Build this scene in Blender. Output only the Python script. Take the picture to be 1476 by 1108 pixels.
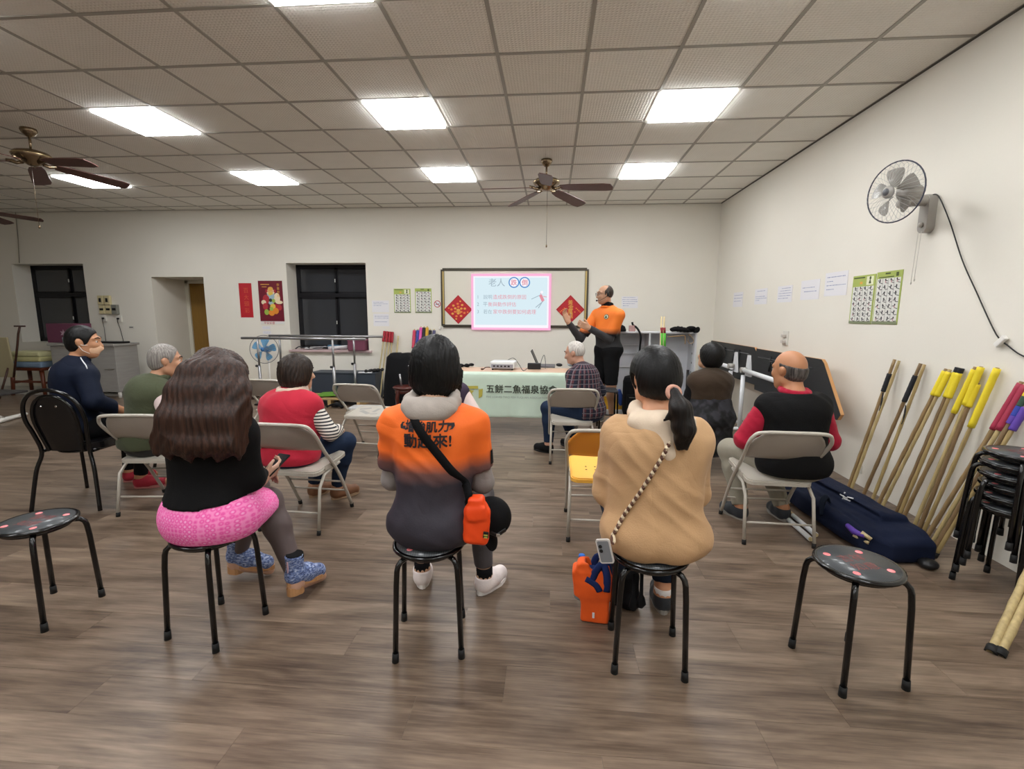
import bpy, bmesh, math, random
import numpy as np
from mathutils import Vector, Matrix, Euler

# ------------------------------------------------------------------ scene, camera, world, lights' exposure
S = bpy.context.scene
for o in list(bpy.data.objects):
    bpy.data.objects.remove(o)
COL = S.collection
FPX = 683.275                       # focal length in pixels of the 1476 px wide frame
CH = 1.418                          # camera height
HC = 3.149                          # ceiling height
XR = 2.624                          # right wall
YF = 7.977                          # front wall (the one with the whiteboard)
XL, YB = -10.9, -3.6
TILE = .605
def cam_axes(yaw=-.0812312, pitch=-.1474199, roll=.0053881):
    cy, sy, cp, sp = math.cos(yaw), math.sin(yaw), math.cos(pitch), math.sin(pitch)
    fwd = np.array([sy*cp, cy*cp, sp]); right = np.array([cy, -sy, 0.]); up = np.cross(right, fwd)
    c, s = math.cos(roll), math.sin(roll)
    return np.array([c*right+s*up, -s*right+c*up, fwd])
CA = cam_axes()
cd = bpy.data.cameras.new('camera'); cam = bpy.data.objects.new('camera', cd); COL.objects.link(cam)
cd.sensor_width = 36; cd.lens = 36*FPX/1476; cd.clip_start = .05; cd.clip_end = 60
mw = Matrix.Identity(4)
for i in range(3):
    mw[i][0] = CA[0][i]; mw[i][1] = CA[1][i]; mw[i][2] = -CA[2][i]
mw[2][3] = CH
cam.matrix_world = mw
S.camera = cam
w = bpy.data.worlds.new('night'); S.world = w; w.use_nodes = True
w.node_tree.nodes['Background'].inputs[0].default_value = (.012, .014, .02, 1)
w.node_tree.nodes['Background'].inputs[1].default_value = .6
S.view_settings.view_transform = 'Standard'; S.view_settings.look = 'None'
S.view_settings.gamma = 1; S.view_settings.use_curve_mapping = False
S.view_settings.exposure = 0.0
PANEL_STRENGTH = 26.5
PANEL_COLOR = (.97, .985, 1, 1)

# photograph pixel -> point on the floor (or height z), on a plane of depth Y, on a plane of X
def ray(x, y): return CA.T @ np.array([(x-738)/FPX, -(y-554)/FPX, 1.])
def fl(x, y, z=0.):
    d = ray(x, y); return Vector(d*((z-CH)/d[2])) + Vector((0, 0, CH))
def onY(x, y, Y=YF):
    d = ray(x, y); return Vector(d*(Y/d[1])) + Vector((0, 0, CH))
def onX(x, y, X=XR):
    d = ray(x, y); return Vector(d*(X/d[0])) + Vector((0, 0, CH))

# ------------------------------------------------------------------ materials
def lin(h):
    h = h.lstrip('#'); r = []
    for i in (0, 2, 4):
        v = int(h[i:i+2], 16)/255
        r.append(v/12.92 if v <= .04045 else ((v+.055)/1.055)**2.4)
    return (*r, 1)
MATS = {}
def mat(name, col, rough=.6, metal=0, var=0., vscale=6, bump=0., bscale=80, spec=.5, coat=0, stretch=None, trans=0, emit=None, estr=1, alpha=1, sheen=0, ior=1.45):
    if name in MATS: return MATS[name]
    m = bpy.data.materials.new(name); m.use_nodes = True; MATS[name] = m
    nt = m.node_tree; b = nt.nodes['Principled BSDF']
    c = lin(col) if isinstance(col, str) else col
    b.inputs['Base Color'].default_value = c
    b.inputs['Roughness'].default_value = rough; b.inputs['Metallic'].default_value = metal
    b.inputs['Specular IOR Level'].default_value = spec; b.inputs['Coat Weight'].default_value = coat
    b.inputs['Transmission Weight'].default_value = trans; b.inputs['Alpha'].default_value = alpha
    b.inputs['Sheen Weight'].default_value = sheen; b.inputs['IOR'].default_value = ior
    if emit:
        b.inputs['Emission Color'].default_value = lin(emit) if isinstance(emit, str) else emit
        b.inputs['Emission Strength'].default_value = estr
    if var or bump:
        tc = nt.nodes.new('ShaderNodeTexCoord'); mp = nt.nodes.new('ShaderNodeMapping')
        nt.links.new(tc.outputs['Object'], mp.inputs[0])
        if stretch: mp.inputs['Scale'].default_value = stretch
    if var:
        n = nt.nodes.new('ShaderNodeTexNoise'); n.inputs['Scale'].default_value = vscale; n.inputs['Detail'].default_value = 5
        nt.links.new(mp.outputs[0], n.inputs[0])
        r = nt.nodes.new('ShaderNodeMapRange'); r.inputs[1].default_value = .3; r.inputs[2].default_value = .7
        r.inputs[3].default_value = 1-var; r.inputs[4].default_value = 1+var
        nt.links.new(n.outputs[0], r.inputs[0])
        mx = nt.nodes.new('ShaderNodeVectorMath'); mx.operation = 'SCALE'; mx.inputs[0].default_value = c[:3]
        nt.links.new(r.outputs[0], mx.inputs['Scale']); nt.links.new(mx.outputs[0], b.inputs['Base Color'])
    if bump:
        n2 = nt.nodes.new('ShaderNodeTexNoise'); n2.inputs['Scale'].default_value = bscale; n2.inputs['Detail'].default_value = 4
        nt.links.new(mp.outputs[0], n2.inputs[0])
        bp = nt.nodes.new('ShaderNodeBump'); bp.inputs['Strength'].default_value = bump; bp.inputs['Distance'].default_value = .01
        nt.links.new(n2.outputs[0], bp.inputs['Height']); nt.links.new(bp.outputs[0], b.inputs['Normal'])
    return m
def node_mat(name, fn, rough=.6, **kw):
    """material whose base colour comes from fn(nt) -> colour socket"""
    if name in MATS: return MATS[name]
    m = mat(name, '#808080', rough, **kw)
    nt = m.node_tree
    s = fn(nt)
    nt.links.new(s, nt.nodes['Principled BSDF'].inputs['Base Color'])
    return m
def N(nt, t, **kw):
    n = nt.nodes.new(t)
    for k, v in kw.items():
        if k[0] == 'i' and k[1:].isdigit(): n.inputs[int(k[1:])].default_value = v
        else: setattr(n, k, v)
    return n
def math_(nt, op, a, b=None):
    n = nt.nodes.new('ShaderNodeMath'); n.operation = op
    for i, v in enumerate((a, b)):
        if v is None: continue
        if isinstance(v, (int, float)): n.inputs[i].default_value = v
        else: nt.links.new(v, n.inputs[i])
    return n.outputs[0]
def mixc(nt, f, a, b):
    n = nt.nodes.new('ShaderNodeMix'); n.data_type = 'RGBA'
    for i, v in ((0, f), (6, a), (7, b)):
        if isinstance(v, str): v = lin(v)
        if isinstance(v, (int, float, tuple)): n.inputs[i].default_value = v
        else: nt.links.new(v, n.inputs[i])
    return n.outputs[2]
def ramp(nt, f, stops):
    n = nt.nodes.new('ShaderNodeValToRGB')
    while len(n.color_ramp.elements) < len(stops): n.color_ramp.elements.new(.5)
    for e, (p, c) in zip(n.color_ramp.elements, stops):
        e.position = p; e.color = lin(c) if isinstance(c, str) else c
    nt.links.new(f, n.inputs[0]); return n.outputs[0]
def coords(nt, kind='Object', scale=None):
    if kind == 'World': o = nt.nodes.new('ShaderNodeNewGeometry').outputs['Position']
    else: o = nt.nodes.new('ShaderNodeTexCoord').outputs[kind]
    if scale:
        mp = nt.nodes.new('ShaderNodeMapping'); mp.inputs['Scale'].default_value = scale
        nt.links.new(o, mp.inputs[0]); o = mp.outputs[0]
    return o
def xyz(nt, v):
    n = nt.nodes.new('ShaderNodeSeparateXYZ'); nt.links.new(v, n.inputs[0]); return n.outputs
def noise(nt, v, scale, detail=4, rough=.5):
    n = nt.nodes.new('ShaderNodeTexNoise'); n.inputs['Scale'].default_value = scale; n.inputs['Detail'].default_value = detail
    n.inputs['Roughness'].default_value = rough
    nt.links.new(v, n.inputs[0]); return n.outputs[0]

# ------------------------------------------------------------------ mesh helpers
def rotm(axis_to):                       # 3x3 with z along axis_to
    z = Vector(axis_to).normalized()
    return z.to_track_quat('Z', 'Y').to_matrix()
class MB:
    def __init__(s): s.v = []; s.f = []; s.m = []; s.sm = []
    def add(s, vs, fs, mi=0, smooth=False):
        k = len(s.v); s.v += [tuple(x) for x in vs]
        for f in fs: s.f.append([i+k for i in f]); s.m.append(mi); s.sm.append(smooth)
        return s
    def box(s, c, d, rot=None, bev=0., mi=0):
        bm = bmesh.new(); bmesh.ops.create_cube(bm, size=1)
        for v in bm.verts: v.co = Vector((v.co.x*d[0], v.co.y*d[1], v.co.z*d[2]))
        if bev: bmesh.ops.bevel(bm, geom=bm.edges[:], offset=min(bev, .49*min(d)), segments=2, affect='EDGES', profile=.6)
        R = rot if rot is not None else Matrix.Identity(3)
        if not isinstance(R, Matrix): R = Euler(R).to_matrix()
        bm.verts.index_update()
        s.add([R@v.co+Vector(c) for v in bm.verts], [[v.index for v in f.verts] for f in bm.faces], mi)
        bm.free(); return s
    def b2(s, lo, hi, bev=0., mi=0):
        lo, hi = Vector(lo), Vector(hi); return s.box((lo+hi)/2, [abs(x) for x in hi-lo], None, bev, mi)
    def tube(s, pts, r, n=8, mi=0, closed=False, caps=True, flat=None):
        P = [Vector(p) for p in pts]; k = len(P)
        R = [r]*k if isinstance(r, (int, float)) else list(r)
        T = []
        for i in range(k):
            a = P[(i-1) % k] if (closed or i > 0) else P[i]; b = P[(i+1) % k] if (closed or i < k-1) else P[i]
            t = (b-a); T.append(t.normalized() if t.length > 1e-9 else Vector((0, 0, 1)))
        up = Vector((0, 0, 1)) if abs(T[0].z) < .9 else Vector((1, 0, 0))
        u = (up-T[0]*up.dot(T[0])).normalized(); vs = []
        for i in range(k):
            u = (u-T[i]*u.dot(T[i])).normalized(); w_ = T[i].cross(u)
            fx, fy = flat if flat else (1, 1)
            for j in range(n):
                a = 2*math.pi*j/n; vs.append(P[i]+(u*math.cos(a)*fx+w_*math.sin(a)*fy)*R[i])
        fs = []
        for i in range(k if closed else k-1):
            i2 = (i+1) % k
            for j in range(n):
                j2 = (j+1) % n; fs.append([i*n+j, i*n+j2, i2*n+j2, i2*n+j])
        s.add(vs, fs, mi, True)
        if caps and not closed:
            k0 = len(s.v)-len(vs)
            s.f += [[k0+j for j in range(n)][::-1], [k0+(k-1)*n+j for j in range(n)]]; s.m += [mi]*2; s.sm += [False]*2
        return s
    def cyl(s, a, b, r, r2=None, n=14, mi=0): return s.tube([a, b], [r, r if r2 is None else r2], n, mi)
    def lathe(s, prof, n=20, c=(0, 0, 0), rot=None, mi=0, smooth=True, sweep=2*math.pi):
        R = rot if rot is not None else Matrix.Identity(3); C = Vector(c); vs = []; k = len(prof)
        for r, z in prof:
            for j in range(n):
                a = sweep*j/n; vs.append(R@Vector((r*math.cos(a), r*math.sin(a), z))+C)
        fs = []
        for i in range(k-1):
            for j in range(n):
                j2 = (j+1) % n; fs.append([i*n+j, i*n+j2, (i+1)*n+j2, (i+1)*n+j])
        s.add(vs, fs, mi, smooth); k0 = len(s.v)-len(vs)
        if prof[0][0] > 1e-4: s.f.append([k0+j for j in range(n)][::-1]); s.m.append(mi); s.sm.append(False)
        if prof[-1][0] > 1e-4: s.f.append([k0+(k-1)*n+j for j in range(n)]); s.m.append(mi); s.sm.append(False)
        return s
    def prism(s, poly, t0, t1, M=None, mi=0, smooth=False):
        """2D outline in local XY, extruded from z=t0 to t1, placed by the 4x4 M"""
        M = M or Matrix.Identity(4); n = len(poly)
        vs = [M@Vector((x, y, t0)) for x, y in poly]+[M@Vector((x, y, t1)) for x, y in poly]
        s.add(vs, [[(i), (i+1) % n, n+(i+1) % n, n+i] for i in range(n)], mi, smooth)
        k0 = len(s.v)-2*n; s.f += [[k0+i for i in range(n)][::-1], [k0+n+i for i in range(n)]]; s.m += [mi]*2; s.sm += [False]*2
        return s
    def ell(s, c, r, nu=14, nv=8, rot=None, mi=0):
        R = rot if rot is not None else Matrix.Identity(3)
        if not isinstance(R, Matrix): R = Euler(R).to_matrix()
        vs = []
        for i in range(nv+1):
            t = math.pi*i/nv
            for j in range(nu):
                a = 2*math.pi*j/nu
                vs.append(R@Vector((r[0]*math.sin(t)*math.cos(a), r[1]*math.sin(t)*math.sin(a), r[2]*math.cos(t)))+Vector(c))
        fs = [[i*nu+j, (i+1)*nu+j, (i+1)*nu+(j+1) % nu, i*nu+(j+1) % nu] for i in range(nv) for j in range(nu)]
        return s.add(vs, fs, mi, True)
    def obj(s, name, mats, parent=None, fix=True):
        me = bpy.data.meshes.new(name); me.from_pydata(s.v, [], s.f)
        for i, p in enumerate(me.polygons): p.material_index = s.m[i]; p.use_smooth = s.sm[i]
        if fix:
            bm = bmesh.new(); bm.from_mesh(me)
            bmesh.ops.remove_doubles(bm, verts=bm.verts[:], dist=1e-6)
            bmesh.ops.recalc_face_normals(bm, faces=bm.faces[:]); bm.to_mesh(me); bm.free()
        for m in (mats if isinstance(mats, (list, tuple)) else [mats]): me.materials.append(m)
        return link(name, me, parent)
def link(name, data, parent=None):
    o = bpy.data.objects.new(name, data); COL.objects.link(o)
    if parent: o.parent = parent
    return o
def tag(o, label=None, cat=None, group=None, kind=None):
    for k, v in (('label', label), ('category', cat), ('group', group), ('kind', kind)):
        if v: o[k] = v
    return o
def thing(name, label, cat, loc=(0, 0, 0), rz=0., group=None):
    o = link(name, None); o.location = loc; o.rotation_euler = (0, 0, rz); o.empty_display_size = .1
    return tag(o, label, cat, group)
def copy_tree(o, parent=None):
    c = o.copy(); COL.objects.link(c); c.parent = parent
    for ch in [x for x in bpy.data.objects if x.parent == o]: copy_tree(ch, c)
    return c
def kids(o): return list(o.children)
def dup(o, loc, rz, label, group=None):
    def rec(a, p):
        c = a.copy(); COL.objects.link(c); c.parent = p
        for ch in kids(a): rec(ch, c)
        return c
    c = rec(o, None); c.location = loc
    c.rotation_euler = (0, 0, rz); tag(c, label, None, group)
    return c
def arc(c, r, a0, a1, n, plane='xy', z=0.):
    out = []
    for i in range(n+1):
        a = a0+(a1-a0)*i/n; p, q = c[0]+r*math.cos(a), c[1]+r*math.sin(a)
        out.append({'xy': (p, q, z), 'xz': (p, z, q), 'yz': (z, p, q)}[plane])
    return out
def rrect(w_, h_, r, n=4, cx=0, cy=0):
    out = []
    for sx, sy, a0 in ((1, 1, 0), (-1, 1, 90), (-1, -1, 180), (1, -1, 270)):
        for i in range(n+1):
            a = math.radians(a0+90*i/n)
            out.append((cx+sx*(w_/2-r)+r*math.cos(a), cy+sy*(h_/2-r)+r*math.sin(a)))
    return out
def smooth_path(pts, n=6):
    P = [Vector(p) for p in pts]; out = []
    for i in range(len(P)-1):
        p0, p1, p2, p3 = P[max(i-1, 0)], P[i], P[i+1], P[min(i+2, len(P)-1)]
        for j in range(n):
            t = j/n
            out.append(.5*((2*p1)+(p2-p0)*t+(2*p0-5*p1+4*p2-p3)*t*t+(3*p1-p0-3*p2+p3)*t**3))
    out.append(P[-1]); return out
# flat lettering: real glyph outlines of Blender's own font, laid on the surface M
def glyphs(txt, size=1., bold=0., spacing=1., vertical=False):
    cu = bpy.data.curves.new('lettering', 'FONT'); cu.body = '\n'.join(txt) if vertical else txt
    cu.size = size; cu.align_x = 'CENTER'; cu.align_y = 'CENTER'; cu.offset = bold; cu.space_character = spacing; cu.resolution_u = 3
    if vertical: cu.space_line = .95*spacing
    cu.fill_mode = 'FRONT'
    o = bpy.data.objects.new('lettering', cu); COL.objects.link(o)
    dg = bpy.context.evaluated_depsgraph_get(); me = bpy.data.meshes.new_from_object(o.evaluated_get(dg))
    bpy.data.objects.remove(o); bpy.data.curves.remove(cu)
    vs = [v.co.copy() for v in me.vertices]; fs = [list(p.vertices) for p in me.polygons]
    bpy.data.meshes.remove(me); return vs, fs
def fit(vs, w_=None, h_=None):
    xs = [v.x for v in vs]; ys = [v.y for v in vs]
    cx, cy = (min(xs)+max(xs))/2, (min(ys)+max(ys))/2
    kx = w_/(max(xs)-min(xs)) if w_ else None; ky = h_/(max(ys)-min(ys)) if h_ else None
    kx = kx or ky; ky = ky or kx
    return [Vector(((v.x-cx)*kx, (v.y-cy)*ky, 0)) for v in vs]
def write(mb, txt, M, w_=None, h_=None, at=(0, 0), z=.001, mi=0, bold=0., spacing=1., vertical=False):
    vs, fs = glyphs(txt, 1., 0., spacing, vertical)
    if not vs: return mb
    vs = fit(vs, w_, h_); H_ = max(v.y for v in vs)*2*bold
    for k, (dx, dy) in enumerate(((0, 0), (1, 0), (0, 1), (1, 1)) if bold else ((0, 0),)):
        mb.add([M@Vector((v.x+at[0]+(dx-.5)*H_, v.y+at[1]+(dy-.5)*H_, z+.00004*k)) for v in vs], fs, mi)
    return mb
def quad(mb, M, cx, cy, w_, h_, z=.001, mi=0, rot=0.):
    c, s = math.cos(rot), math.sin(rot)
    P = [(-w_/2, -h_/2), (w_/2, -h_/2), (w_/2, h_/2), (-w_/2, h_/2)]
    return mb.add([M@Vector((cx+x*c-y*s, cy+x*s+y*c, z)) for x, y in P], [[0, 1, 2, 3]], mi)
def disc(mb, M, cx, cy, rx, ry=None, z=.001, mi=0, n=20):
    ry = ry or rx
    return mb.add([M@Vector((cx+rx*math.cos(2*math.pi*i/n), cy+ry*math.sin(2*math.pi*i/n), z)) for i in range(n)], [list(range(n))], mi)
def frontM(x, z, off=0.):               # plane on the front wall, seen from the room: local x -> +X, y -> +Z, normal -> -Y
    return Matrix(((1, 0, 0, x), (0, 0, -1, YF-off), (0, 1, 0, z), (0, 0, 0, 1)))
def rightM(y, z, off=0.):               # plane on the right wall: local x -> -Y, y -> +Z, normal -> -X
    return Matrix(((0, 0, -1, XR-off), (-1, 0, 0, y), (0, 1, 0, z), (0, 0, 0, 1)))
rnd = random.Random(7)
# ------------------------------------------------------------------ the room
M_wall = mat('painted_wall', '#e4e0d5', .75, bump=.06, bscale=60, var=.015, vscale=1.5)
M_white = mat('white_paint', '#e6e4de', .5)
M_alu = mat('black_aluminium', '#15151a', .45, metal=.3)
M_black = mat('black_plastic', '#101012', .45)
M_chrome = mat('chrome', '#c8c8c8', .2, metal=1)
M_steel = mat('grey_steel_tube', '#9a9a9c', .35, metal=.8)

def plank_mat(name, island):
    def fn(nt):
        if island: rn = nt.nodes.new('ShaderNodeNewGeometry').outputs['Random Per Island']
        else: rn = nt.nodes.new('ShaderNodeObjectInfo').outputs['Random']
        pos = nt.nodes.new('ShaderNodeNewGeometry').outputs['Position']
        off = nt.nodes.new('ShaderNodeCombineXYZ'); nt.links.new(math_(nt, 'MULTIPLY', rn, 37.), off.inputs[2])
        nt.links.new(math_(nt, 'MULTIPLY', rn, 11.), off.inputs[0])
        ad = nt.nodes.new('ShaderNodeVectorMath'); ad.operation = 'ADD'
        nt.links.new(pos, ad.inputs[0]); nt.links.new(off.outputs[0], ad.inputs[1])
        m1 = nt.nodes.new('ShaderNodeMapping'); m1.inputs['Scale'].default_value = (1.1, 9, 1); nt.links.new(ad.outputs[0], m1.inputs[0])
        m2 = nt.nodes.new('ShaderNodeMapping'); m2.inputs['Scale'].default_value = (2.2, 46, 1); nt.links.new(ad.outputs[0], m2.inputs[0])
        a = noise(nt, m1.outputs[0], 1.6, 6, .62); b = noise(nt, m2.outputs[0], 2.0, 5, .6)
        n3 = nt.nodes.new('ShaderNodeTexNoise'); n3.inputs['Scale'].default_value = 1.; n3.inputs['Distortion'].default_value = 2.2
        m3 = nt.nodes.new('ShaderNodeMapping'); m3.inputs['Scale'].default_value = (1.6, 6.5, 1); nt.links.new(ad.outputs[0], m3.inputs[0]); nt.links.new(m3.outputs[0], n3.inputs[0])
        f = math_(nt, 'ADD', math_(nt, 'MULTIPLY', a, .5), math_(nt, 'ADD', math_(nt, 'MULTIPLY', b, .3), math_(nt, 'MULTIPLY', n3.outputs[0], .25)))
        f = math_(nt, 'ADD', f, math_(nt, 'MULTIPLY', math_(nt, 'SUBTRACT', rn, .5), .07))
        return ramp(nt, f, [(.36, '#41332a'), (.47, '#5f4f41'), (.56, '#736253'), (.68, '#8b7967')])
    m = node_mat(name, fn, .36, spec=.5)
    nt = m.node_tree
    v = coords(nt, 'World', (3, 60, 1)); h = noise(nt, v, 3, 3)
    bp = nt.nodes.new('ShaderNodeBump'); bp.inputs['Strength'].default_value = .12; bp.inputs['Distance'].default_value = .003
    nt.links.new(h, bp.inputs['Height']); nt.links.new(bp.outputs[0], nt.nodes['Principled BSDF'].inputs['Normal'])
    return m
M_plank = plank_mat('wood_vinyl_plank', False); M_plank2 = plank_mat('wood_vinyl_far', True)
M_sub = mat('subfloor', '#5a4d43', .6)
floor = MB().b2((XL, YB, -.12), (XR, YF+.95, -.001)).obj('floor', M_sub); tag(floor, kind='structure')
PL, PWD = 1.22, .184
pk = MB(); c_ = .0007
pk.add([(-PL/2, -PWD/2, -.0012), (PL/2, -PWD/2, -.0012), (PL/2, PWD/2, -.0012), (-PL/2, PWD/2, -.0012),
        (-PL/2+c_, -PWD/2+c_, 0), (PL/2-c_, -PWD/2+c_, 0), (PL/2-c_, PWD/2-c_, 0), (-PL/2+c_, PWD/2-c_, 0)],
       [[4, 5, 6, 7], [0, 1, 5, 4], [1, 2, 6, 5], [2, 3, 7, 6], [3, 0, 4, 7]])
plank_me = None
cells = []
ny = int((YF-YB)/PWD)+1
for j in range(ny):
    y = YB+PWD*(j+.5)
    off = (j*.37 % 1)*PL+rnd.uniform(-.1, .1)
    x = XL-PL+off
    while x-PL/2 < XR:
        x0, x1 = max(x-PL/2, XL), min(x+PL/2, XR)
        y1 = min(y+PWD/2, YF); y0 = y-PWD/2
        if x1-x0 > .02 and y1-y0 > .01: cells.append(((x0+x1)/2, (y0+y1)/2, x1-x0, y1-y0))
        x += PL
def seen_floor(c):
    x, y = c[0], c[1]
    return y > 1.25 and -1.28*y-.9 < x < 1.02*y+.9
vis = sorted([c for c in cells if seen_floor(c)], key=lambda c: math.hypot(c[0], c[1]))[:292]
vs_ = set(vis); rest = MB()
for c in cells:
    if c in vs_:
        full = abs(c[2]-PL) < 1e-6 and abs(c[3]-PWD) < 1e-6
        if plank_me is None and full:
            o = pk.obj('plank', M_plank, floor, fix=False); plank_me = o.data
        elif full: o = link('plank', plank_me, floor)
        else:
            q = MB(); kx, ky = c[2]/PL, c[3]/PWD
            q.add([(v[0]*kx, v[1]*ky, v[2]) for v in pk.v], pk.f); o = q.obj('plank', M_plank, floor, fix=False)
        o.location = (c[0], c[1], 0)
    else:
        kx, ky = c[2]/PL, c[3]/PWD
        rest.add([(v[0]*kx+c[0], v[1]*ky+c[1], v[2]) for v in pk.v], pk.f)
tag(rest.obj('far_planks', M_plank2, floor, fix=False), kind='stuff')

# ceiling: slab, lay-in tiles on a T-bar grid
TX0, TY0 = -.648093*TILE, 5.724355*TILE      # grid origin
def gx(c): return (c-.648093)*TILE
def gy(r): return (r+5.724355)*TILE
ceil = MB().b2((XL, YB, HC+.06), (XR, YF, HC+.16)).obj('ceiling', mat('ceiling_void', '#8a8780', .9)); tag(ceil, kind='structure')
def tile_fn(nt):
    v = coords(nt, 'Object')
    rn = nt.nodes.new('ShaderNodeObjectInfo').outputs['Random']
    n = noise(nt, v, 5, 3)
    base = ramp(nt, math_(nt, 'ADD', math_(nt, 'MULTIPLY', n, .4), math_(nt, 'MULTIPLY', rn, .5)), [(.1, '#e6e3db'), (.8, '#f3f1ea')])
    return base
M_tile = node_mat('ceiling_tile', tile_fn, .85)
nt = M_tile.node_tree
v = coords(nt, 'Object', (1, 1, 1)); vo = nt.nodes.new('ShaderNodeTexVoronoi'); vo.inputs['Scale'].default_value = 42; vo.inputs['Randomness'].default_value = .12
nt.links.new(v, vo.inputs['Vector'])
bp = nt.nodes.new('ShaderNodeBump'); bp.inputs['Strength'].default_value = .5; bp.inputs['Distance'].default_value = .006; bp.invert = True
st = ramp(nt, vo.outputs['Distance'], [(.18, (0, 0, 0, 1)), (.4, (1, 1, 1, 1))])
nt.links.new(st, bp.inputs['Height']); nt.links.new(bp.outputs[0], nt.nodes['Principled BSDF'].inputs['Normal'])
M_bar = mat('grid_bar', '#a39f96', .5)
c0, c1, r0, r1 = -17, 4, -15, 7
LIGHTS = [(c, r) for c in (-6, -2, 2) for r in (4, 1, -2, -5, -8)]+[(-10, 4)]
tile_me = None; far_t = MB()
for c in range(c0, c1+1):
    for r in range(r0, r1+1):
        if (c, r) in LIGHTS: continue
        x0, x1, y0, y1 = gx(c), gx(c+1), gy(r), min(gy(r+1), YF)
        x0 = max(x0, XL); y0 = max(y0, YB)
        if x1-x0 < .05 or y1-y0 < .05: continue
        full = abs(x1-x0-TILE) < 1e-5 and abs(y1-y0-TILE) < 1e-5
        sx, sy = x1-x0-.004, y1-y0-.004; t = MB()
        e = .012
        t.add([(-sx/2, -sy/2, .006), (sx/2, -sy/2, .006), (sx/2, sy/2, .006), (-sx/2, sy/2, .006),
               (-sx/2+e, -sy/2+e, .0), (sx/2-e, -sy/2+e, .0), (sx/2-e, sy/2-e, .0), (-sx/2+e, sy/2-e, .0),
               (-sx/2, -sy/2, .018), (sx/2, -sy/2, .018), (sx/2, sy/2, .018), (-sx/2, sy/2, .018)],
              [[7, 6, 5, 4], [0, 4, 5, 1], [1, 5, 6, 2], [2, 6, 7, 3], [3, 7, 4, 0], [0, 1, 9, 8], [1, 2, 10, 9], [2, 3, 11, 10], [3, 0, 8, 11], [8, 9, 10, 11]])
        cx, cy = (x0+x1)/2, (y0+y1)/2
        if cy > 1.3 and -1.35*cy-1 < cx:
            if full and tile_me: o = link('tile', tile_me, ceil)
            else:
                o = t.obj('tile', M_tile, ceil, fix=False)
                if full: tile_me = o.data
            o.location = (cx, cy, HC)
        else: far_t.add([(v[0]+cx, v[1]+cy, v[2]+HC) for v in t.v], t.f)
tag(far_t.obj('far_tiles', M_tile, ceil, fix=False), kind='stuff')
for c in range(c0, c1+2):
    x = min(gx(c), XR-.012)
    if x > XL: MB().b2((x-.0125, YB, HC-.004), (x+.0125, YF, HC+.004)).obj('grid_bar', M_bar, ceil)
for r in range(r0, r1+1):
    y = gy(r)
    if y > YB: MB().b2((XL, y-.0125, HC-.0045), (XR, y+.0125, HC+.0035)).obj('grid_bar', M_bar, ceil)
MB().b2((XL, YF-.022, HC-.006), (XR, YF, HC+.002)).obj('wall_angle', M_bar, ceil)
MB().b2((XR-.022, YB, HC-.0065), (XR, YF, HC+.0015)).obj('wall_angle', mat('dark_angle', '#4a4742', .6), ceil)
M_lamp = mat('lit_diffuser', '#ffffff', .5, emit=PANEL_COLOR, estr=PANEL_STRENGTH)
near = {1: 'near', 4: 'far'}
names = {(-2, 1): 'square ceiling light panel nearer row, above the woman in the orange shirt', (2, 1): 'square ceiling light panel nearer row, closest to the right wall',
         (-6, 1): 'square ceiling light panel nearer row, in front of the left ceiling fan', (-2, 4): 'square ceiling light panel further row, left of the middle ceiling fan',
         (2, 4): 'square ceiling light panel further row, right of the middle ceiling fan', (-6, 4): 'square ceiling light panel further row, above the red wall posters',
         (-10, 4): 'square ceiling light panel further row, half behind a fan blade'}
fr = MB(); a_ = TILE/2-.006
for lo, hi in (((-a_, -a_), (a_, -a_+.012)), ((-a_, a_-.012), (a_, a_)), ((-a_, -a_), (-a_+.012, a_)), ((a_-.012, -a_), (a_, a_))):
    fr.b2((*lo, -.004), (*hi, .02))
lt = None
for (c, r) in LIGHTS:
    x, y = gx(c+.5), gy(r+.5)
    if y < YB+.4 or x < XL+.3: continue
    lab = names.get((c, r), 'square ceiling light panel lit white behind the camera')
    if lt is None:
        lt = thing('ceiling_light', lab, 'ceiling light', (x, y, HC), 0, 'square ceiling light panels')
        fr.obj('frame', M_white, lt); MB().b2((-a_+.012, -a_+.012, -.020), (a_-.012, a_-.012, .02)).obj('diffuser', M_lamp, lt)  # diffuser shaped to drop below the frame so its lit sides brighten the tiles
    else: dup(lt, (x, y, HC), 0, lab)

# walls; the front wall has two window recesses and a door recess
def wall(name, lo, hi): return tag(MB().b2(lo, hi).obj(name, M_wall), kind='structure')
wall('wall_right', (XR, YB, -.1), (XR+.2, YF+.9, HC+.16))
wall('wall_left', (XL-.2, YB, -.1), (XL, YF+.9, HC+.16))
wall('wall_back', (XL, YB-.2, -.1), (XR, YB, HC+.16))
SZ = onY(470, 504.5, YF-.04).z; WB1 = .86
W1, D1, W2 = (-9.69, -8.30), (-7.03, -6.06), (-4.54, -3.14)
wf = MB(); TD = .36
z1 = HC+.16
for x0, x1, a, b in ((XL, W1[0], -.1, z1), (W1[0], W1[1], -.1, WB1), (W1[0], W1[1], 2.26, z1), (W1[1], D1[0], -.1, z1), (D1[0], D1[1], 2.03, z1),
                     (D1[1], W2[0], -.1, z1), (W2[0], W2[1], -.1, SZ-.02), (W2[0], W2[1], 2.26, z1), (W2[1], XR, -.1, z1)):
    dpt = .9 if (x0, x1) == D1 or x1 == D1[0] or x0 == D1[1] else TD+.1
    wf.b2((x0, YF, a), (x1, YF+dpt, b))
tag(wf.obj('wall_front', M_wall), kind='structure')
M_glass = mat('dark_window_glass', '#37393d', .12, spec=.8, bump=.02, bscale=3)
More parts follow.
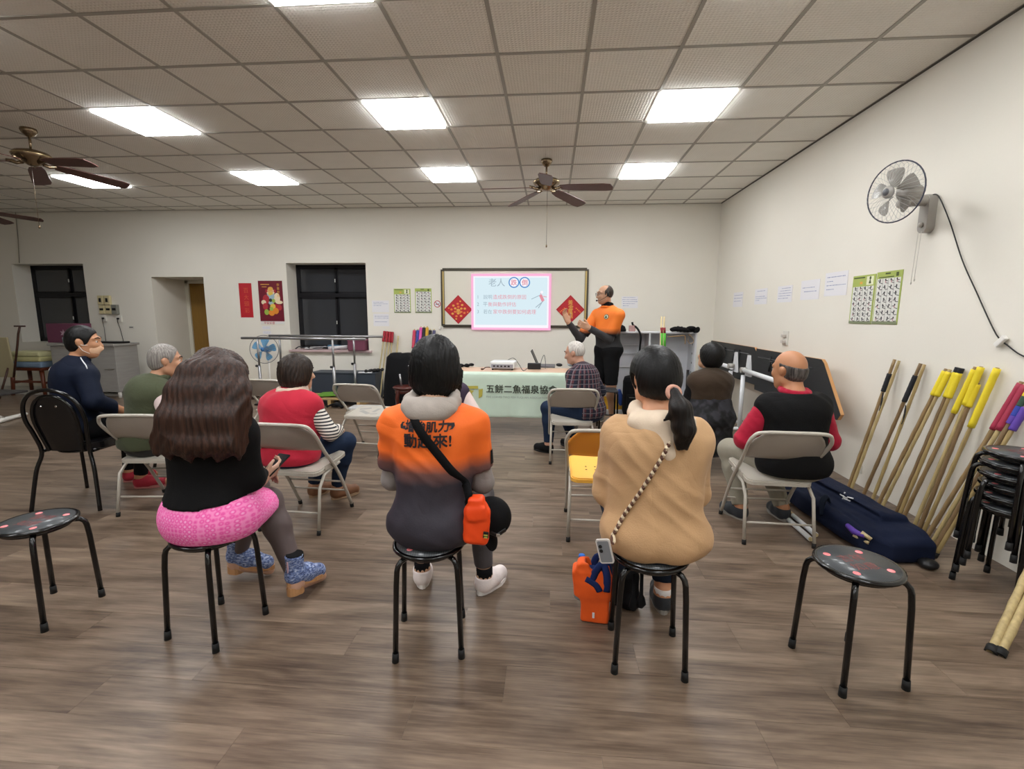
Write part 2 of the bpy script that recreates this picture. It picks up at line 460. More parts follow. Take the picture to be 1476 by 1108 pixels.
def window(i, X, zb, zt, mull):
    root = link('window_%d' % i, None); root.location = (X[0], YF+TD-.02, zb); tag(root, kind='structure')
    w_, h_ = X[1]-X[0], zt-zb; t = .05
    ztr = 1.73-zb
    f = MB()
    for lo, hi in (((0, 0), (w_, t)), ((0, h_-t), (w_, h_)), ((0, 0), (t, h_)), ((w_-t, 0), (w_, h_))): f.b2((lo[0], -.03, lo[1]), (hi[0], .03, hi[1]), .004)
    f.obj('frame', M_alu, root)
    MB().b2((t, -.035, ztr-.035), (w_-t, .03, ztr+.035), .004).obj('transom', M_alu, root)
    for (a, b) in ((t, ztr-.035), (ztr+.035, h_-t)):
        for k in range(2):
            xa, xb = (t, mull*w_) if k == 0 else (mull*w_, w_-t)
            yo = -.02 if k == 0 else .005
            s = MB()
            for lo, hi in (((xa, a), (xb, a+.03)), ((xa, b-.03), (xb, b)), ((xa, a), (xa+.03, b)), ((xb-.03, a), (xb, b))):
                s.b2((lo[0], yo-.012, lo[1]), (hi[0], yo+.012, hi[1]))
            sa = s.obj('sash', M_alu, root)
            MB().b2((xa+.03, yo-.003, a+.03), (xb-.03, yo+.003, b-.03)).obj('pane', M_glass, sa)
            if k == 0:
                MB().b2((xb-.022, yo-.022, (a+b)/2-.03), (xb-.008, yo-.012, (a+b)/2+.03), .003).obj('latch', M_white, sa)
window(1, W1, WB1, 2.26, .55); window(2, W2, SZ-.02, 2.26, .52)
MB_bk = MB()
for X in (W1, W2): MB_bk.b2((X[0]-.1, YF+TD+.1, .6), (X[1]+.1, YF+TD+.14, 2.4))
tag(MB_bk.obj('wall_outside', mat('night_dark', '#0b0b0d', .9)), kind='structure')
# door recess: cream frame and a brown door leaf
dr = link('door_1', None); dr.location = (D1[0], YF+.76, 0); tag(dr, kind='structure')
f = MB(); f.b2((0, 0, 0), (.07, .12, 2.02), .006); f.b2((.9, 0, 0), (.97, .12, 2.02), .006); f.b2((0, 0, 1.965), (.97, .12, 2.03), .006)
f.obj('door_frame', mat('cream_frame', '#d9d5c6', .5), dr)
lf = MB(); lf.b2((.07, .03, .005), (.9, .07, 1.965), .004)
lf.obj('door_leaf', mat('brown_door', '#8d6a2c', .5, var=.08, vscale=5, stretch=(8, 8, 1)), dr)
hd = MB(); hd.cyl((.83, .03, 1.0), (.83, -.03, 1.0), .012); hd.cyl((.83, -.03, 1.0), (.72, -.03, 1.0), .009); hd.obj('handle', M_chrome, dr)
bk = MB().b2((D1[0]-.0, YF+.86, 0), (D1[1], YF+.9, 2.05)).obj('wall_door_back', M_wall); tag(bk, kind='structure')
# low skirting strips along the walls
tag(MB().b2((D1[1], YF-.02, 0), (-1.0, YF, .1), .004).obj('baseboard_front', mat('skirting', '#b9b4a8', .6)), kind='structure')
tag(MB().b2((XL, YF-.62, 0), (-7.05, YF, .045), .006).obj('floor_plinth', mat('pale_plinth', '#c3c2bc', .5, var=.05)), kind='structure')
# window 2 sill
tag(MB().b2((W2[0]-.02, YF-.05, SZ-.035), (W2[1]+.06, YF+TD-.05, SZ), .004).obj('window_2_sill', mat('pinkish_sill', '#cdb3b4', .5)), kind='structure')
# ------------------------------------------------------------------ seats
M_gloss = mat('black_gloss_enamel', '#060607', .2, coat=.2)
M_rub = mat('black_rubber', '#141414', .7)
def seat_fn(nt):
    v = coords(nt, 'Object', (1, 1, 1)); ch = nt.nodes.new('ShaderNodeTexChecker'); ch.inputs['Scale'].default_value = 150
    mp = nt.nodes.new('ShaderNodeMapping'); mp.inputs['Rotation'].default_value = (0, 0, .78); nt.links.new(v, mp.inputs[0]); nt.links.new(mp.outputs[0], ch.inputs[0])
    ch.inputs[1].default_value = lin('#34373a'); ch.inputs[2].default_value = lin('#484c4f'); return ch.outputs[0]
M_seat = node_mat('textured_seat', seat_fn, .42, coat=.2)
M_dot = mat('pink_dot', '#ff8d90', .5); M_redprint = mat('red_print', '#7d4744', .6)
def make_stool(name, label, loc, rz, group, seat_m=None):
    t = thing(name, label, 'stool', loc, rz, group)
    s = MB(); s.lathe([(.0, .4355), (.135, .4355), (.149, .440), (.154, .447), (.152, .455), (.146, .4575), (.139, .4565), (0, .4565)], 32)
    st = s.obj('seat', M_gloss, t)
    MB().lathe([(0, .4555), (.137, .4555), (.137, .4572), (0, .4585)], 32).obj('seat_pad', seat_m or M_seat, st)
    M = Matrix.Translation((0, 0, .4586))
    for k in range(4):
        a = math.radians(45+90*k)
        d = MB(); d.lathe([(.0135, 0), (.013, .0012), (0, .0016)], 16, (.103*math.cos(a), .103*math.sin(a), .4573)); d.obj('pink_dot', M_dot, st)
    g = MB(); write(g, '吉祥', M, .105, at=(0, .032), z=.0004); write(g, '如意', M, .105, at=(0, -.032), z=.0004)
    g.obj('red_print', M_redprint, st)
    fr = MB(); fr.tube(arc((0, 0), .118, 0, 2*math.pi*31/32, 31, 'xy', .428), .0085, 8, closed=True)
    fr.obj('ring_frame', M_gloss, t)
    for k in range(4):
        a = math.radians(45+90*k); c, q = math.cos(a), math.sin(a)
        prof = [(.10, .428), (.128, .4275), (.150, .423), (.164, .409), (.170, .388), (.1755, .33), (.190, .03)]
        l = MB(); l.tube([(r*c, r*q, z) for r, z in prof], .0115, 10)
        lg = l.obj('leg', M_gloss, t)
        b = MB(); b.tube([(.1895*c, .1895*q, .04), (.1912*c, .1912*q, .0)], [.0135, .0145], 10); b.obj('rubber_foot', M_rub, lg)
    return t
R_ = math.radians
stool = make_stool('round_stool', 'empty black round stool with pink dots, in front of the navy long bag', (1.222, 1.853, 0), R_(12), 'black round stools on the open floor')
S_LEFT = dup(stool, (-2.372, 1.90, 0), R_(-1), 'empty black round stool cut by the frame edge, behind the black arched chair')
S_PINK = dup(stool, (-1.492, 1.868, 0), R_(-12), 'black round stool under the woman in the pink skirt')
S_ORANGE = dup(stool, (-.505, 1.875, 0), R_(10), 'black round stool under the woman in the orange shirt')
S_TAN = dup(stool, (.42, 1.862, 0), R_(-4), 'black round stool under the woman in the tan hoodie')
# the stack by the right wall
lab_st = ['black round stool, bottom one of the stack by the bamboo sticks', 'black round stool, second from the bottom of the stack', 'black round stool, third from the bottom of the stack',
          'black round stool, fourth from the bottom of the stack', 'black round stool, second from the top of the stack', 'black round stool on top of the stack by the right wall']
for k in range(6):
    o = dup(stool, (2.385+.006*((k*7) % 3-1), 2.52+.005*((k*5) % 3-1), .0565*k), R_(20+(0, 9, 18, 27, -9, -18)[k]), lab_st[k], 'stacked black round stools')

M_beige = mat('beige_enamel_steel', '#9d958b', .38, coat=.15, var=.03, vscale=9)
M_beige_l = mat('pale_enamel_steel', '#b5afa4', .38, coat=.15, var=.03, vscale=9)
SEAT_T = Matrix.Translation((0, .02, .412)) @ Matrix.Rotation(math.radians(5), 4, 'X')
def make_folding(name, label, loc, rz, group, panel=None, seat_m=None, frame=None, slot=False):
    """facing +y; the back frame runs from the front feet up to the back"""
    fm = frame or M_beige_l; pm = panel or M_beige
    t = thing(name, label, 'chair', loc, rz, group)
    bf = MB(); hw = .205
    side = lambda s: [(s*hw, .235, .02), (s*(hw+.004), .06, .32), (s*(hw+.014), -.13, .53), (s*(hw+.026), -.235, .65)]
    top = [(-(hw+.012), -.272, .705), (-(hw-.03), -.288, .733), (0, -.296, .738), (hw-.03, -.288, .733), (hw+.012, -.272, .705)]
    path = side(-1)+top+side(1)[::-1]
    bf.tube(smooth_path(path, 4), .0115, 8); bfo = bf.obj('back_frame', fm, t)
    for s in (-1, 1): MB().tube([(s*hw, .23, .03), (s*hw, .2375, .0)], .0145, 8).obj('rubber_foot', M_rub, bfo)
    # pressed steel back panel, bowed backwards
    bk = MB(); nx, nz = 16, 7; z0, zt = .545, .733; vs = []
    for d in (0, .007):
        for i in range(nx+1):
            x = -1+2*i/nx
            hgt = zt-.0-.085*max(0, abs(x)-.55)**2/.2025
            for j in range(nz+1):
                q = j/nz; z = z0+(hgt-z0)*q
                y = -.150-.118*(z-z0)/(zt-z0)-.030*(1-x*x)+d*1.0+.010*math.sin(q*math.pi)*-1
                if slot: pass
                vs.append((x*(hw+.014), y, z))
    n1 = (nx+1)*(nz+1); fs = []
    for i in range(nx):
        for j in range(nz):
            a = i*(nz+1)+j; b = a+nz+1
            fs += [[a, b, b+1, a+1], [n1+a, n1+a+1, n1+b+1, n1+b]]
    for i in range(nx):
        a = i*(nz+1); b = a+nz+1; fs += [[a, n1+a, n1+b, b], [a+nz, b+nz, n1+b+nz, n1+a+nz]]
    for j in range(nz):
        a = j; fs += [[a, a+1, n1+a+1, n1+a]]; a = nx*(nz+1)+j; fs += [[a, n1+a, n1+a+1, a+1]]
    bk.add(vs, fs, 0, True); bko = bk.obj('backrest', pm, t)
    if slot:
        g = MB(); g.prism(rrect(.11, .026, .012), -.004, .004, Matrix(((1, 0, 0, 0), (0, -.5, 1, -.243), (0, .87, 0, .65), (0, 0, 0, 1)))); g.obj('hand_slot', mat('slot_shadow', '#3c2a10', .8), bko)
    st = MB(); TS = SEAT_T; st.prism(rrect(.39, .41, .05, 5), -.022, 0, TS)
    st.prism(rrect(.37, .39, .045, 5), 0, .006, TS)
    sto = st.obj('seat', seat_m or M_beige_l, t)
    for s in (-1, 1):
        l = MB(); l.tube([(s*.193, .10, .388), (s*.195, -.10, .365), (s*.200, -.175, .30), (s*.207, -.225, .02)], .0105, 8)
        lo = l.obj('rear_leg', fm, t); MB().tube([(s*.205, -.222, .03), (s*.2055, -.2265, 0)], .0135, 8).obj('rubber_foot', M_rub, lo)
        b = MB(); b.box((s*.20, -.02, .405), (.006, .16, .035), None, .002); b.obj('side_bracket', fm, t)
    for y, z in ((-.198, .135),): MB().cyl((-.203, y, z), (.203, y, z), .007, n=8).obj('rear_crossbar', fm, t)
    for z in (.155, .235):
        y = .235-.175*(z-.02)/.34; MB().cyl((-.203, y, z), (.203, y, z), .007, n=8).obj('front_crossbar', fm, t)
    return t
FG = 'metal folding chairs'
fold = make_folding('folding_chair', 'beige folding chair carrying the woman in the red vest', (-1.665, 3.01, 0), R_(-3), FG)
F_OLIVE = dup(fold, (-2.82, 3.16, 0), R_(6), 'beige folding chair carrying the old man in the olive vest')
F_EMPTY = dup(fold, (-1.86, 4.66, 0), R_(-6), 'empty beige folding chair with white print on its seat, beyond the red vest')
F_BEHIND = dup(fold, (-2.92, 4.86, 0), R_(-4), 'beige folding chair mostly hidden behind the woman in the red vest')
F_PURPLE = dup(fold, (-.80, 3.72, 0), R_(4), 'beige folding chair hidden behind the woman in the orange shirt')
F_PLAID = dup(fold, (.21, 4.62, 0), R_(2), 'beige folding chair carrying the man in the plaid shirt')
F_BALD = dup(fold, (1.44, 3.12, 0), R_(-2), 'beige folding chair carrying the bald man in the black vest')
dup(stool, (1.47, 4.42, 0), R_(20), 'black round stool hidden under the dark patterned skirt')
mp_ = MB(); M = SEAT_T @ Matrix.Translation((0, 0, .0064))
for q, (a, b, c, d) in enumerate(((-.08, .07, .12, .05), (.06, .03, .13, .04), (-.03, -.05, .16, .05), (.09, -.09, .07, .03))): quad(mp_, M, a, b, c, d, .0006, 0, .5+q)
sp = mp_.obj('white_print', mat('grey_seat_print', '#9c9a96', .6), None); sp.parent = [k for k in kids(F_EMPTY) if k.name.startswith('seat')][0]
M_yel = mat('yellow_plastic', '#f0b64a', .4); M_org = mat('orange_plastic', '#eb9b35', .4)
F_YEL = make_folding('folding_chair', 'yellow plastic folding chair, empty, beside the tan hoodie', (.335, 3.06, 0), R_(0), FG, M_org, M_yel, M_beige_l, True)
ho = MB()
for i in range(4):
    for j in range(2): disc(ho, SEAT_T @ Matrix.Translation((-.09+.06*i, -.06+.05*j, .0064)), 0, 0, .007, n=8)
hoo = ho.obj('drain_holes', mat('slot_shadow', '#3c2a10', .8)); hoo.parent = [k for k in kids(F_YEL) if k.name.startswith('seat')][0]; tag(hoo, kind='stuff')

# black chair with an arched tube back
def make_arch(label, loc, rz, group):
    t = thing('arched_chair', label, 'chair', loc, rz, group)
    hp = [(-.235, -.24, 0), (-.20, -.20, .28), (-.165, -.175, .42), (-.180, -.20, .56), (-.200, -.225, .67)]
    top = [(-.18, -.245, .78), (-.115, -.26, .855), (0, -.265, .885)]
    path = hp+top+[(-x, y, z) for x, y, z in (hp+top[:-1])[::-1]]
    MB().tube(smooth_path(path, 5), .0135, 9).obj('hoop_frame', M_gloss, t)
    ins = [(-.115, -.17, .43), (-.135, -.20, .56), (-.145, -.225, .67), (-.125, -.24, .76), (-.07, -.255, .825), (0, -.258, .842)]
    path = ins+[(-x, y, z) for x, y, z in ins[:-1][::-1]]
    sp_ = smooth_path(path, 5)
    MB().tube(sp_, .0115, 8).obj('inner_hoop', M_gloss, t)
    pn = MB(); h_ = len(sp_)//2; vs = []; fs = []; k = 9
    L, Rr = sp_[:h_+1], sp_[h_:][::-1]
    for d in (0, .018):
        for a, b in zip(L, Rr):
            for i in range(k+1):
                q = i/k; p = a.lerp(b, q); vs.append((p.x*.96, p.y+d-.012*math.sin(q*math.pi), p.z))
    n1 = (h_+1)*(k+1)
    for i in range(h_):
        for j in range(k):
            a = i*(k+1)+j; b = a+k+1; fs += [[a, a+1, b+1, b], [n1+a, n1+b, n1+b+1, n1+a+1]]
    for i in range(h_):
        a = i*(k+1); b = a+k+1; fs += [[a, b, n1+b, n1+a], [a+k, n1+a+k, n1+b+k, b+k]]
    pn.add(vs, fs, 0, True); po = pn.obj('back_panel', mat('black_vinyl', '#0e0e10', .3, coat=.2), t)
    for (x, z) in ((-.05, .77), (.05, .77), (0, .60)):
        MB().ell((x, -.262+.06*(.8-z)/.2-.008 if z < .7 else -.262, z), (.008, .005, .008), 8, 6).obj('rivet', M_chrome, po)
    st = MB(); st.prism(rrect(.40, .40, .12, 6), .43, .475, Matrix.Translation((0, .03, 0))); st.prism(rrect(.37, .37, .11, 6), .475, .485, Matrix.Translation((0, .03, 0)))
    st.obj('seat', mat('black_vinyl', '#0e0e10'), t)
    for s in (-1, 1):
        l = MB(); l.tube(smooth_path([(s*.17, -.16, .425), (s*.19, .12, .42), (s*.20, .185, .39), (s*.228, .235, .0)], 4), .0125, 9); l.obj('front_leg', M_gloss, t)
    for z, y in ((.405, 0),): MB().tube(arc((0, 0), .155, 0, 2*math.pi*23/24, 23, 'xy', .415), .008, 7, closed=True).obj('seat_ring', M_gloss, t)
    return t
ARCH = make_arch('black chair with an arched tube back, carrying the masked man', (-3.485, 3.20, 0), R_(8), 'black arched chairs')
dup(ARCH, (-3.3, 4.05, 0), R_(-20), 'black arched chair half hidden beyond the man in the olive vest')
# ------------------------------------------------------------------ people: one continuous skin per body, grown from a distance field
def _ax(a): return np.asarray(a, dtype=np.float64)
class Field:
    def __init__(s, lo, hi, h):
        s.lo = _ax(lo); s.h = h
        s.n = np.maximum(np.ceil((_ax(hi)-s.lo)/h).astype(int)+1, 4)
        s.D = np.full(s.n, 1., dtype=np.float32)
        s.ax = [(s.lo[i]+h*np.arange(s.n[i])).astype(np.float32) for i in range(3)]
    def win(s, lo, hi):
        a = np.clip(np.floor((_ax(lo)-s.lo)/s.h).astype(int), 0, s.n); b = np.clip(np.ceil((_ax(hi)-s.lo)/s.h).astype(int)+1, 0, s.n)
        sl = tuple(slice(a[i], b[i]) for i in range(3))
        return sl, (s.ax[0][sl[0]][:, None, None], s.ax[1][sl[1]][None, :, None], s.ax[2][sl[2]][None, None, :])
    def blend(s, sl, d, k, sub=False):
        D = s.D[sl]
        if D.size == 0: return
        if sub: D = -D
        if k <= 0: r = np.minimum(D, d)
        else:
            t = np.clip(.5+.5*(D-d)/k, 0, 1); r = D+(d-D)*t-k*t*(1-t)
        s.D[sl] = -r if sub else r
    def put(s, p, infl=0., sub=False):
        kind = p[0]
        if kind == 'cap':
            _, a, b, ra, rb, k, flat = p
            a, b = _ax(a), _ax(b); ra += infl; rb += infl; R = max(ra, rb)*1.25+k+3*s.h
            ext = flat if isinstance(flat, tuple) else None
            sl, (x, y, z) = s.win(np.minimum(a, b)-R, np.maximum(a, b)+R)
            ba = b-a; L2 = max(float(ba@ba), 1e-12)
            px, py, pz = x-a[0], y-a[1], z-a[2]
            t = np.clip((px*ba[0]+py*ba[1]+pz*ba[2])/L2, 0, 1)
            qx, qy, qz = px-t*ba[0], py-t*ba[1], pz-t*ba[2]
            if ext:                               # flattened section: axis, factor
                n, f = _ax(ext[0]), ext[1]; c = (qx*n[0]+qy*n[1]+qz*n[2])*(1/f-1)
                qx = qx+c*n[0]; qy = qy+c*n[1]; qz = qz+c*n[2]
            d = np.sqrt(qx*qx+qy*qy+qz*qz)-(ra+(rb-ra)*t)
            if flat is True:
                L = math.sqrt(L2); d = np.maximum(d, (px*ba[0]+py*ba[1]+pz*ba[2])/L-L)
        elif kind == 'ell':
            _, c, r, Rm, k = p; c = _ax(c); r = _ax(r)+infl
            R = float(max(r))+k+3*s.h; sl, (x, y, z) = s.win(c-R, c+R)
            px, py, pz = x-c[0], y-c[1], z-c[2]
            if Rm is not None:
                M = _ax(Rm); qx = px*M[0, 0]+py*M[1, 0]+pz*M[2, 0]; qy = px*M[0, 1]+py*M[1, 1]+pz*M[2, 1]; qz = px*M[0, 2]+py*M[1, 2]+pz*M[2, 2]
            else: qx, qy, qz = px, py, pz
            k0 = np.sqrt((qx/r[0])**2+(qy/r[1])**2+(qz/r[2])**2); k1 = np.sqrt((qx/r[0]**2)**2+(qy/r[1]**2)**2+(qz/r[2]**2)**2)
            d = k0*(k0-1)/np.maximum(k1, 1e-6)
        elif kind == 'box':
            _, c, hf, Rm, rr, k = p; c = _ax(c); hf = _ax(hf)+infl
            R = float(np.linalg.norm(hf))+k+3*s.h; sl, (x, y, z) = s.win(c-R, c+R)
            M = _ax(Rm) if Rm is not None else np.eye(3)
            px, py, pz = x-c[0], y-c[1], z-c[2]
            q = [np.abs(px*M[0, i]+py*M[1, i]+pz*M[2, i])-(hf[i]-rr) for i in range(3)]
            d = np.sqrt(sum(np.maximum(v, 0)**2 for v in q))+np.minimum(np.maximum(np.maximum(q[0], q[1]), q[2]), 0)-rr
        s.blend(sl, d.astype(np.float32), p[5] if kind == 'cap' else p[-1], sub)
    def cut(s, pt, nrm):                          # keep the side the normal points away from
        n = _ax(nrm); n = n/np.linalg.norm(n); x, y, z = s.ax[0][:, None, None], s.ax[1][None, :, None], s.ax[2][None, None, :]
        s.D = np.maximum(s.D, ((x-pt[0])*n[0]+(y-pt[1])*n[1]+(z-pt[2])*n[2]).astype(np.float32))
    def mesh(s, folds=None):
        D = s.D; D[[0, -1]] = 1; D[:, [0, -1]] = 1; D[:, :, [0, -1]] = 1
        S_ = D < 0; n = [k-1 for k in D.shape]
        c = np.zeros(n, np.int8)
        for a in (0, 1):
            for b in (0, 1):
                for e in (0, 1): c += S_[a:n[0]+a, b:n[1]+b, e:n[2]+e]
        act = (c > 0) & (c < 8); ijk = np.argwhere(act); idx = np.full(n, -1, np.int32); idx[act] = np.arange(len(ijk))
        V = np.zeros((len(ijk), 3)); W = np.zeros(len(ijk)); i, j, k = ijk.T
        offs = [(a, b, e) for a in (0, 1) for b in (0, 1) for e in (0, 1)]
        d = {o: D[i+o[0], j+o[1], k+o[2]] for o in offs}
        for o in offs:
            for ax in range(3):
                if o[ax]: continue
                o2 = list(o); o2[ax] = 1; o2 = tuple(o2); m = (d[o] < 0) != (d[o2] < 0)
                t = d[o][m]/(d[o][m]-d[o2][m]); P = np.tile(_ax(o), (m.sum(), 1)); P[:, ax] += t; V[m] += P; W[m] += 1
        V = (V/W[:, None]+ijk)*s.h+s.lo
        Q = []
        for ax in range(3):
            A, B = (ax+1) % 3, (ax+2) % 3
            lo = [slice(1, None)]*3; lo[ax] = slice(0, n[ax]); hi = [slice(1, None)]*3; hi[ax] = slice(1, None)
            lo = [slice(1, n[0]), slice(1, n[1]), slice(1, n[2])]; lo[ax] = slice(0, n[ax]); hi = list(lo); hi[ax] = slice(1, n[ax]+1)
            a_, b_ = S_[tuple(lo)], S_[tuple(hi)]; e = np.argwhere(a_ != b_); inside = a_[a_ != b_]
            st = np.array([1, 1, 1]); st[ax] = 0; e = e+st
            def at(da, db):
                q = e.copy(); q[:, A] += da; q[:, B] += db; return idx[q[:, 0], q[:, 1], q[:, 2]]
            q = np.stack([at(-1, -1), at(0, -1), at(0, 0), at(-1, 0)], 1)
            q[~inside] = q[~inside][:, ::-1]; Q.append(q)
        Q = np.concatenate(Q); Q = Q[(Q >= 0).all(1)]
        for _ in range(1):                        # light smoothing
            acc = np.zeros_like(V); cnt = np.zeros(len(V))
            for r in range(4):
                np.add.at(acc, Q[:, r], V[Q[:, (r+1) % 4]]); np.add.at(cnt, Q[:, r], 1)
            V = V*.6+.4*acc/np.maximum(cnt, 1)[:, None]
        if folds:
            e1 = V[Q[:, 2]]-V[Q[:, 0]]; e2 = V[Q[:, 3]]-V[Q[:, 1]]; fn = np.cross(e1, e2); nn = np.zeros_like(V)
            for r in range(4): np.add.at(nn, Q[:, r], fn)
            nn /= np.maximum(np.linalg.norm(nn, axis=1), 1e-12)[:, None]
            V = V+nn*folds(V)[:, None]
        return V, Q
def field_obj(name, F, mats, parent, folds=None, pick=None):
    V, Q = F.mesh(folds); me = bpy.data.meshes.new(name)
    me.vertices.add(len(V)); me.vertices.foreach_set('co', V.astype(np.float32).ravel())
    me.loops.add(Q.size); me.loops.foreach_set('vertex_index', Q.astype(np.int32).ravel())
    me.polygons.add(len(Q)); me.polygons.foreach_set('loop_start', np.arange(0, Q.size, 4, dtype=np.int32))
    me.polygons.foreach_set('use_smooth', np.ones(len(Q), bool))
    if pick is not None: me.polygons.foreach_set('material_index', pick(V[Q].mean(1)).astype(np.int32))
    me.update(calc_edges=True)
    for m in (mats if isinstance(mats, (list, tuple)) else [mats]): me.materials.append(m)
    return link(name, me, parent)
def folds_fn(amp, fr=38., seed=0., drape=(0, 0, 1)):
    r = np.random.RandomState(int(abs(seed)*97)+3); ph = r.uniform(0, 6.28, 8)
    def f(V):
        x, y, z = V.T
        w1 = .022*np.sin(17*x+ph[0]+9*z)+.02*np.sin(13*y+ph[1]-8*x)
        a = np.sin(fr*(z*.8+.55*x+w1)+ph[2]); b = np.sin(fr*.7*(z*.5-.8*x+.4*y+w1)+ph[3]); c_ = np.sin(fr*.45*(y+.6*z+w1*1.5)+ph[4])
        m = .5+.5*np.sin(6*x+7*z+ph[5])*np.sin(5*y+8*z+ph[6])
        g_ = .5+.5*np.sin(11*x-8*z+ph[7])*np.sin(9*z+6*y+ph[0])
        return amp*((np.abs(a)*-1.3+.8)*m*g_+.7*b*(1-m)*(1-g_)+.55*c_*g_)
    return f
def Rz(a): c, s = math.cos(a), math.sin(a); return np.array([[c, -s, 0], [s, c, 0], [0, 0, 1.]])
def Rx(a): c, s = math.cos(a), math.sin(a); return np.array([[1., 0, 0], [0, c, -s], [0, s, c]])
def Ry(a): c, s = math.cos(a), math.sin(a); return np.array([[c, 0, s], [0, 1., 0], [-s, 0, c]])

class Person:
    """local frame: faces +y, +x is the person's right-hand side seen from behind"""
    def __init__(s, label, loc, rz, seat=.46, k=1., lean=0., side=0., twist=0., yaw=0., pitch=0., tilt=0., bw=1., bd=1., ba=1., bl=1., sw=.172, hip=.095,
                 arms=None, legs=None, feet=None, skin='#c99a7a', stand=False, neck=.05, hs=1., h=.008, slump=0.):
        s.loc = np.array([loc[0], loc[1], 0.]); s.rz = R_(rz); s.h = h; s.k = k; s.hs = hs
        s.root = thing('person', label, 'person', (loc[0], loc[1], 0), s.rz)
        s.seat = seat; s.G = 0
        H = np.array([0, 0, seat+.095*k]) if not stand else np.array([0, 0, stand])
        s.H = H
        le, si, tw = R_(lean), R_(side), R_(twist)
        Rt = Rz(tw)@Rx(-le)@Ry(si); s.Rt = Rt; u = Rt[:, 2]; rx = Rt[:, 0]; f = Rt[:, 1]
        s.u, s.rx, s.f = u, rx, f
        Rh_ = Rz(tw*.4)@Rx(-le*.5)@Ry(si*.5)
        wa = H+Rh_[:, 2]*.17*k; che = wa+u*.17*k-f*slump*.3; s.wa, s.che = wa, che
        nk = che+u*.155*k+f*.012+f*slump*.35; s.nk = nk
        Rhd = Rz(tw+R_(yaw))@Rx(R_(pitch))@Ry(R_(tilt)); s.Rhd = Rhd
        hc = nk+np.array([0, 0, .075*k])+f*(.035+slump*.2)+Rhd[:, 2]*.085*hs+Rhd[:, 1]*.02; s.hc = hc
        sh = {q: nk-u*.092*k+rx*q*sw*k+f*.005 for q in (-1, 1)}; s.sh = sh
        P = {}
        P['pelvis'] = [('ell', H+np.array([0, -.015, .01]), (.165*bw, .125*bd, .115), Rz(tw*.3), .05), ('ell', H+np.array([0, -.03, -.02]), (.17*bw, .11*bd, .09), None, .05)]
        P['belly'] = [('ell', wa+f*.012, (.148*bw, .118*bd, .135*k), Rt, .07)]
        P['chest'] = [('ell', che+u*.0, (.158*bw, .115*bd, .165*k), Rt, .07), ('ell', che+u*.055*k-f*.005, (.152*bw, .098*bd, .09*k), Rt, .05)]
        P['shoulders'] = [('cap', nk-u*.09*k-f*.005, sh[q]+f*.004, .066, .056*ba, .04, None) for q in (-1, 1)]+[('cap', nk-u*.012, sh[q]-rx*q*.02+u*.010, .042, .044, .04, None) for q in (-1, 1)]
        P['neck'] = [('cap', nk-u*.03, hc-Rhd[:, 2]*.055*hs-Rhd[:, 1]*.025*hs, neck*1.06, neck, .04, None)]
        P['uarm'], P['farm'], P['thigh'], P['calf'] = [], [], [], []
        s.hands = {}; s.el = {}; s.kn = {}; s.an = {}
        for q in (-1, 1):
            el, wr = (arms or {}).get(q, (None, None))
            if el is None: el = sh[q]+rx*q*.045-u*.26*k+f*.06
            if wr is None: wr = np.array([q*.07, .27, seat+.17])
            el, wr = _ax(el), _ax(wr); s.el[q] = el; s.hands[q] = wr
            P['uarm'].append(['cap', sh[q], el, .052*ba, .042*ba, .022, None]); P['farm'].append(['cap', el, wr, .042*ba, .029*ba, .018, None])
            hp = H+np.array([q*hip, .01, -.01]); kn, an, toe = (legs or {}).get(q, (None, None, None))
            if kn is None: kn = np.array([q*.12, .43*k, seat+.045])
            if an is None: an = np.array([q*.115, .42*k, .085])
            if toe is None: toe = an+np.array([q*.03, .155, -.045])
            kn, an, toe = _ax(kn), _ax(an), _ax(toe); s.kn[q], s.an[q] = kn, an
            P['thigh'].append(['cap', hp, kn, .088*bl, .060*bl, .05, None])
            md = kn+(an-kn)*.33; bk = np.array([0, -.012, 0])
            P['calf'] += [['cap', kn, md+bk, .055*bl, .054*bl, .04, None], ['cap', md+bk, an, .054*bl, .036*bl, .04, None]]
            s.kn[q] = kn; s.toe = getattr(s, 'toe', {}); s.toe[q] = toe
        s.P = P; s.skin = mat('skin_'+skin.strip('#'), skin, .5, bump=.05, bscale=120, var=.04, vscale=14)
        xs = [H, hc+np.array([0, 0, .16]), hc-np.array([0, 0, .16])]+list(sh.values())+list(s.el.values())+list(s.hands.values())+list(s.kn.values())+list(s.an.values())+list(s.toe.values())
        xs = np.array(xs); s.lo = xs.min(0)-.2; s.hi = xs.max(0)+.2; s.lo[2] = max(s.lo[2], -.02)
        s.handspec = {}
    def W(s, p): return Rz(-s.rz)@(_ax(p)-s.loc)           # world -> local
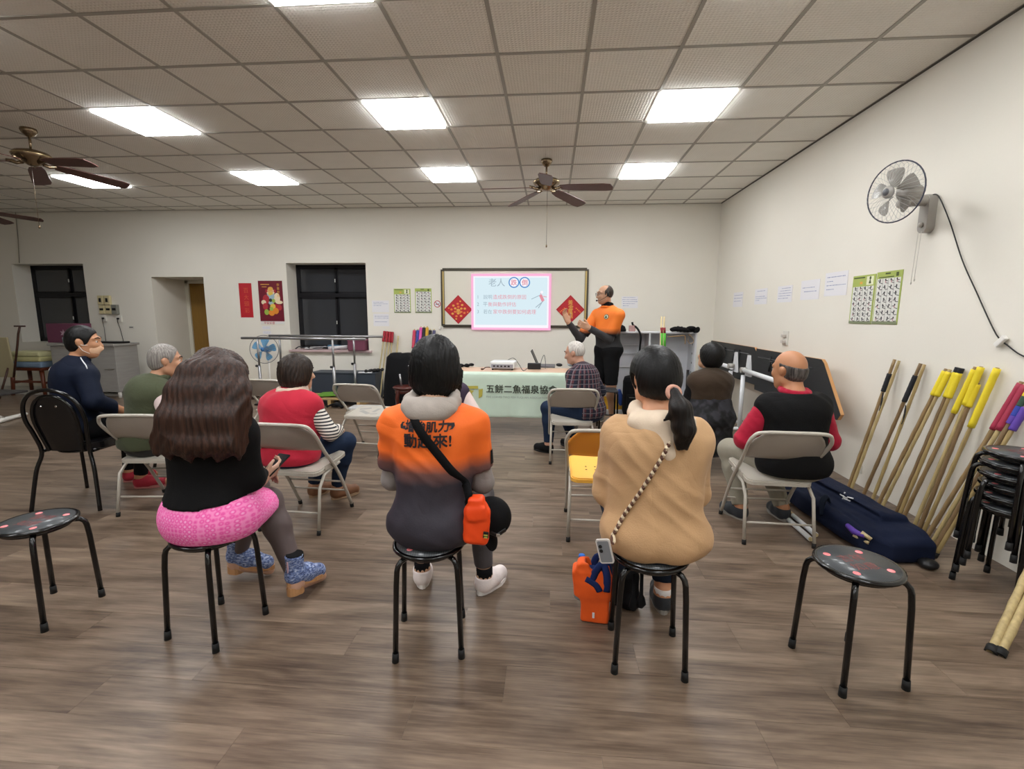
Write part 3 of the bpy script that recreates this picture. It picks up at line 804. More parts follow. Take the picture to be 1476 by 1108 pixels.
    def head_prims(s, face=True):
        c, R, k = s.hc, s.Rhd, s.hs; g = lambda x, y, z: c+R@(_ax((x, y, z))*k)
        out = [('ell', g(0, -.012, .022), (.076*k, .094*k, .092*k), R, .02), ('ell', g(0, .028, -.045), (.059*k, .062*k, .072*k), R, .035), ('ell', g(0, .052, -.092), (.030*k, .026*k, .022*k), R, .03),
               ('cap', g(-.05, .0, -.065), g(-.02, .05, -.092), .020*k, .018*k, .03, None), ('cap', g(.05, .0, -.065), g(.02, .05, -.092), .020*k, .018*k, .03, None)]
        if face:
            out += [('cap', g(0, .083, .012), g(0, .103, -.030), .009*k, .0135*k, .012, None), ('ell', g(-.011, .094, -.035), (.009*k, .010*k, .007*k), R, .008), ('ell', g(.011, .094, -.035), (.009*k, .010*k, .007*k), R, .008),
                    ('cap', g(-.045, .066, .028), g(0, .086, .026), .011*k, .012*k, .014, None), ('cap', g(.045, .066, .028), g(0, .086, .026), .011*k, .012*k, .014, None),
                    ('cap', g(-.04, .066, -.022), g(-.03, .072, -.018), .016*k, .016*k, .02, None), ('cap', g(.04, .066, -.022), g(.03, .072, -.018), .016*k, .016*k, .02, None),
                    ('cap', g(-.018, .079, -.063), g(.018, .079, -.063), .007*k, .007*k, .006, None), ('cap', g(-.016, .077, -.073), g(.016, .077, -.073), .008*k, .008*k, .006, None)]
        for q in (-1, 1):
            out += [('ell', g(q*.078, -.012, -.008), (.009*k, .017*k, .027*k), R@Rx(.15), .008), ('ell', g(q*.083, -.017, .002), (.006*k, .014*k, .019*k), R, .006)]
        return out
    def hand(s, q, dirv, palm, curl=.5, size=1., thumb_in=None, spread=.12):
        """fingers of hand q point along dirv at the knuckles, palm faces 'palm'"""
        s.handspec[q] = (dirv, palm, curl, size, spread)
    def hand_prims(s, q):
        w_ = s.hands[q]; fa = w_-s.el[q]; fa = fa/np.linalg.norm(fa)
        dirv, palm, curl, sz, spread = s.handspec.get(q, (fa+np.array([-q*.25, .35, -.15]), np.array([-q*.3, -.2, -1.]), .55, 1., .1))
        d = _ax(dirv); d = d/np.linalg.norm(d); n = _ax(palm); n = n-d*(n@d); n /= np.linalg.norm(n); side = np.cross(d, n)
        # thumb side: the radial side; for a palm facing n the right hand's thumb lies along q*side
        th = side*(1 if q > 0 else -1)
        sz = sz*s.k**.3; out = []; M = np.stack([side, d, n], 1)
        out.append(('cap', w_-fa*.02, w_+d*.02*sz, .026*sz, .027*sz, .02, (n, .72)))
        out.append(('box', w_+d*.055*sz, (.040*sz, .046*sz, .0135*sz), M, .012, .014))
        out.append(('ell', w_+d*.035*sz+th*.026*sz+n*.006, (.02*sz, .028*sz, .016*sz), M, .012))
        for i, (off, L) in enumerate(((.031, .070), (.0105, .078), (-.0105, .073), (-.030, .058))):
            b = w_+d*.096*sz+th*off*sz; a1 = curl*.75; sp = th*off*spread*10
            d1 = d*math.cos(a1)+n*math.sin(a1)+sp*.3; d1 /= np.linalg.norm(d1); d2 = d*math.cos(a1+curl*1.1)+n*math.sin(a1+curl*1.1)+sp*.25; d2 /= np.linalg.norm(d2)
            d3 = d*math.cos(a1+curl*1.8)+n*math.sin(a1+curl*1.8); d3 /= np.linalg.norm(d3)
            p1 = b+d1*L*.46*sz; p2 = p1+d2*L*.32*sz; p3 = p2+d3*L*.24*sz
            out += [('cap', b-d*.012, p1, .0092*sz, .0084*sz, .004, None), ('cap', p1, p2, .0084*sz, .0078*sz, .003, None), ('cap', p2, p3, .0078*sz, .0066*sz, .003, None)]
        t0 = w_+d*.030*sz+th*.034*sz; t1 = t0+(d*.62+th*.62+n*.28)*.036*sz; t2 = t1+(d*.86+th*.2+n*.32)*.034*sz
        out += [('cap', t0, t1, .0125*sz, .0105*sz, .010, None), ('cap', t1, t2, .0105*sz, .0085*sz, .004, None)]
        return out
    def foot_prims(s, q):
        a, t = s.an[q], s.toe[q]; d = t-a; d[2] = 0; d /= np.linalg.norm(d)
        return [('cap', a, a+np.array([0, 0, -.035])-d*.012, .036, .034, .03, None), ('cap', a+np.array([0, 0, -.045]), t, .034, .026, .03, None)]
    def body(s, skip=()):
        F = Field(s.lo, s.hi, s.h)
        for t in ('pelvis', 'belly', 'chest', 'shoulders', 'neck', 'uarm', 'farm', 'thigh', 'calf'):
            for p in s.P[t]: F.put(tuple(p))
        for p in s.head_prims(): F.put(p)
        for q in (-1, 1):
            c, R, k = s.hc, s.Rhd, s.hs
            F.put(('ell', c+R@(_ax((q*.031, .094, .004))*k), (.014*k, .010*k, .008*k), R, .006), sub=True)
            for p in s.hand_prims(q): F.put(p)
            for p in s.foot_prims(q): F.put(p)
        o = field_obj('body', F, s.skin, s.root)
        for q in (-1, 1):
            e = MB(); cc = s.hc+s.Rhd@(_ax((q*.031, .0765, .004))*s.hs); e.ell(cc, (.0105, .0105, .0105), 10, 8)
            fr = Matrix([list(r) for r in s.Rhd])
            e.ell(cc+s.Rhd[:, 1]*.0062, (.0062, .0052, .0062), 8, 6, None, 1)
            e.obj('eye', [mat('eye_white', '#b8aea2', .4), mat('eye_dark', '#1c120c', .2)], s.root)
            b = MB(); g = lambda x, y, z: s.hc+s.Rhd@(_ax((x, y, z))*s.hs)
            b.tube([g(q*.014, .096, .030), g(q*.032, .090, .037), g(q*.05, .074, .030)], [.003, .0042, .002], 6); b.obj('eyebrow', s.brow, s.root)
        lp = MB(); lp.tube([g(-.02, .080, -.068), g(-.008, .0875, -.0655), g(.008, .0875, -.0655), g(.02, .080, -.068)], [.002, .0045, .0045, .002], 6); lp.obj('lips', mat('lips', '#a5665a', .45), s.root)
        return o
    brow = mat('dark_brow', '#1d1714', .7)
    def limb(s, tok, frac, q=None, flat=True):
        out = []
        ps = s.P[tok]
        for i, p in enumerate(ps):
            if q is not None and tok in ('uarm', 'farm', 'thigh') and i != (0 if q < 0 else 1): continue
            p = list(p); a, b = _ax(p[1]), _ax(p[2])
            if tok == 'calf' and i % 2 == 0: out.append(tuple(p)); continue
            if isinstance(frac, tuple): a = a+(b-a)*frac[0]; p[1] = a; fr_ = frac[1]
            else: fr_ = frac
            if fr_ < 1: p[2] = a+(b-a)*fr_; p[4] = p[3]+(p[4]-p[3])*fr_
            if flat: p[6] = True
            out.append(tuple(p))
        return out
    def garment(s, name, mats, toks, t=.014, h=.009, cuts=(), amp=.004, fr=38., extra=(), sub=(), pick=None, tmul=None, post=None):
        F = Field(s.lo-.03, s.hi+.03, h); s.G += 1
        for tk in toks:
            if isinstance(tk, str): tk = (tk,)
            nm = tk[0]; inf = (tmul or {}).get(nm, t)
            if len(tk) > 1:
                ps = s.limb(nm, tk[1], tk[2] if len(tk) > 2 else None)
                for p in ps: F.put(p, inf)
            else:
                for p in s.P[nm]: F.put(tuple(p), inf)
        for p in extra: F.put(p)
        for p in sub: F.put(p, 0, True)
        for pt, n in cuts: F.cut(pt, n)
        for p in (post or ()): F.put(p)
        return field_obj(name, F, mats, s.root, folds_fn(amp, fr, s.G+s.loc[0]) if amp else None, pick)
    def hair(s, mats, prims, cut_face=True, amp=.0025, h=.007, name='hair', fr=120, cuts=(), face=(.0, .105, -.05, .072, .075, .105), infl=.012, extra_sub=(), base=True):
        lo = s.hc-.3; hi = s.hc+.25; lo[2] -= .35
        F = Field(lo, hi, h); c, R, k = s.hc, s.Rhd, s.hs; g = lambda x, y, z: c+R@(_ax((x, y, z))*k)
        s.g = g
        if base: F.put(('ell', g(0, -.014, .024), (.076*k, .094*k, .092*k), R, .02), infl)
        for p in prims: F.put(p)
        if cut_face: F.put(('ell', g(face[0], face[1], face[2]), (face[3]*k, face[4]*k, face[5]*k), R, .012), 0, True)
        for p in extra_sub: F.put(p, 0, True)
        for pt, n in cuts: F.cut(pt, n)
        def strands(V):
            L = (V-c)@R; a = np.arctan2(L[:, 0], -L[:, 1]-.0)
            return amp*(np.sin(a*46+6*np.sin(L[:, 2]*14+a*3))*.6+np.sin(a*91+8*np.sin(L[:, 2]*9))*.4)
        return field_obj(name, F, mats, s.root, strands if amp else None)
    def shoe(s, q, mat_up, mat_sole, w_=.043, high=0., heel=.0, L=1.):
        a, t = s.an[q], s.toe[q]; d = (t-a).copy(); d[2] = 0; d /= np.linalg.norm(d); sd = np.array([-d[1], d[0], 0])
        base = a.copy(); base[2] = a[2]-.085
        A = base-d*.055*L; B = base+d*.185*L; zf = base[2]+.02+heel*.35
        F = Field(np.minimum(A, B)-.13, np.maximum(A, B)+np.array([.13, .13, .3]), .006)
        F.put(('cap', A+d*.045*L+np.array([0, 0, .045+heel]), base+d*.06*L+np.array([0, 0, .045+heel*.6]), w_, w_+.004, .03, None))
        F.put(('cap', base+d*.06*L+np.array([0, 0, .044+heel*.5]), B-d*.045*L+np.array([0, 0, .036+heel*.05]), w_+.002, w_-.002, .03, None))
        F.put(('cap', base+np.array([0, 0, .05+heel]), base+np.array([0, 0, .085+heel+high])-d*.004, .040, .043, .03, True))
        F.cut(base+np.array([0, 0, .012+heel*.5]), (d[0]*-.0+d[0]*0, 0, -1)) if not heel else F.cut(base+np.array([0, 0, .014+heel*.6]), tuple(np.array([0, 0, -1.])-d*heel*5.0))
        o = field_obj('shoe', F, mat_up, s.root, None)
        so = MB(); n = 18; out = []
        for i in range(n):
            an = 2*math.pi*i/n; c_, s_ = math.cos(an), math.sin(an)
            ww = w_+.006-(.007 if c_ < 0 else 0)
            out.append((c_*.118*L, s_*(ww if abs(c_) < 1 else ww)))
        ctr = base+d*.065*L
        M = Matrix(((d[0], sd[0], 0, ctr[0]), (d[1], sd[1], 0, ctr[1]), (0, 0, 1, base[2]), (0, 0, 0, 1)))
        if heel:
            vs = []
            for z in (0, 1):
                for x, y in out:
                    hx = heel*(.5-(x/.236/L))*1.1; vs.append(M@Vector((x, y, (hx+.022 if z else hx))))
            so.add(vs, [[i, (i+1) % n, n+(i+1) % n, n+i] for i in range(n)]+[list(range(n))[::-1], list(range(n, 2*n))])
            so.prism([(x*.36-.075*L, y*.86) for x, y in out], .0, heel*.95, M)
        else:
            so.prism(out, 0.001, .022, M)
        so.obj('sole', mat_sole, o)
        return o
def cloth(name, c, rough=.85, var=.06, bump=.12, bscale=160, sheen=.08, crease=.14):
    if name in MATS: return MATS[name]
    m = mat(name, c, rough, var=var, vscale=9, bump=bump, bscale=bscale, sheen=sheen if int(c[1:3], 16) > 40 else 0, spec=.2)
    if crease: add_creases(m, crease)
    return m
def add_creases(m, k=.14):
    nt = m.node_tree; b = nt.nodes['Principled BSDF']; n = nt.nodes.new('ShaderNodeTexNoise'); n.inputs['Scale'].default_value = 5.; n.inputs['Detail'].default_value = 1.5; n.inputs['Distortion'].default_value = .9
    nt.links.new(coords(nt, 'Object', (1, 1, 1.5)), n.inputs[0])
    r = math_(nt, 'ABSOLUTE', math_(nt, 'SUBTRACT', n.outputs[0], .5))
    bp = nt.nodes.new('ShaderNodeBump'); bp.inputs['Strength'].default_value = k; bp.inputs['Distance'].default_value = .06
    nt.links.new(r, bp.inputs['Height'])
    if b.inputs['Normal'].is_linked: nt.links.new(b.inputs['Normal'].links[0].from_socket, bp.inputs['Normal'])
    nt.links.new(bp.outputs[0], b.inputs['Normal'])
def hair_mat(name, c1, c2):
    def fn(nt):
        v = coords(nt, 'Object', (60, 60, 3)); return ramp(nt, noise(nt, v, 2, 4), [(.35, c1), (.7, c2)])
    m = node_mat(name, fn, .46, spec=.32); nt = m.node_tree
    n = noise(nt, coords(nt, 'Object', (90, 90, 4)), 2.5, 3); bp = nt.nodes.new('ShaderNodeBump'); bp.inputs['Strength'].default_value = .35; bp.inputs['Distance'].default_value = .004
    nt.links.new(n, bp.inputs['Height']); nt.links.new(bp.outputs[0], nt.nodes['Principled BSDF'].inputs['Normal']); return m
# ------------------------------------------------------------------ the people
def T3(v): return np.array(list(v))
M_hair_black = hair_mat('black_hair', '#050505', '#0f0e0e'); M_hair_brown = hair_mat('brown_hair', '#1f1410', '#452c21'); M_hair_grey = hair_mat('grey_hair', '#6d6864', '#a39d97')
M_hair_dark = hair_mat('dark_brown_hair', '#0a0807', '#1d1613'); M_hair_white = hair_mat('white_hair', '#a59f99', '#d6d1ca')
def ring(s, c, r, th, tiltback=.0, n=12, k=.02, sx=1., a0=0., a1=2*math.pi):
    out = []; pts = []
    for i in range(n+1):
        a = a0+(a1-a0)*i/n; p = _ax(c)+s.rx*math.cos(a)*r*sx+s.f*math.sin(a)*r+s.u*math.sin(a)*tiltback
        pts.append(p)
    return [('cap', pts[i], pts[i+1], th, th, k, None) for i in range(n)]
def gradient_mat(name, top, bot, z0, z1, wob=.05):
    def fn(nt):
        v = coords(nt, 'Object'); z = xyz(nt, v)[2]; n = noise(nt, v, 7, 3)
        f = math_(nt, 'ADD', z, math_(nt, 'MULTIPLY', math_(nt, 'SUBTRACT', n, .5), wob))
        mr = nt.nodes.new('ShaderNodeMapRange'); mr.inputs[1].default_value = z0; mr.inputs[2].default_value = z1; nt.links.new(f, mr.inputs[0])
        return ramp(nt, mr.outputs[0], [(0, bot), (.45, '#6d4a44'), (1, top)])
    m = node_mat(name, fn, .6, bump=.08, bscale=150, spec=.3); add_creases(m, .16); return m
def lay_on(s, name, target, vs, fs, mats, origin, ux, uy, off=.005, sub=3, parent=None, mi=None):
    """lay flat lettering on a garment: each point is dropped on the cloth along the print's own normal"""
    me = bpy.data.meshes.new(name); me.from_pydata([tuple(v) for v in vs], [], fs)
    bm = bmesh.new(); bm.from_mesh(me); bmesh.ops.triangulate(bm, faces=bm.faces[:])
    for _ in range(sub):
        ed = [e for e in bm.edges if e.calc_length() > .012]
        if ed: bmesh.ops.subdivide_edges(bm, edges=ed, cuts=1)
        bmesh.ops.triangulate(bm, faces=bm.faces[:])
    O, U, Vv = Vector(origin), Vector(ux).normalized(), Vector(uy).normalized(); Nn = U.cross(Vv)
    from mathutils.bvhtree import BVHTree
    tv = [v.co.copy() for v in target.data.vertices]; tree = BVHTree.FromPolygons(tv, [list(p.vertices) for p in target.data.polygons])
    last = 0
    for v in bm.verts:
        p = O+U*v.co.x+Vv*v.co.y
        hit = tree.ray_cast(p+Nn*.3, -Nn)
        if hit[0] is not None: v.co = hit[0]+Nn*off
        else: v.co = p
    bm.to_mesh(me); bm.free(); me.materials.append(mats)
    return link(name, me, parent or target)
def strap(s_root, name, pts, wd, th, m, nrm=None):
    mb = MB(); mb.tube(pts, 1., 8, flat=(wd, th)); return mb.obj(name, m, s_root)
M_sole_w = mat('white_sole', '#e8e4e0', .6); M_sole_b = mat('black_sole', '#1a1a1a', .7); M_sole_t = mat('wood_sole', '#b98a5e', .5, var=.1, vscale=30)
M_navy = cloth('navy_cloth', '#161d2b'); M_blackc = cloth('black_cloth', '#0f0f11'); M_greyp = cloth('grey_trousers', '#4f4b4d'); M_khaki = cloth('khaki_trousers', '#8f8a7c')
M_jean = cloth('dark_jeans', '#1d2a40')

# --- woman in the orange shirt
p = Person('seated woman with black bob in orange shirt fading to grey, seen from behind', (-.49, 1.90), 0, seat=.457, k=.99, bw=1.0, sw=.158, yaw=2, pitch=-4, lean=3,
           legs={-1: ((-.16, .40, .50), (-.165, .385, .085), (-.20, .53, .035)), 1: ((.14, .40, .50), (.17, .35, .085), (.24, .48, .035))}, skin='#c9a184')
p.body()
M_or = gradient_mat('orange_fade_cloth', '#f2702a', '#36333b', .735, .85)
shirt = p.garment('shirt', M_or, ['pelvis', 'belly', 'chest', 'shoulders', ('uarm', .74)], t=.020, amp=.011, fr=52, tmul={'uarm': .022, 'pelvis': .014}, cuts=[((0, 0, .466), (0, 0, -1)), ((0, .155, 0), (0, 1, 0)), (p.nk+p.u*.0, p.u)])
p.garment('undershirt_sleeves', cloth('grey_knit', '#8b8481'), ['farm', 'uarm'], t=.006, amp=.002)
hood = p.garment('hood', cloth('grey_hood', '#a39a92'), [], amp=.006, fr=55, extra=ring(p, p.nk+p.u*.02-p.f*.012, .086, .026, .03, sx=1.10)+[('ell', p.nk-p.f*.085-p.u*.004, (.112, .048, .044), Rx(.35), .03), ('ell', p.nk-p.f*.105-p.u*.026, (.085, .040, .032), None, .03)], h=.007)
p.garment('trousers', M_greyp, ['pelvis', 'thigh', ('calf', .80)], t=.008, amp=.003, cuts=[((0, .03, .57), (0, -.5, 1))])
for q in (-1, 1):
    p.shoe(q, cloth('white_pink_shoe', '#e6dcd9', .6), M_sole_w, high=.005)
    MB().tube([p.an[q]+np.array([0, 0, -.01]), p.an[q]+np.array([0, -.003, .055])], [.043, .042], 12).obj('sock', M_blackc, p.root)
c = p.hc; R = p.Rhd; g = lambda x, y, z: c+R@_ax((x, y, z))
p.hair(M_hair_black, [('ell', g(0, -.02, .022), (.099, .108, .104), R, .03), ('ell', g(0, -.03, -.055), (.104, .088, .088), R, .05), ('cap', g(-.085, .01, -.03), g(-.088, .02, -.13), .026, .016, .03, None), ('cap', g(.085, .01, -.03), g(.088, .02, -.13), .026, .016, .03, None)],
       cuts=[(g(0, 0, -.128), (0, 0, -1))], face=(0, .105, -.04, .066, .075, .10), amp=.0038)
t1, f1 = glyphs('增強肌力', 1); t1 = fit(t1, .172)
t2, f2 = glyphs('動起來!', 1); t2 = fit(t2, .186)
hk = [(-.105, .0), (-.082, .0), (-.082, .013), (-.094, .010), (-.096, .018), (-.086, .026), (-.100, .024), (-.108, .012)]
vs, fs = [], []
for dx, dy in ((0, 0), (.0022, 0), (0, .0022), (.0022, .0022), (.0011, -.0012)):
    for tt, ff, ox, oy in ((t1, f1, 0, 0), (t2, f2, .004, -.056)):
        k0 = len(vs); vs += [Vector((v.x+ox+dx, v.y+oy+dy, 0)) for v in tt]; fs += [[i+k0 for i in f] for f in ff]
k0 = len(vs); vs += [Vector((x-.002, y-.012, 0)) for x, y in hk]; fs.append([k0+i for i in range(len(hk))][::1])
k0 = len(vs); vs += [Vector((-x+.002, .012-y, 0)) for x, y in hk]; fs.append([k0+i for i in range(len(hk))])
O = p.che+np.array([.005, -.25, .090])
lay_on(p, 'shirt_lettering', shirt, vs, fs, mat('black_print', '#17131a', .7), O, (1, 0, 0), (0, 0, 1))
for q in (-1, 1):
    pl, pf = MB(), None
    ps = [(-.018, -.03), (.018, -.03), (.018, .03), (-.018, .03)] if q > 0 else [(.024*math.cos(a*.5), .027*math.sin(a*.5)) for a in range(13)]
    mid = p.sh[q]+(p.el[q]-p.sh[q])*.52
    lay_on(p, 'sleeve_patch', shirt, [Vector((x, y, 0)) for x, y in ps], [list(range(len(ps)))], M_blackc if q > 0 else mat('white_print', '#d8d8d8', .6), mid, (.25, -.95*q*q if q > 0 else .95, 0) if 0 else ((0, q, 0)), (0, 0, 1), .003)
ORANGE = p

# --- woman in the tan hoodie
p = Person('seated woman in tan hoodie with long black ponytail, seen from behind', (.438, 1.90), 0, seat=.457, k=.935, bw=1.18, bd=1.2, ba=1.10, bl=1.1, sw=.146, hs=1.03, yaw=18, pitch=-6, lean=5, skin='#c8916f',
           legs={-1: ((-.10, .40, .50), (-.055, .32, .085), (-.08, .47, .035)), 1: ((.13, .40, .50), (.125, .28, .085), (.135, .43, .035))})
p.body()
M_tan = cloth('tan_fleece', '#bd9870', var=.05, crease=.18)
tan = p.garment('hoodie', M_tan, ['pelvis', 'belly', 'chest', 'shoulders', 'uarm', ('farm', .95)], t=.022, amp=.013, fr=44, tmul={'uarm': .024, 'farm': .02, 'pelvis': .016}, cuts=[((0, 0, .463), (0, 0, -1)), ((0, .20, 0), (0, 1, 0.0)), (p.nk+p.u*.0, p.u)])
M_cream = cloth('cream_fleece', '#dcc9b2')
q0 = p.nk-p.f*.142-p.u*.125+p.rx*.012
p.garment('hood', M_cream, [], amp=.004, fr=60, h=.007, extra=ring(p, p.nk+p.u*.016-p.f*.005, .086, .028, .028, sx=1.05)+[('cap', p.nk-p.f*.085-p.rx*.095-p.u*.012, q0, .036, .022, .03, None), ('cap', p.nk-p.f*.085+p.rx*.095-p.u*.012, q0, .036, .022, .03, None), ('cap', p.nk-p.f*.112-p.u*.02, q0, .05, .024, .03, None), ('ell', p.nk-p.f*.095-p.u*.012, (.115, .045, .042), None, .03)])
p.garment('trousers', M_navy, ['pelvis', 'thigh', ('calf', .80)], t=.008, amp=.003, cuts=[((0, .03, .55), (0, -.5, 1))])
for q in (-1, 1):
    p.shoe(q, cloth('grey_sneaker', '#33363a', .6), mat('grey_sole', '#8f8b84', .6), high=.0)
    MB().tube([p.an[q]+np.array([0, 0, -.01]), p.an[q]+np.array([0, -.003, .035])], [.044, .044], 12).obj('sock', mat('white_sock', '#dedad8', .8), p.root)
c = p.hc; R = p.Rhd; g = lambda x, y, z: c+R@_ax((x, y, z))
an_ = p.W(onY(972, 566, 1.80)); m1 = p.W(onY(981, 590, 1.76)); m2 = p.W(onY(986, 618, 1.755)); m3 = p.W(onY(978, 646, 1.76)); m4 = p.W(onY(958, 600, 1.765))
p.hair(M_hair_dark if 0 else M_hair_black, [('ell', g(0, -.02, .02), (.094, .108, .106), R, .03), ('ell', g(0, -.045, -.03), (.078, .07, .07), R, .05)], face=(0, .10, -.055, .085, .095, .118), amp=.0018, extra_sub=[('ell', g(0, .0, -.115), (.09, .08, .055), R, .03), ('ell', g(-.085, -.002, -.02), (.02, .026, .04), R, .02)])
p.hair(M_hair_dark, [('cap', an_, m1, .022, .036, .02, None), ('cap', m1, m2, .036, .040, .02, None), ('cap', m2, m3, .040, .012, .02, None), ('cap', m1, m4-np.array([0, 0, .015]), .02, .006, .02, None), ('cap', m2, m3+np.array([.03, 0, -.005]), .03, .006, .02, None)], cut_face=False, amp=.003, name='ponytail', base=False)
sc = MB(); sc.tube(arc((0, 0), .024, 0, 2*math.pi*15/16, 15, 'xz', 0), .0095, 8, closed=True); so = sc.obj('scrunchie', mat('pink_scrunchie', '#c08f7c', .7), p.root); so.location = Vector(list(an_+np.array([-.002, .0, .0]))); so.rotation_euler = (-.5, .5, 0)
TANP = p

# --- long haired woman in the pink skirt
p = Person('seated woman with long brown hair, black sweater and pink skirt', (-1.485, 1.88), -12, seat=.457, k=.89, bw=1.06, bd=1.05, bl=1.08, sw=.158, yaw=-14, pitch=-12, lean=4, skin='#c39a83', hip=.11)
l = p.W
p.kn[1] = l(onY(386, 722, 2.20)); p.an[1] = l((-1.245, 2.10, .125)); p.toe[1] = l((-1.195, 2.255, .035))
p.kn[-1] = l((-1.56, 2.30, .50)); p.an[-1] = l((-1.655, 2.25, .125)); p.toe[-1] = l((-1.505, 2.29, .035))
H = p.H; p.P['thigh'] = []; p.P['calf'] = []
for q in (-1, 1):
    hp = H+np.array([q*.11, .01, -.01]); kn, an = p.kn[q], p.an[q]; md = kn+(an-kn)*.33
    p.P['thigh'].append(['cap', hp, kn, .098, .062, .05, None]); p.P['calf'] += [['cap', kn, md, .058, .057, .04, None], ['cap', md, an, .057, .038, .04, None]]
p.el[1] = l(onY(357, 690, 1.92)); p.hands[1] = l(onY(377, 690, 2.12))
p.P['uarm'][1] = ['cap', p.sh[1], p.el[1], .055, .046, .045, None]; p.P['farm'][1] = ['cap', p.el[1], p.hands[1], .046, .032, .03, None]
p.lo = np.minimum(p.lo, np.min([p.kn[q] for q in (-1, 1)]+[p.toe[q] for q in (-1, 1)]+[p.an[q] for q in (-1, 1)], axis=0)-.15); p.hi = np.maximum(p.hi, np.max([p.kn[q] for q in (-1, 1)]+[p.toe[q] for q in (-1, 1)], axis=0)+.15); p.lo[2] = 0
p.hand(1, np.array([.15, .9, .25]), np.array([-.8, 0, .5]), .7)
p.body()
def pink_fn(nt):
    v = coords(nt, 'Object', (1, .55, 1)); vo = nt.nodes.new('ShaderNodeTexVoronoi'); vo.inputs['Scale'].default_value = 52; vo.inputs['Randomness'].default_value = .15; nt.links.new(v, vo.inputs['Vector'])
    return ramp(nt, vo.outputs['Distance'], [(.15, '#f7a8d4'), (.38, '#ee4fa4'), (.62, '#f78cc4')])
M_tights = mat('sheer_tights', '#5d5150', .5, spec=.3)
p.garment('tights', M_tights, ['thigh', 'calf'], t=.004, amp=0, h=.008)
p.garment('skirt', node_mat('pink_print_cloth', pink_fn, .8, bump=.1, bscale=150), ['pelvis', ('thigh', .80)], t=.016, amp=.005, fr=34, tmul={'pelvis': .024}, extra=[('ell', H+np.array([0, .0, -.03]), (.205, .15, .085), None, .03)], cuts=[((0, 0, .461), (0, 0, -1)), ((0, 0, .64), (0, 0, 1))])
p.garment('sweater', cloth('black_knit', '#0d0d0e', bump=.2), ['pelvis', 'belly', 'chest', 'shoulders', 'neck', 'uarm', ('farm', .93)], t=.020, amp=.005, fr=30, tmul={'pelvis': .030, 'neck': .004}, cuts=[((0, -.1, .622), (0, .12, -1)), (p.nk+p.u*.035, p.u), ((0, .20, 0), (0, 1, -.6))])
c = p.hc; R = p.Rhd; g = lambda x, y, z: c+R@_ax((x, y, z))
rows = ((536, 272, 338, .105), (562, 256, 345, .070), (602, 241, 350, .025), (640, 229, 345, .0)); cap_ = []
for i in range(8):
    t_ = i/7; Yk = 1.725+.085*max(0, t_-.35)**1.2; xs_ = -.062+.124*t_
    ch = [g(xs_*.7, -.060, .085)]
    for (yy, xa, xb, dy) in rows: ch.append(l(onY(xa+(xb-xa)*t_, yy, Yk+dy)))
    ch.append(l(onY(229+(345-229)*t_+3*((i % 3)-1), 655+6*(i % 2)+6*math.sin(t_*3), Yk)))
    rr = (.030, .036, .038, .036, .030, .006)
    cap_ += [('cap', ch[q], ch[q+1], rr[q], rr[q+1], .035, None) for q in range(5)]
p.hair(M_hair_brown, [('ell', g(0, -.018, .02), (.092, .106, .106), R, .03), ('cap', g(-.07, .0, -.01), g(-.085, -.01, -.12), .034, .04, .05, None), ('cap', g(.07, .01, -.015), g(.085, .0, -.13), .032, .036, .05, None)]+cap_,
       cuts=[], amp=.0035, face=(0, .108, -.05, .066, .075, .11))
M_boot = node_mat('blue_print_boot', lambda nt: ramp(nt, noise(nt, coords(nt, 'Object', (1, 1, 2.2)), 70, 2), [(.38, '#3d4a72'), (.52, '#6c7fae'), (.66, '#a9b4cc')]), .6)
for q in (-1, 1):
    b = p.shoe(q, M_boot, M_sole_t, w_=.042, high=.07, heel=.045)
    a = p.an[q]; d = p.toe[q]-a; d[2] = 0; d /= np.linalg.norm(d)
    MB().tube([a+np.array([0, 0, .098]), a+np.array([0, 0, .118])], [.043, .040], 14).obj('sock_cuff', M_blackc, p.root)
    z_ = MB(); z_.box(T3(a-d*.044+np.array([0, 0, .045])), (.009, .009, .10), (0, 0, math.atan2(d[1], d[0])), .003); z_.obj('zip', mat('pale_pink', '#cfaab0', .5), b)
ph = MB(); ph.box((0, 0, 0), (.075, .15, .009), None, .004); pho = ph.obj('phone', mat('phone_black', '#131419', .15))
hh = p.root.location+Euler((0, 0, p.rz)).to_matrix()@Vector(list(p.hands[1]))
pho.location = hh+Vector((.02, .085, .045)); pho.rotation_euler = (.5, 0, -.3); tag(pho, 'black phone held in the hand of the woman in the pink skirt', 'phone')
PINK = p

# --- masked man in the navy jacket
p = Person('seated man in navy tracksuit jacket wearing a peach face mask', (-3.545, 3.20), -22, seat=.487, k=.95, bw=1.04, sw=.175, yaw=-30, pitch=-4, lean=5, twist=-6, skin='#b98562', h=.0075,
           legs={-1: ((-.10, .40, .53), (-.13, .36, .085), (-.05, .50, .035)), 1: ((.13, .40, .53), (.12, .32, .085), (.24, .44, .035))}, arms={1: ((.265, .02, .78), (.16, .26, .64)), -1: ((-.27, .05, .78), (-.12, .28, .64))})
p.body()
M_jk = cloth('navy_tracksuit', '#0f1729', .7)
jk = p.garment('jacket', M_jk, ['pelvis', 'belly', 'chest', 'shoulders', 'uarm', ('farm', .92)], t=.021, amp=.006, fr=30, cuts=[((0, 0, .54), (0, 0, -1)), ((0, .17, 0), (0, 1, 0))])
col = p.garment('collar', M_jk, [], amp=.0015, extra=ring(p, p.nk+p.u*.03+p.f*.004, .062, .016, .012, k=.01)+ring(p, p.nk+p.u*.008, .068, .018, .012, k=.01), h=.007)
p.garment('trousers', M_blackc, ['pelvis', 'thigh', ('calf', .92)], t=.010, amp=.003, cuts=[((0, 0, .66), (0, 0, 1)), ((0, 0, .478), (0, 0, -1))] if 0 else [((0, 0, .66), (0, 0, 1))])
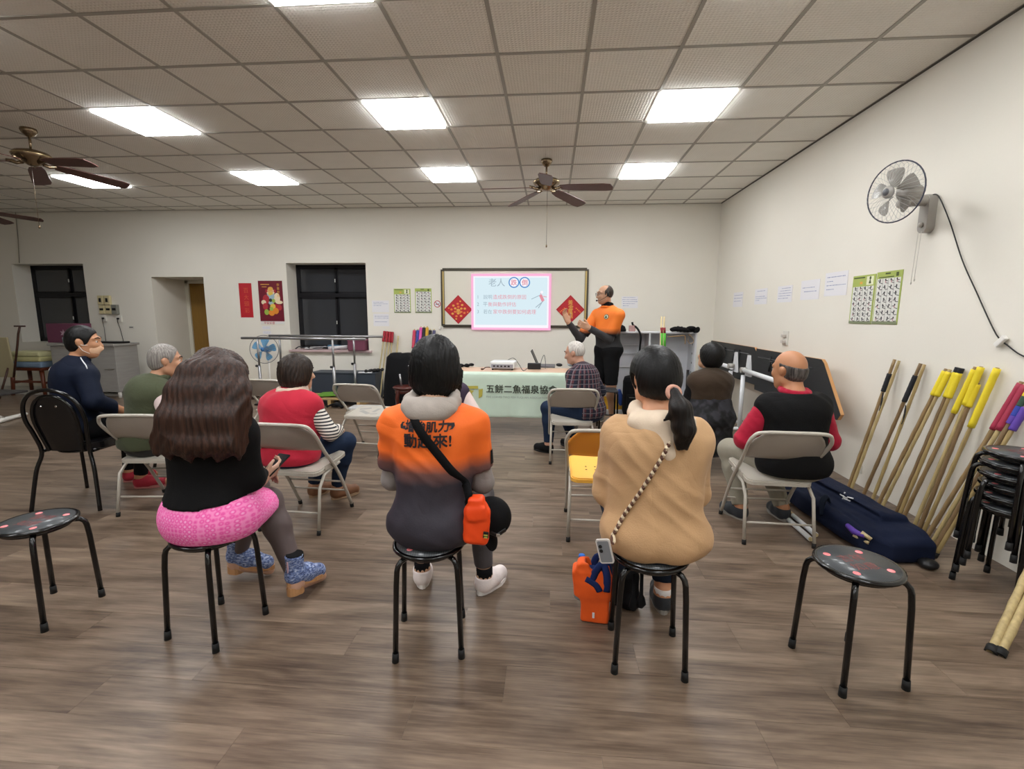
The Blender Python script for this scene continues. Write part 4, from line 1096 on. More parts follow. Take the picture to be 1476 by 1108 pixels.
for q in (-1, 1): p.shoe(q, cloth('red_sneaker', '#a02a38', .6), mat('red_pale_sole', '#b8746e', .6))
pip = MB()
for q in (1, -1):
    a, b = p.nk+p.rx*q*.075+p.u*.01, p.sh[q]+p.rx*q*.06-p.u*.09
    ptsv = [a+(b-a)*i/10+p.u*.09 for i in range(11)]
    from mathutils.bvhtree import BVHTree
    tr_ = BVHTree.FromPolygons([v.co.copy() for v in jk.data.vertices], [list(f.vertices) for f in jk.data.polygons])
    pp = []
    for v in ptsv:
        h_ = tr_.ray_cast(Vector(list(v))+Vector((0, 0, .1)), Vector((0, 0, -1)))
        if h_[0] is not None: pp.append(h_[0]+Vector((0, 0, .002)))
    if len(pp) > 2: pip.tube(pp, .004, 6)
if pip.v: pip.obj('white_piping', mat('white_piping', '#d8dade', .6), jk)
lay_on(p, 'back_mark', jk, [Vector(q) for q in ((-.02, -.012, 0), (.022, -.012, 0), (.008, -.002, 0), (.006, .02, 0), (-.004, .0, 0))], [[0, 1, 2, 3, 4]], mat('white_print', '#d8d8d8'), p.che+p.u*.10-p.f*.3-p.rx*.03, p.rx, p.u)
c = p.hc; R = p.Rhd; g = lambda x, y, z: c+R@_ax((x, y, z))
EARS = [('ell', g(0, .058, -.085), (.11, .085, .06), R, .02), ('ell', g(-.09, -.012, -.012), (.03, .028, .04), R, .01), ('ell', g(.09, -.012, -.012), (.03, .028, .04), R, .01)]
p.hair(M_hair_black, [('ell', g(0, -.040, -.028), (.066, .066, .066), R, .03)], amp=.0012, infl=.007, face=(0, .112, -.03, .12, .085, .108), extra_sub=EARS)
mk = p.garment('face_mask', mat('peach_mask', '#e2b795', .8), [], amp=.0, h=.006, extra=[('ell', g(0, .034, -.052), (.061, .064, .066), R, .02), ('cap', g(0, .09, -.022), g(0, .098, -.045), .014, .018, .02, None)], cuts=[(g(0, .048, 0), tuple(R@_ax((0, -1, .15)))), (g(0, .1, -.018), tuple(R@_ax((0, .2, 1))))])
lp_ = MB()
for q in (-1, 1):
    for z in (-.02, -.085): lp_.tube([g(q*.058, .045, z), g(q*.078, .01, z*.6-.01), g(q*.083, -.02, -.012)], .0022, 5)
lp_.obj('ear_loop', M_white, mk)

# --- old man in the olive vest
p = Person('seated old man with grey cropped hair in an olive padded vest', (-2.92, 3.15), -38, seat=.415, k=.88, bw=1.06, bd=1.08, sw=.17, yaw=-8, pitch=-6, lean=10, slump=.04, skin='#b98a6c', h=.0075,
           arms={1: ((.26, .10, .66), (.10, .33, .60)), -1: ((-.24, .12, .66), (-.07, .33, .58))})
p.body()
p.garment('shirt', cloth('pale_pink_cotton', '#d9c6c2'), [('uarm', (.10, 1.)), ('farm', .95)], t=.020, amp=.005)
p.garment('vest', cloth('olive_padded', '#454a36', bump=.2, bscale=40), ['pelvis', 'belly', 'chest', 'shoulders'], t=.026, amp=.009, fr=34, tmul={'shoulders': .02}, cuts=[((0, 0, .46), (0, 0, -1)), ((0, .26, 0), (0, 1, -.5))])
p.garment('collar', cloth('olive_padded', '#454a36'), [], amp=.002, extra=ring(p, p.nk+p.u*.02, .068, .020, .012, k=.01), h=.007)
p.garment('trousers', cloth('charcoal_trousers', '#2b2b2a'), ['pelvis', 'thigh', ('calf', .92)], t=.010, amp=.003, cuts=[((0, 0, .60), (0, 0, 1))])
for q in (-1, 1): p.shoe(q, M_blackc, M_sole_b)
c = p.hc; R = p.Rhd; g = lambda x, y, z: c+R@_ax((x, y, z))
p.hair(M_hair_grey, [('ell', g(0, -.040, -.028), (.066, .066, .062), R, .03)], amp=.001, infl=.006, face=(0, .10, -.03, .10, .085, .115), extra_sub=[('ell', g(0, .035, -.085), (.11, .09, .055), R, .02), ('ell', g(-.09, -.012, -.012), (.03, .03, .035), R, .01), ('ell', g(.09, -.012, -.012), (.03, .03, .035), R, .01)])

# --- woman in the red vest
p = Person('seated woman with a brown bob in a red vest over striped sleeves', (-1.785, 3.03), -14, seat=.405, k=.79, bw=1.22, bd=1.2, sw=.190, yaw=-26, pitch=-3, lean=8, skin='#c79a7c', h=.0075, hs=1.02,
           arms={1: ((.27, .10, .60), (.14, .34, .56)), -1: ((-.25, .05, .60), (-.08, .30, .55))},
           legs={-1: ((-.06, .38, .46), (-.13, .36, .085), (-.12, .50, .035)), 1: ((.17, .38, .46), (.07, .38, .085), (.13, .51, .035))})
p.body()
def stripe_fn(nt):
    z = xyz(nt, coords(nt, 'Object'))[2]; m = math_(nt, 'FRACT', math_(nt, 'MULTIPLY', z, 46.)); f = math_(nt, 'GREATER_THAN', m, .55)
    return mixc(nt, f, '#d8d2c8', '#2b2a30')
p.garment('striped_sleeves', node_mat('striped_cotton', stripe_fn, .8), [('uarm', (.12, 1.)), ('farm', .95)], t=.014, amp=.003)
p.garment('vest', cloth('red_cotton', '#b3273a', bump=.1), ['pelvis', 'belly', 'chest', 'shoulders'], t=.026, amp=.008, fr=50, tmul={'shoulders': .026}, cuts=[((0, 0, .42), (0, 0, -1)), ((0, .24, 0), (0, 1, -.4))])
p.garment('collar', cloth('cream_collar', '#cbb5a4'), [], amp=.001, extra=ring(p, p.nk+p.u*.035, .080, .022, .02, k=.01)+ring(p, p.nk+p.u*.010, .088, .022, .02, k=.01), h=.007)
p.garment('jeans', M_jean, ['pelvis', 'thigh', ('calf', .9)], t=.010, amp=.003, cuts=[((0, 0, .58), (0, 0, 1))])
for q in (-1, 1): p.shoe(q, mat('brown_leather', '#7a5238', .5), mat('pale_brown_sole', '#a58a6d', .6))
c = p.hc; R = p.Rhd; g = lambda x, y, z: c+R@_ax((x, y, z))
M_hair_warm = hair_mat('warm_brown_hair', '#150f0c', '#372920')
p.hair(M_hair_warm, [('ell', g(0, -.02, .02), (.102, .110, .108), R, .03), ('ell', g(0, -.03, -.05), (.108, .09, .075), R, .05)], cuts=[(g(0, 0, -.105), tuple(R@_ax((0, .1, -1))))], amp=.003, face=(0, .112, -.05, .085, .075, .095))

# --- person in the purple vest, hidden behind the orange shirt
p = Person('seated person in purple vest and pale pink sleeves, hidden behind the orange shirt', (-.86, 3.70), 0, seat=.41, k=.77, bw=1.05, sw=.175, pitch=-8, lean=6, skin='#c79a7c', h=.009, arms={1: ((.30, .0, .56), (.12, .28, .55)), -1: (None, None)})
p.body()
p.garment('shirt', cloth('pale_pink_cotton', '#d9c6c2'), [('uarm', (.12, 1.)), ('farm', .95)], t=.016, amp=.004)
p.garment('vest', cloth('purple_cloth', '#3c2f42'), ['pelvis', 'belly', 'chest', 'shoulders'], t=.022, amp=.005, tmul={'shoulders': .019}, cuts=[((0, 0, .46), (0, 0, -1))])
p.garment('trousers', M_greyp, ['pelvis', 'thigh', ('calf', .92)], t=.010, amp=.003, cuts=[((0, 0, .58), (0, 0, 1))])
for q in (-1, 1): p.shoe(q, M_blackc, M_sole_b)
p.hair(M_hair_grey, [], amp=.001)

# --- man in the plaid shirt
p = Person('seated bald old man in dark plaid shirt with mask under his chin', (.385, 4.66), 52, seat=.41, k=.86, bd=.92, bw=.96, sw=.172, yaw=14, pitch=-12, lean=15, slump=.03, skin='#bb8d76', h=.0075,
           legs={-1: ((-.12, .42, .46), (-.15, .38, .085), (-.16, .53, .035)), 1: ((.11, .42, .46), (.17, .30, .085), (.20, .45, .035))}, arms={1: ((.24, .03, .64), (.12, .28, .52)), -1: ((-.24, .03, .64), (-.10, .28, .52))})
p.body()
def plaid_fn(nt):
    o = xyz(nt, coords(nt, 'Object')); f = lambda k, fr, th: math_(nt, 'GREATER_THAN', math_(nt, 'FRACT', math_(nt, 'MULTIPLY', o[k], fr)), th)
    xy = math_(nt, 'MULTIPLY', math_(nt, 'ARCTAN2', o[0], math_(nt, 'SUBTRACT', .08, o[1])), .17)
    fx = math_(nt, 'GREATER_THAN', math_(nt, 'FRACT', math_(nt, 'MULTIPLY', xy, 22.)), .5); lx = math_(nt, 'GREATER_THAN', math_(nt, 'FRACT', math_(nt, 'ADD', math_(nt, 'MULTIPLY', xy, 22.), .3)), .86); lz = math_(nt, 'GREATER_THAN', math_(nt, 'FRACT', math_(nt, 'ADD', math_(nt, 'MULTIPLY', o[2], 22.), .3)), .86)
    a = mixc(nt, fx, '#15182a', '#50262c'); a = mixc(nt, math_(nt, 'MULTIPLY', f(2, 22., .5), .6), a, '#10131f')
    return mixc(nt, math_(nt, 'MULTIPLY', math_(nt, 'MAXIMUM', lx, lz), .45), a, '#8f8a92')
M_pl = node_mat('plaid_flannel', plaid_fn, .85)
p.garment('plaid_shirt', M_pl, ['pelvis', 'belly', 'chest', 'shoulders', 'uarm', ('farm', .95)], t=.019, amp=.005, cuts=[((0, 0, .42), (0, 0, -1)), ((0, .2, 0), (0, 1, -.4))])
p.garment('collar', M_pl, [], amp=.001, extra=ring(p, p.nk+p.u*.02, .066, .016, .012, k=.01), h=.007)
p.garment('jeans', M_jean, ['pelvis', 'thigh', ('calf', .9)], t=.011, amp=.004, cuts=[((0, 0, .56), (0, 0, 1))])
for q in (-1, 1): p.shoe(q, M_blackc, M_sole_b)
c = p.hc; R = p.Rhd; g = lambda x, y, z: c+R@_ax((x, y, z))
p.hair(M_hair_white, [], amp=.001, infl=.004, face=(0, .10, .0, .10, .10, .115), extra_sub=[('ell', g(0, -.01, -.085), (.11, .10, .05), R, .02), ('ell', g(-.09, -.012, -.012), (.03, .03, .035), R, .01), ('ell', g(.09, -.012, -.012), (.03, .03, .035), R, .01)])
p.garment('face_mask', mat('pale_blue_mask', '#b9c4cc', .8), [], amp=.0006, h=.006, extra=[('ell', g(0, .045, -.098), (.048, .050, .030), R, .02)], cuts=[(g(0, .0, 0), tuple(R@_ax((0, -1, 0))))])

# --- woman in the brown vest by the folded tables
p = Person('seated woman with short black hair, brown vest and black patterned skirt', (1.47, 4.42), 12, seat=.415, k=.82, bw=1.1, bd=1.1, sw=.165, yaw=28, pitch=12, lean=2, skin='#c79a7c', h=.008)
p.body()
p.garment('black_sleeves', M_blackc, [('uarm', (.1, 1.)), ('farm', .95)], t=.018, amp=.004)
p.garment('vest', cloth('brown_vest', '#3b2f24'), ['belly', 'chest', 'shoulders'], t=.024, amp=.006, cuts=[((0, 0, .66), (0, 0, -1))])
camo = node_mat('dark_camo', lambda nt: ramp(nt, noise(nt, coords(nt, 'Object'), 11, 2), [(.42, '#0d0d0f'), (.52, '#1e1e22'), (.6, '#33333a')]), .8)
H = p.H
p.garment('long_skirt', camo, ['pelvis', 'belly', ('thigh', 1.), ('calf', .6)], t=.032, amp=.008, cuts=[((0, 0, .68), (0, 0, 1)), ((0, 0, .15), (0, 0, -1))], extra=[('cap', H+np.array([0, -.05, .0]), np.array([0, -.10, .26]), .17, .19, .05, ((0, 1, 0), .42)), ('cap', p.kn[-1], p.kn[1], .08, .08, .05, None), ('cap', (p.kn[1]+p.kn[-1])/2, (p.an[1]+p.an[-1])/2+np.array([0, 0, .12]), .12, .15, .05, None)])
for q in (-1, 1): p.shoe(q, M_blackc, M_sole_b)
c = p.hc; R = p.Rhd; g = lambda x, y, z: c+R@_ax((x, y, z))
p.hair(M_hair_black, [('ell', g(0, -.02, .022), (.094, .106, .104), R, .03), ('ell', g(0, -.04, -.045), (.088, .075, .065), R, .05)], cuts=[(g(0, 0, -.10), tuple(R@_ax((0, .1, -1))))], amp=.002)

# --- bald man in the black vest
p = Person('seated bald man in black vest over a red shirt, seen from behind', (1.565, 3.10), 6, seat=.41, k=.865, bw=1.18, bd=1.15, sw=.186, yaw=22, pitch=-6, lean=4, skin='#b57f5c', h=.0075, hs=1.08, neck=.056,
           arms={-1: ((-.27, .10, .60), (-.14, .33, .52)), 1: ((.28, .06, .60), (.14, .30, .52))},
           legs={-1: ((-.21, .40, .45), (-.19, .22, .085), (-.24, .37, .035)), 1: ((.02, .43, .45), (.10, .20, .085), (.11, .35, .035))})
p.body()
M_rd = cloth('crimson_cotton', '#a81f38')
p.garment('shirt', M_rd, ['pelvis', ('uarm', (.10, 1.)), ('farm', .5)], t=.022, amp=.006, fr=50, tmul={'pelvis': .02}, cuts=[((0, 0, .42), (0, 0, -1)), ((0, .2, 0), (0, 1, -.3))])
p.garment('vest', cloth('black_knit_vest', '#101011', bump=.2), ['pelvis', 'belly', 'chest', 'shoulders'], t=.028, amp=.005, tmul={'shoulders': .027}, cuts=[((0, 0, .42), (0, 0, -1)), ((0, .24, 0), (0, 1, -.4)), (p.nk+p.u*.012, p.u)])
p.garment('collar', M_rd, [], amp=.001, extra=ring(p, p.nk+p.u*.022, .075, .020, .016, k=.01), h=.007)
p.garment('trousers', M_khaki, ['pelvis', 'thigh', ('calf', .94)], t=.016, amp=.005, cuts=[((0, 0, .55), (0, 0, 1))])
for q in (-1, 1): p.shoe(q, cloth('grey_sneaker', '#33363a'), mat('grey_sole', '#8f8b84'))
c = p.hc; R = p.Rhd; g = lambda x, y, z: c+R@_ax((x, y, z))
p.hair(hair_mat('salt_hair', '#2c2826', '#6a6460'), [('ell', g(0, -.042, -.030), (.070, .066, .064), R, .03)], amp=.0008, infl=.005, face=(0, .10, .0, .12, .115, .15), cuts=[(g(0, -.05, .028), tuple(R@_ax((0, -.35, 1))))], extra_sub=[('ell', g(0, .04, -.095), (.11, .10, .055), R, .02), ('ell', g(-.09, -.012, -.012), (.03, .03, .035), R, .01), ('ell', g(.09, -.012, -.012), (.03, .03, .035), R, .01)])
BALD = p

# --- presenter
p = Person('standing balding man with glasses in orange polo, presenting with raised hands', (.735, 6.22), 128, seat=0, stand=.985, k=1.055, bw=1.04, bd=1.05, sw=.182, yaw=-22, pitch=-3, lean=1, skin='#b98e72', h=.0062, hs=1.0)
l = p.W
p.hands[1] = l(onY(826, 470, 6.02)); p.el[1] = l(onY(846, 498, 6.30)); p.hands[-1] = l(onY(846, 472, 5.92)); p.el[-1] = l(onY(882, 487, 6.02))
e_r = l(onY(836, 488, 6.32))
p.el[1] = e_r; p.hands[1] = l(onY(819, 464, 6.20)); p.hands[-1] = l(onY(848, 472, 5.93)); p.el[-1] = l(onY(878, 489, 6.08))
p.P['uarm'] = [['cap', p.sh[q], p.el[q], .054, .044, .018, None] for q in (-1, 1)]; p.P['farm'] = [['cap', p.el[q], p.hands[q], .044, .031, .03, None] for q in (-1, 1)]
for q in (-1, 1):
    hp = p.H+np.array([q*.095, .01, -.02]); kn = np.array([q*.105, .02, .52]); an = np.array([q*.11, -.01, .085]); p.kn[q], p.an[q], p.toe[q] = kn, an, an+np.array([q*.05, .17, -.05])
md = lambda a, b, t: a+(b-a)*t
p.P['thigh'] = [['cap', p.H+np.array([q*.085, .01, -.05]), p.kn[q], .084, .060, .05, None] for q in (-1, 1)]
p.P['calf'] = sum([[['cap', p.kn[q], md(p.kn[q], p.an[q], .33), .056, .056, .04, None], ['cap', md(p.kn[q], p.an[q], .33), p.an[q], .056, .036, .04, None]] for q in (-1, 1)], [])
pts_ = np.array([p.hands[1], p.hands[-1], p.el[1], p.el[-1], p.sh[1], p.sh[-1], p.toe[1], p.toe[-1], p.hc+[0, 0, .16]]); p.lo = pts_.min(0)-.24; p.hi = pts_.max(0)+.24; p.lo[2] = -.02
WD = lambda v: Rz(-p.rz)@_ax(v)
p.hand(1, WD((-.45, -.1, 1.)), WD((.5, -.75, .35)), .35, 1.06, None, .16)
p.hand(-1, WD((-.8, -.05, .35)), WD((-.15, .9, .3)), .85, 1.06)
p.body()
M_gry = cloth('charcoal_sleeves', '#3c3b3d')
p.garment('long_sleeves', M_gry, ['uarm', ('farm', .96)], t=.008, amp=.003)
def polo_fn(nt):
    z = xyz(nt, coords(nt, 'Object'))[2]; mr = nt.nodes.new('ShaderNodeMapRange'); mr.inputs[1].default_value = 1.17; mr.inputs[2].default_value = 1.25; nt.links.new(z, mr.inputs[0])
    return ramp(nt, mr.outputs[0], [(0, '#17171a'), (1, '#ee7b26')])
polo = p.garment('polo_shirt', node_mat('orange_black_polo', polo_fn, .65, bump=.08, bscale=120), ['pelvis', 'belly', 'chest', 'shoulders', ('uarm', .8)], t=.018, amp=.005, fr=28, tmul={'uarm': .026}, cuts=[((0, 0, .84), (0, 0, -1))], h=.008)
p.garment('turtleneck', M_blackc, [], amp=.002, extra=ring(p, p.nk+p.u*.045+p.f*.01, .055, .019, .012, k=.01)+ring(p, p.nk+p.u*.02+p.f*.008, .060, .020, .012, k=.01), h=.006)
p.garment('polo_collar', mat('orange_collar', '#ee7b26', .7), [], amp=.001, extra=ring(p, p.nk-p.u*.002+p.f*.005, .078, .014, .014, k=.008, sx=1.05), h=.006)
p.garment('shorts', M_blackc, ['pelvis', ('thigh', 1.)], t=.020, amp=.005, cuts=[((0, 0, 1.02), (0, 0, 1)), ((0, 0, .52), (0, 0, -1))])
for q in (-1, 1): p.shoe(q, cloth('pale_grey_shoe', '#8d9090'), M_sole_w)
bd = MB(); Mb = Matrix.Identity(4)
for i_, (rx_, col_) in enumerate(((.030, 0), (.026, 1))): pass
vsb, fsb = [], []
emb = [(.031*math.cos(2*math.pi*i/20), .031*math.sin(2*math.pi*i/20)) for i in range(20)]
Oe = p.che+p.u*.05-p.rx*.085+p.f*.05
lay_on(p, 'emblem', polo, [Vector((x, y, 0)) for x, y in emb], [list(range(20))], mat('emblem_dark', '#2c2f2a', .6), Oe, -p.rx, p.u, .002)
lay_on(p, 'emblem_field', polo, [Vector((x*.8, y*.8, 0)) for x, y in emb], [list(range(20))], mat('emblem_pale', '#cfd2b4', .6), Oe, -p.rx, p.u, .0035)
lay_on(p, 'emblem_figure', polo, [Vector(q) for q in ((-.006, .016, 0), (.004, .016, 0), (.014, -.016, 0), (-.016, -.016, 0))], [[3, 2, 1, 0]], mat('emblem_green', '#27402e', .6), Oe, -p.rx, p.u, .005)
c = p.hc; R = p.Rhd; g = lambda x, y, z: c+R@_ax((x, y, z))
p.hair(hair_mat('thin_dark_hair', '#2a231f', '#544a43'), [], amp=.0008, infl=.006, face=(0, .115, .02, .10, .115, .16), cuts=[(g(0, -.02, .085), tuple(R@_ax((0, .9, 1))))], extra_sub=[('ell', g(0, -.005, -.095), (.11, .11, .055), R, .02), ('ell', g(-.09, -.012, -.012), (.03, .03, .035), R, .01), ('ell', g(.09, -.012, -.012), (.03, .03, .035), R, .01)])
gl = MB()
for q in (-1, 1):
    gl.tube([g(q*.033+.024*math.cos(a*math.pi/8), .107-.006*abs(math.cos(a*math.pi/8)), .004+.018*math.sin(a*math.pi/8)) for a in range(16)], .0022, 6, closed=True)
    gl.tube([g(q*.057, .102, .010), g(q*.078, .05, .012), g(q*.083, -.015, .008)], .002, 6)
gl.tube([g(-.01, .109, .008), g(.01, .109, .008)], .002, 6)
gl.obj('glasses', mat('dark_glasses_frame', '#2a2420', .3), p.root)
mc = MB(); mc.tube(smooth_path([g(-.085, -.01, -.01), g(-.086, .03, -.04), g(-.06, .085, -.068), g(-.028, .112, -.072)], 4), .003, 6); mc.ell(g(-.018, .115, -.072), (.013, .011, .011), 10, 8); mc.ell(g(-.086, -.012, .0), (.01, .022, .03), 10, 8)
mc.obj('headset_microphone', M_black, p.root)
PRES = p
# ------------------------------------------------------------------ things on the walls
M_paper = mat('paper', '#e2e1e4', .8); M_ink = mat('blue_ink', '#7d88b0', .8); M_gold = mat('gold_print', '#e0a94e', .5); M_red = mat('festive_red', '#b8202b', .6)
M_dark = mat('dark_print', '#3a3a3c', .7)
def block(M, w_, h_, t, m, name, parent=None):           # thin sheet standing on the plane M
    mb = MB(); mb.add([M@Vector((x, y, z)) for z in (0, t) for x, y in ((-w_/2, -h_/2), (w_/2, -h_/2), (w_/2, h_/2), (-w_/2, h_/2))],
                      [[0, 1, 2, 3], [4, 5, 6, 7], [0, 1, 5, 4], [1, 2, 6, 5], [2, 3, 7, 6], [3, 0, 4, 7]]); return mb.obj(name, m, parent)
def rebase(o, M):                                         # put the origin of a wall thing at its own place
    loc = M.translation.copy(); o.data.transform(Matrix.Translation(-loc)); o.location = loc; return o
def place_parts(root, parts):
    loc = root.location
    for q in parts: q.data.transform(Matrix.Translation(-loc))
def notice(M, w_, h_, lines, label, group, seed=0):
    o = rebase(block(M, w_, h_, .002, M_paper, 'paper_notice'), M); tag(o, label, 'paper', group)
    mb = MB(); r = random.Random(seed)
    M2 = Matrix.Translation(-M.translation)@M
    for (fy, fx0, fx1) in lines:
        x = (fx0-.5)*w_
        while x < (fx1-.5)*w_:
            l_ = r.uniform(.012, .026); quad(mb, M2, x+l_/2, (fy-.5)*h_, l_, h_*.028*r.uniform(.7, 1.4), .003); x += l_+.006
    tag(mb.obj('handwriting', M_ink, o), kind='stuff'); return o
NG = 'paper notices on the walls'
def rectF(x0, y0, x1, y1):
    a, b = onY(x0, y0), onY(x1, y1); return frontM((a.x+b.x)/2, (a.z+b.z)/2, .001), abs(b.x-a.x), abs(a.z-b.z)
def rectR(x0, y0, x1, y1):
    a, b = onX(x0, y0), onX(x1, y1); return rightM((a.y+b.y)/2, (a.z+b.z)/2, .001), abs(b.y-a.y), abs(a.z-b.z)
L1 = [(.85, .1, .7), (.72, .1, .9), (.58, .1, .5), (.44, .1, .85), (.3, .1, .4)]
M, a, b = rectF(536, 433, 561, 450); notice(M, a, b, L1[:3], 'white paper notice right of the second window, upper of two', NG, 1)
M, a, b = rectF(538, 452, 561, 470); notice(M, a, b, [(.8, .1, .95), (.66, .1, .9), (.35, .1, .8)], 'white paper notice right of the second window, lower of two', NG, 2)
M, a, b = rectF(896, 427, 919, 444); notice(M, a, b, [(.9, .1, .85), (.72, .05, .9), (.55, .1, .95), (.38, .1, .8), (.2, .1, .4)], 'white paper notice on the wall beside the presenter', NG, 3)
M, a, b = rectF(378, 470, 390, 474.5); notice(M, a, b, [(.7, .1, .9), (.3, .1, .8)], 'small grey label under the calendar poster, upper of two', NG, 4)
M, a, b = rectF(379, 477, 391, 481.5); notice(M, a, b, [(.7, .1, .9), (.3, .1, .8)], 'small grey label under the calendar poster, lower of two', NG, 5)
wl = ['first', 'second', 'third', 'fourth', 'fifth']
for i, (x0, y0, x1, y1) in enumerate(((1058, 422, 1070, 442), (1089, 417, 1105, 438), (1122, 413, 1141, 435), (1156, 405, 1180, 431), (1191, 394, 1220, 425))):
    M, a, b = rectR(x0, y0, x1, y1)
    notice(M, a, b, [[(.8, .1, .9), (.6, .1, .9), (.4, .1, .8)], [(.85, .2, .8), (.5, .1, .8), (.38, .1, .95), (.26, .1, .4)], [(.85, .3, .9), (.7, .2, .9), (.55, .1, .95), (.4, .1, .9), (.25, .1, .7)], [(.62, .1, .75), (.42, .2, .85)], [(.8, .1, .9), (.62, .1, .3), (.45, .1, .9), (.28, .1, .4)]][i],
           'white paper notice on the right wall, %s from the corner' % wl[i], NG, 10+i)
M_green = mat('lime_print', '#a9b860', .6); M_pale = mat('pale_sheet', '#dcdcd6', .7); M_pinkp = mat('pink_print', '#c58f95', .7)
def chart(M, w_, h_, head, label, fig, seed):
    t = thing('exercise_chart', label, 'poster', M.translation, 0, 'green exercise charts'); M2 = Matrix.Translation(-M.translation)@M
    block(M2, w_, h_, .004, M_green, 'board', t)
    r = random.Random(seed); mb = MB(); ph = h_*(1-head)-.02*h_; cy = -h_/2+.03*h_+ph/2
    quad(mb, M2, 0, cy, w_*.92, ph, .005, 0)
    nr = 7; g = MB()
    for c_ in range(4):
        if c_ < 3: quad(mb, M2, (c_-1.5)*w_*.225+w_*.107, cy, .0025, ph, .0055, 1)
        for q in range(nr):
            x = (c_-1.5)*w_*.225; y = cy+ph*(.5-(q+.5)/nr); s_ = ph/nr
            mi = 1 if r.random() < .7 else 2
            quad(g, M2, x, y+.0*s_, .010, s_*.42, .006, mi, r.uniform(-.5, .5)); disc(g, M2, x+r.uniform(-.005, .005), y+s_*.29, .0075, .0085, .006, 1, 8)
            quad(g, M2, x+.012*r.choice((-1, 1)), y+.1*s_, .026, .006, .0062, 1, r.uniform(-.9, .9)); quad(g, M2, x+.02, y-.25*s_, .030, .005, .0062, 1, r.uniform(-.3, .3))
    quad(mb, M2, 0, -h_/2+.012, w_, .02, .0055, 3)
    mb.obj('sheet', [M_pale, M_dark, M_pinkp, mat('grey_green', '#7f8769')], t); k_ = g.obj('exercise_figures', [M_pale, M_dark, M_pinkp], t); tag(k_, kind='stuff')
    hd = MB(); yh = h_/2-head*h_/2
    if fig:
        quad(hd, M2, w_*.28, yh, w_*.3, head*h_*.72, .0058, 0); hd.add([M2@Vector((w_*.28+x*w_, yh+y*h_, .0064)) for x, y in ((-.05, -.06), (.06, -.06), (.0, .05))], [[0, 1, 2]], 1); disc(hd, M2, w_*.29, yh+.05*h_, .012, .014, .0068, 1, 10)
        quad(hd, M2, -w_*.2, yh+head*h_*.3, w_*.5, .010, .0058, 1); quad(hd, M2, -w_*.1, yh-head*h_*.15, w_*.12, .02, .0058, 2)
    else:
        quad(hd, M2, -w_*.05, yh+.012, w_*.2, .012, .0058, 1); quad(hd, M2, w_*.32, yh, w_*.1, .03, .0058, 1); quad(hd, M2, -w_*.1, yh-.015, w_*.6, .007, .0058, 1)
    hd.obj('heading', [mat('pale_lime', '#e3e6c4'), mat('dark_green_print', '#4c5a2e'), M_gold], t); return t
M, a, b = rectF(567.5, 416, 592.5, 451); chart(M, a, b, .24, 'green exercise chart with a figure in its heading, on the whiteboard wall', True, 1)
M, a, b = rectF(598, 415.5, 622.5, 451); chart(M, a, b, .14, 'green exercise chart with a narrow heading, on the whiteboard wall', False, 2)
chart(rightM(4.307, 1.555, .001), .292, .405, .24, 'green exercise chart with a figure in its heading, on the right wall', True, 3)
chart(rightM(4.005, 1.56, .001), .285, .41, .14, 'green exercise chart with a narrow heading, on the right wall', False, 4)
# no smoking sign
cn = onY(630.5, 438); M = frontM(0, 0); M.translation = (0, 0, 0)
t = thing('no_smoking_sign', 'round red and white no smoking sign left of the whiteboard', 'sign', (cn.x, YF-.001, cn.z))
mb = MB(); disc(mb, M, 0, 0, .058, z=.002, mi=0, n=28); disc(mb, M, 0, 0, .046, z=.0026, mi=1, n=28); quad(mb, M, -.004, -.004, .055, .011, .003, 2); quad(mb, M, .026, .006, .010, .012, .003, 2); quad(mb, M, 0, 0, .095, .010, .0034, 0, -.75)
pl_ = MB(); pl_.lathe([(.058, 0), (.058, .0018)], 28, (0, 0, 0), Matrix(((1, 0, 0), (0, 0, -1), (0, 1, 0)))); pl_.obj('disc', M_white, t); mb.obj('symbol', [mat('sign_red', '#b5343f'), M_paper, M_dark], t)
# whiteboard
x0, x1, z0, z1 = -1.82, .565, 1.215, 2.145
t = thing('whiteboard', 'wide cream whiteboard with a dark and gold frame behind the slide', 'whiteboard', ((x0+x1)/2, YF, (z0+z1)/2)); w_, h_ = x1-x0, z1-z0
MB().b2((-w_/2+.01, -.015, -h_/2+.01), (w_/2-.01, -.002, h_/2-.01)).obj('panel', mat('cream_board', '#ddd9cb', .35), t)
M_brz = mat('dark_bronze', '#4b463d', .35, metal=.6); M_brass = mat('pale_gold', '#b7a068', .35, metal=.5)
for sg in (-1, 1):
    MB().b2((-w_/2, -.032, sg*h_/2-.022), (w_/2, -.001, sg*h_/2+.022), .006).obj('frame_rail', M_brz, t)
    s_ = MB(); s_.b2((sg*w_/2-.030, -.030, -h_/2), (sg*w_/2+.030, -.001, h_/2), .006); st_ = s_.obj('frame_stile', M_brz, t)
    MB().b2((sg*(w_/2-.012)-.014, -.034, -h_/2+.03), (sg*(w_/2-.012)+.014, -.028, h_/2-.03), .003).obj('gold_strip', M_brass, st_)
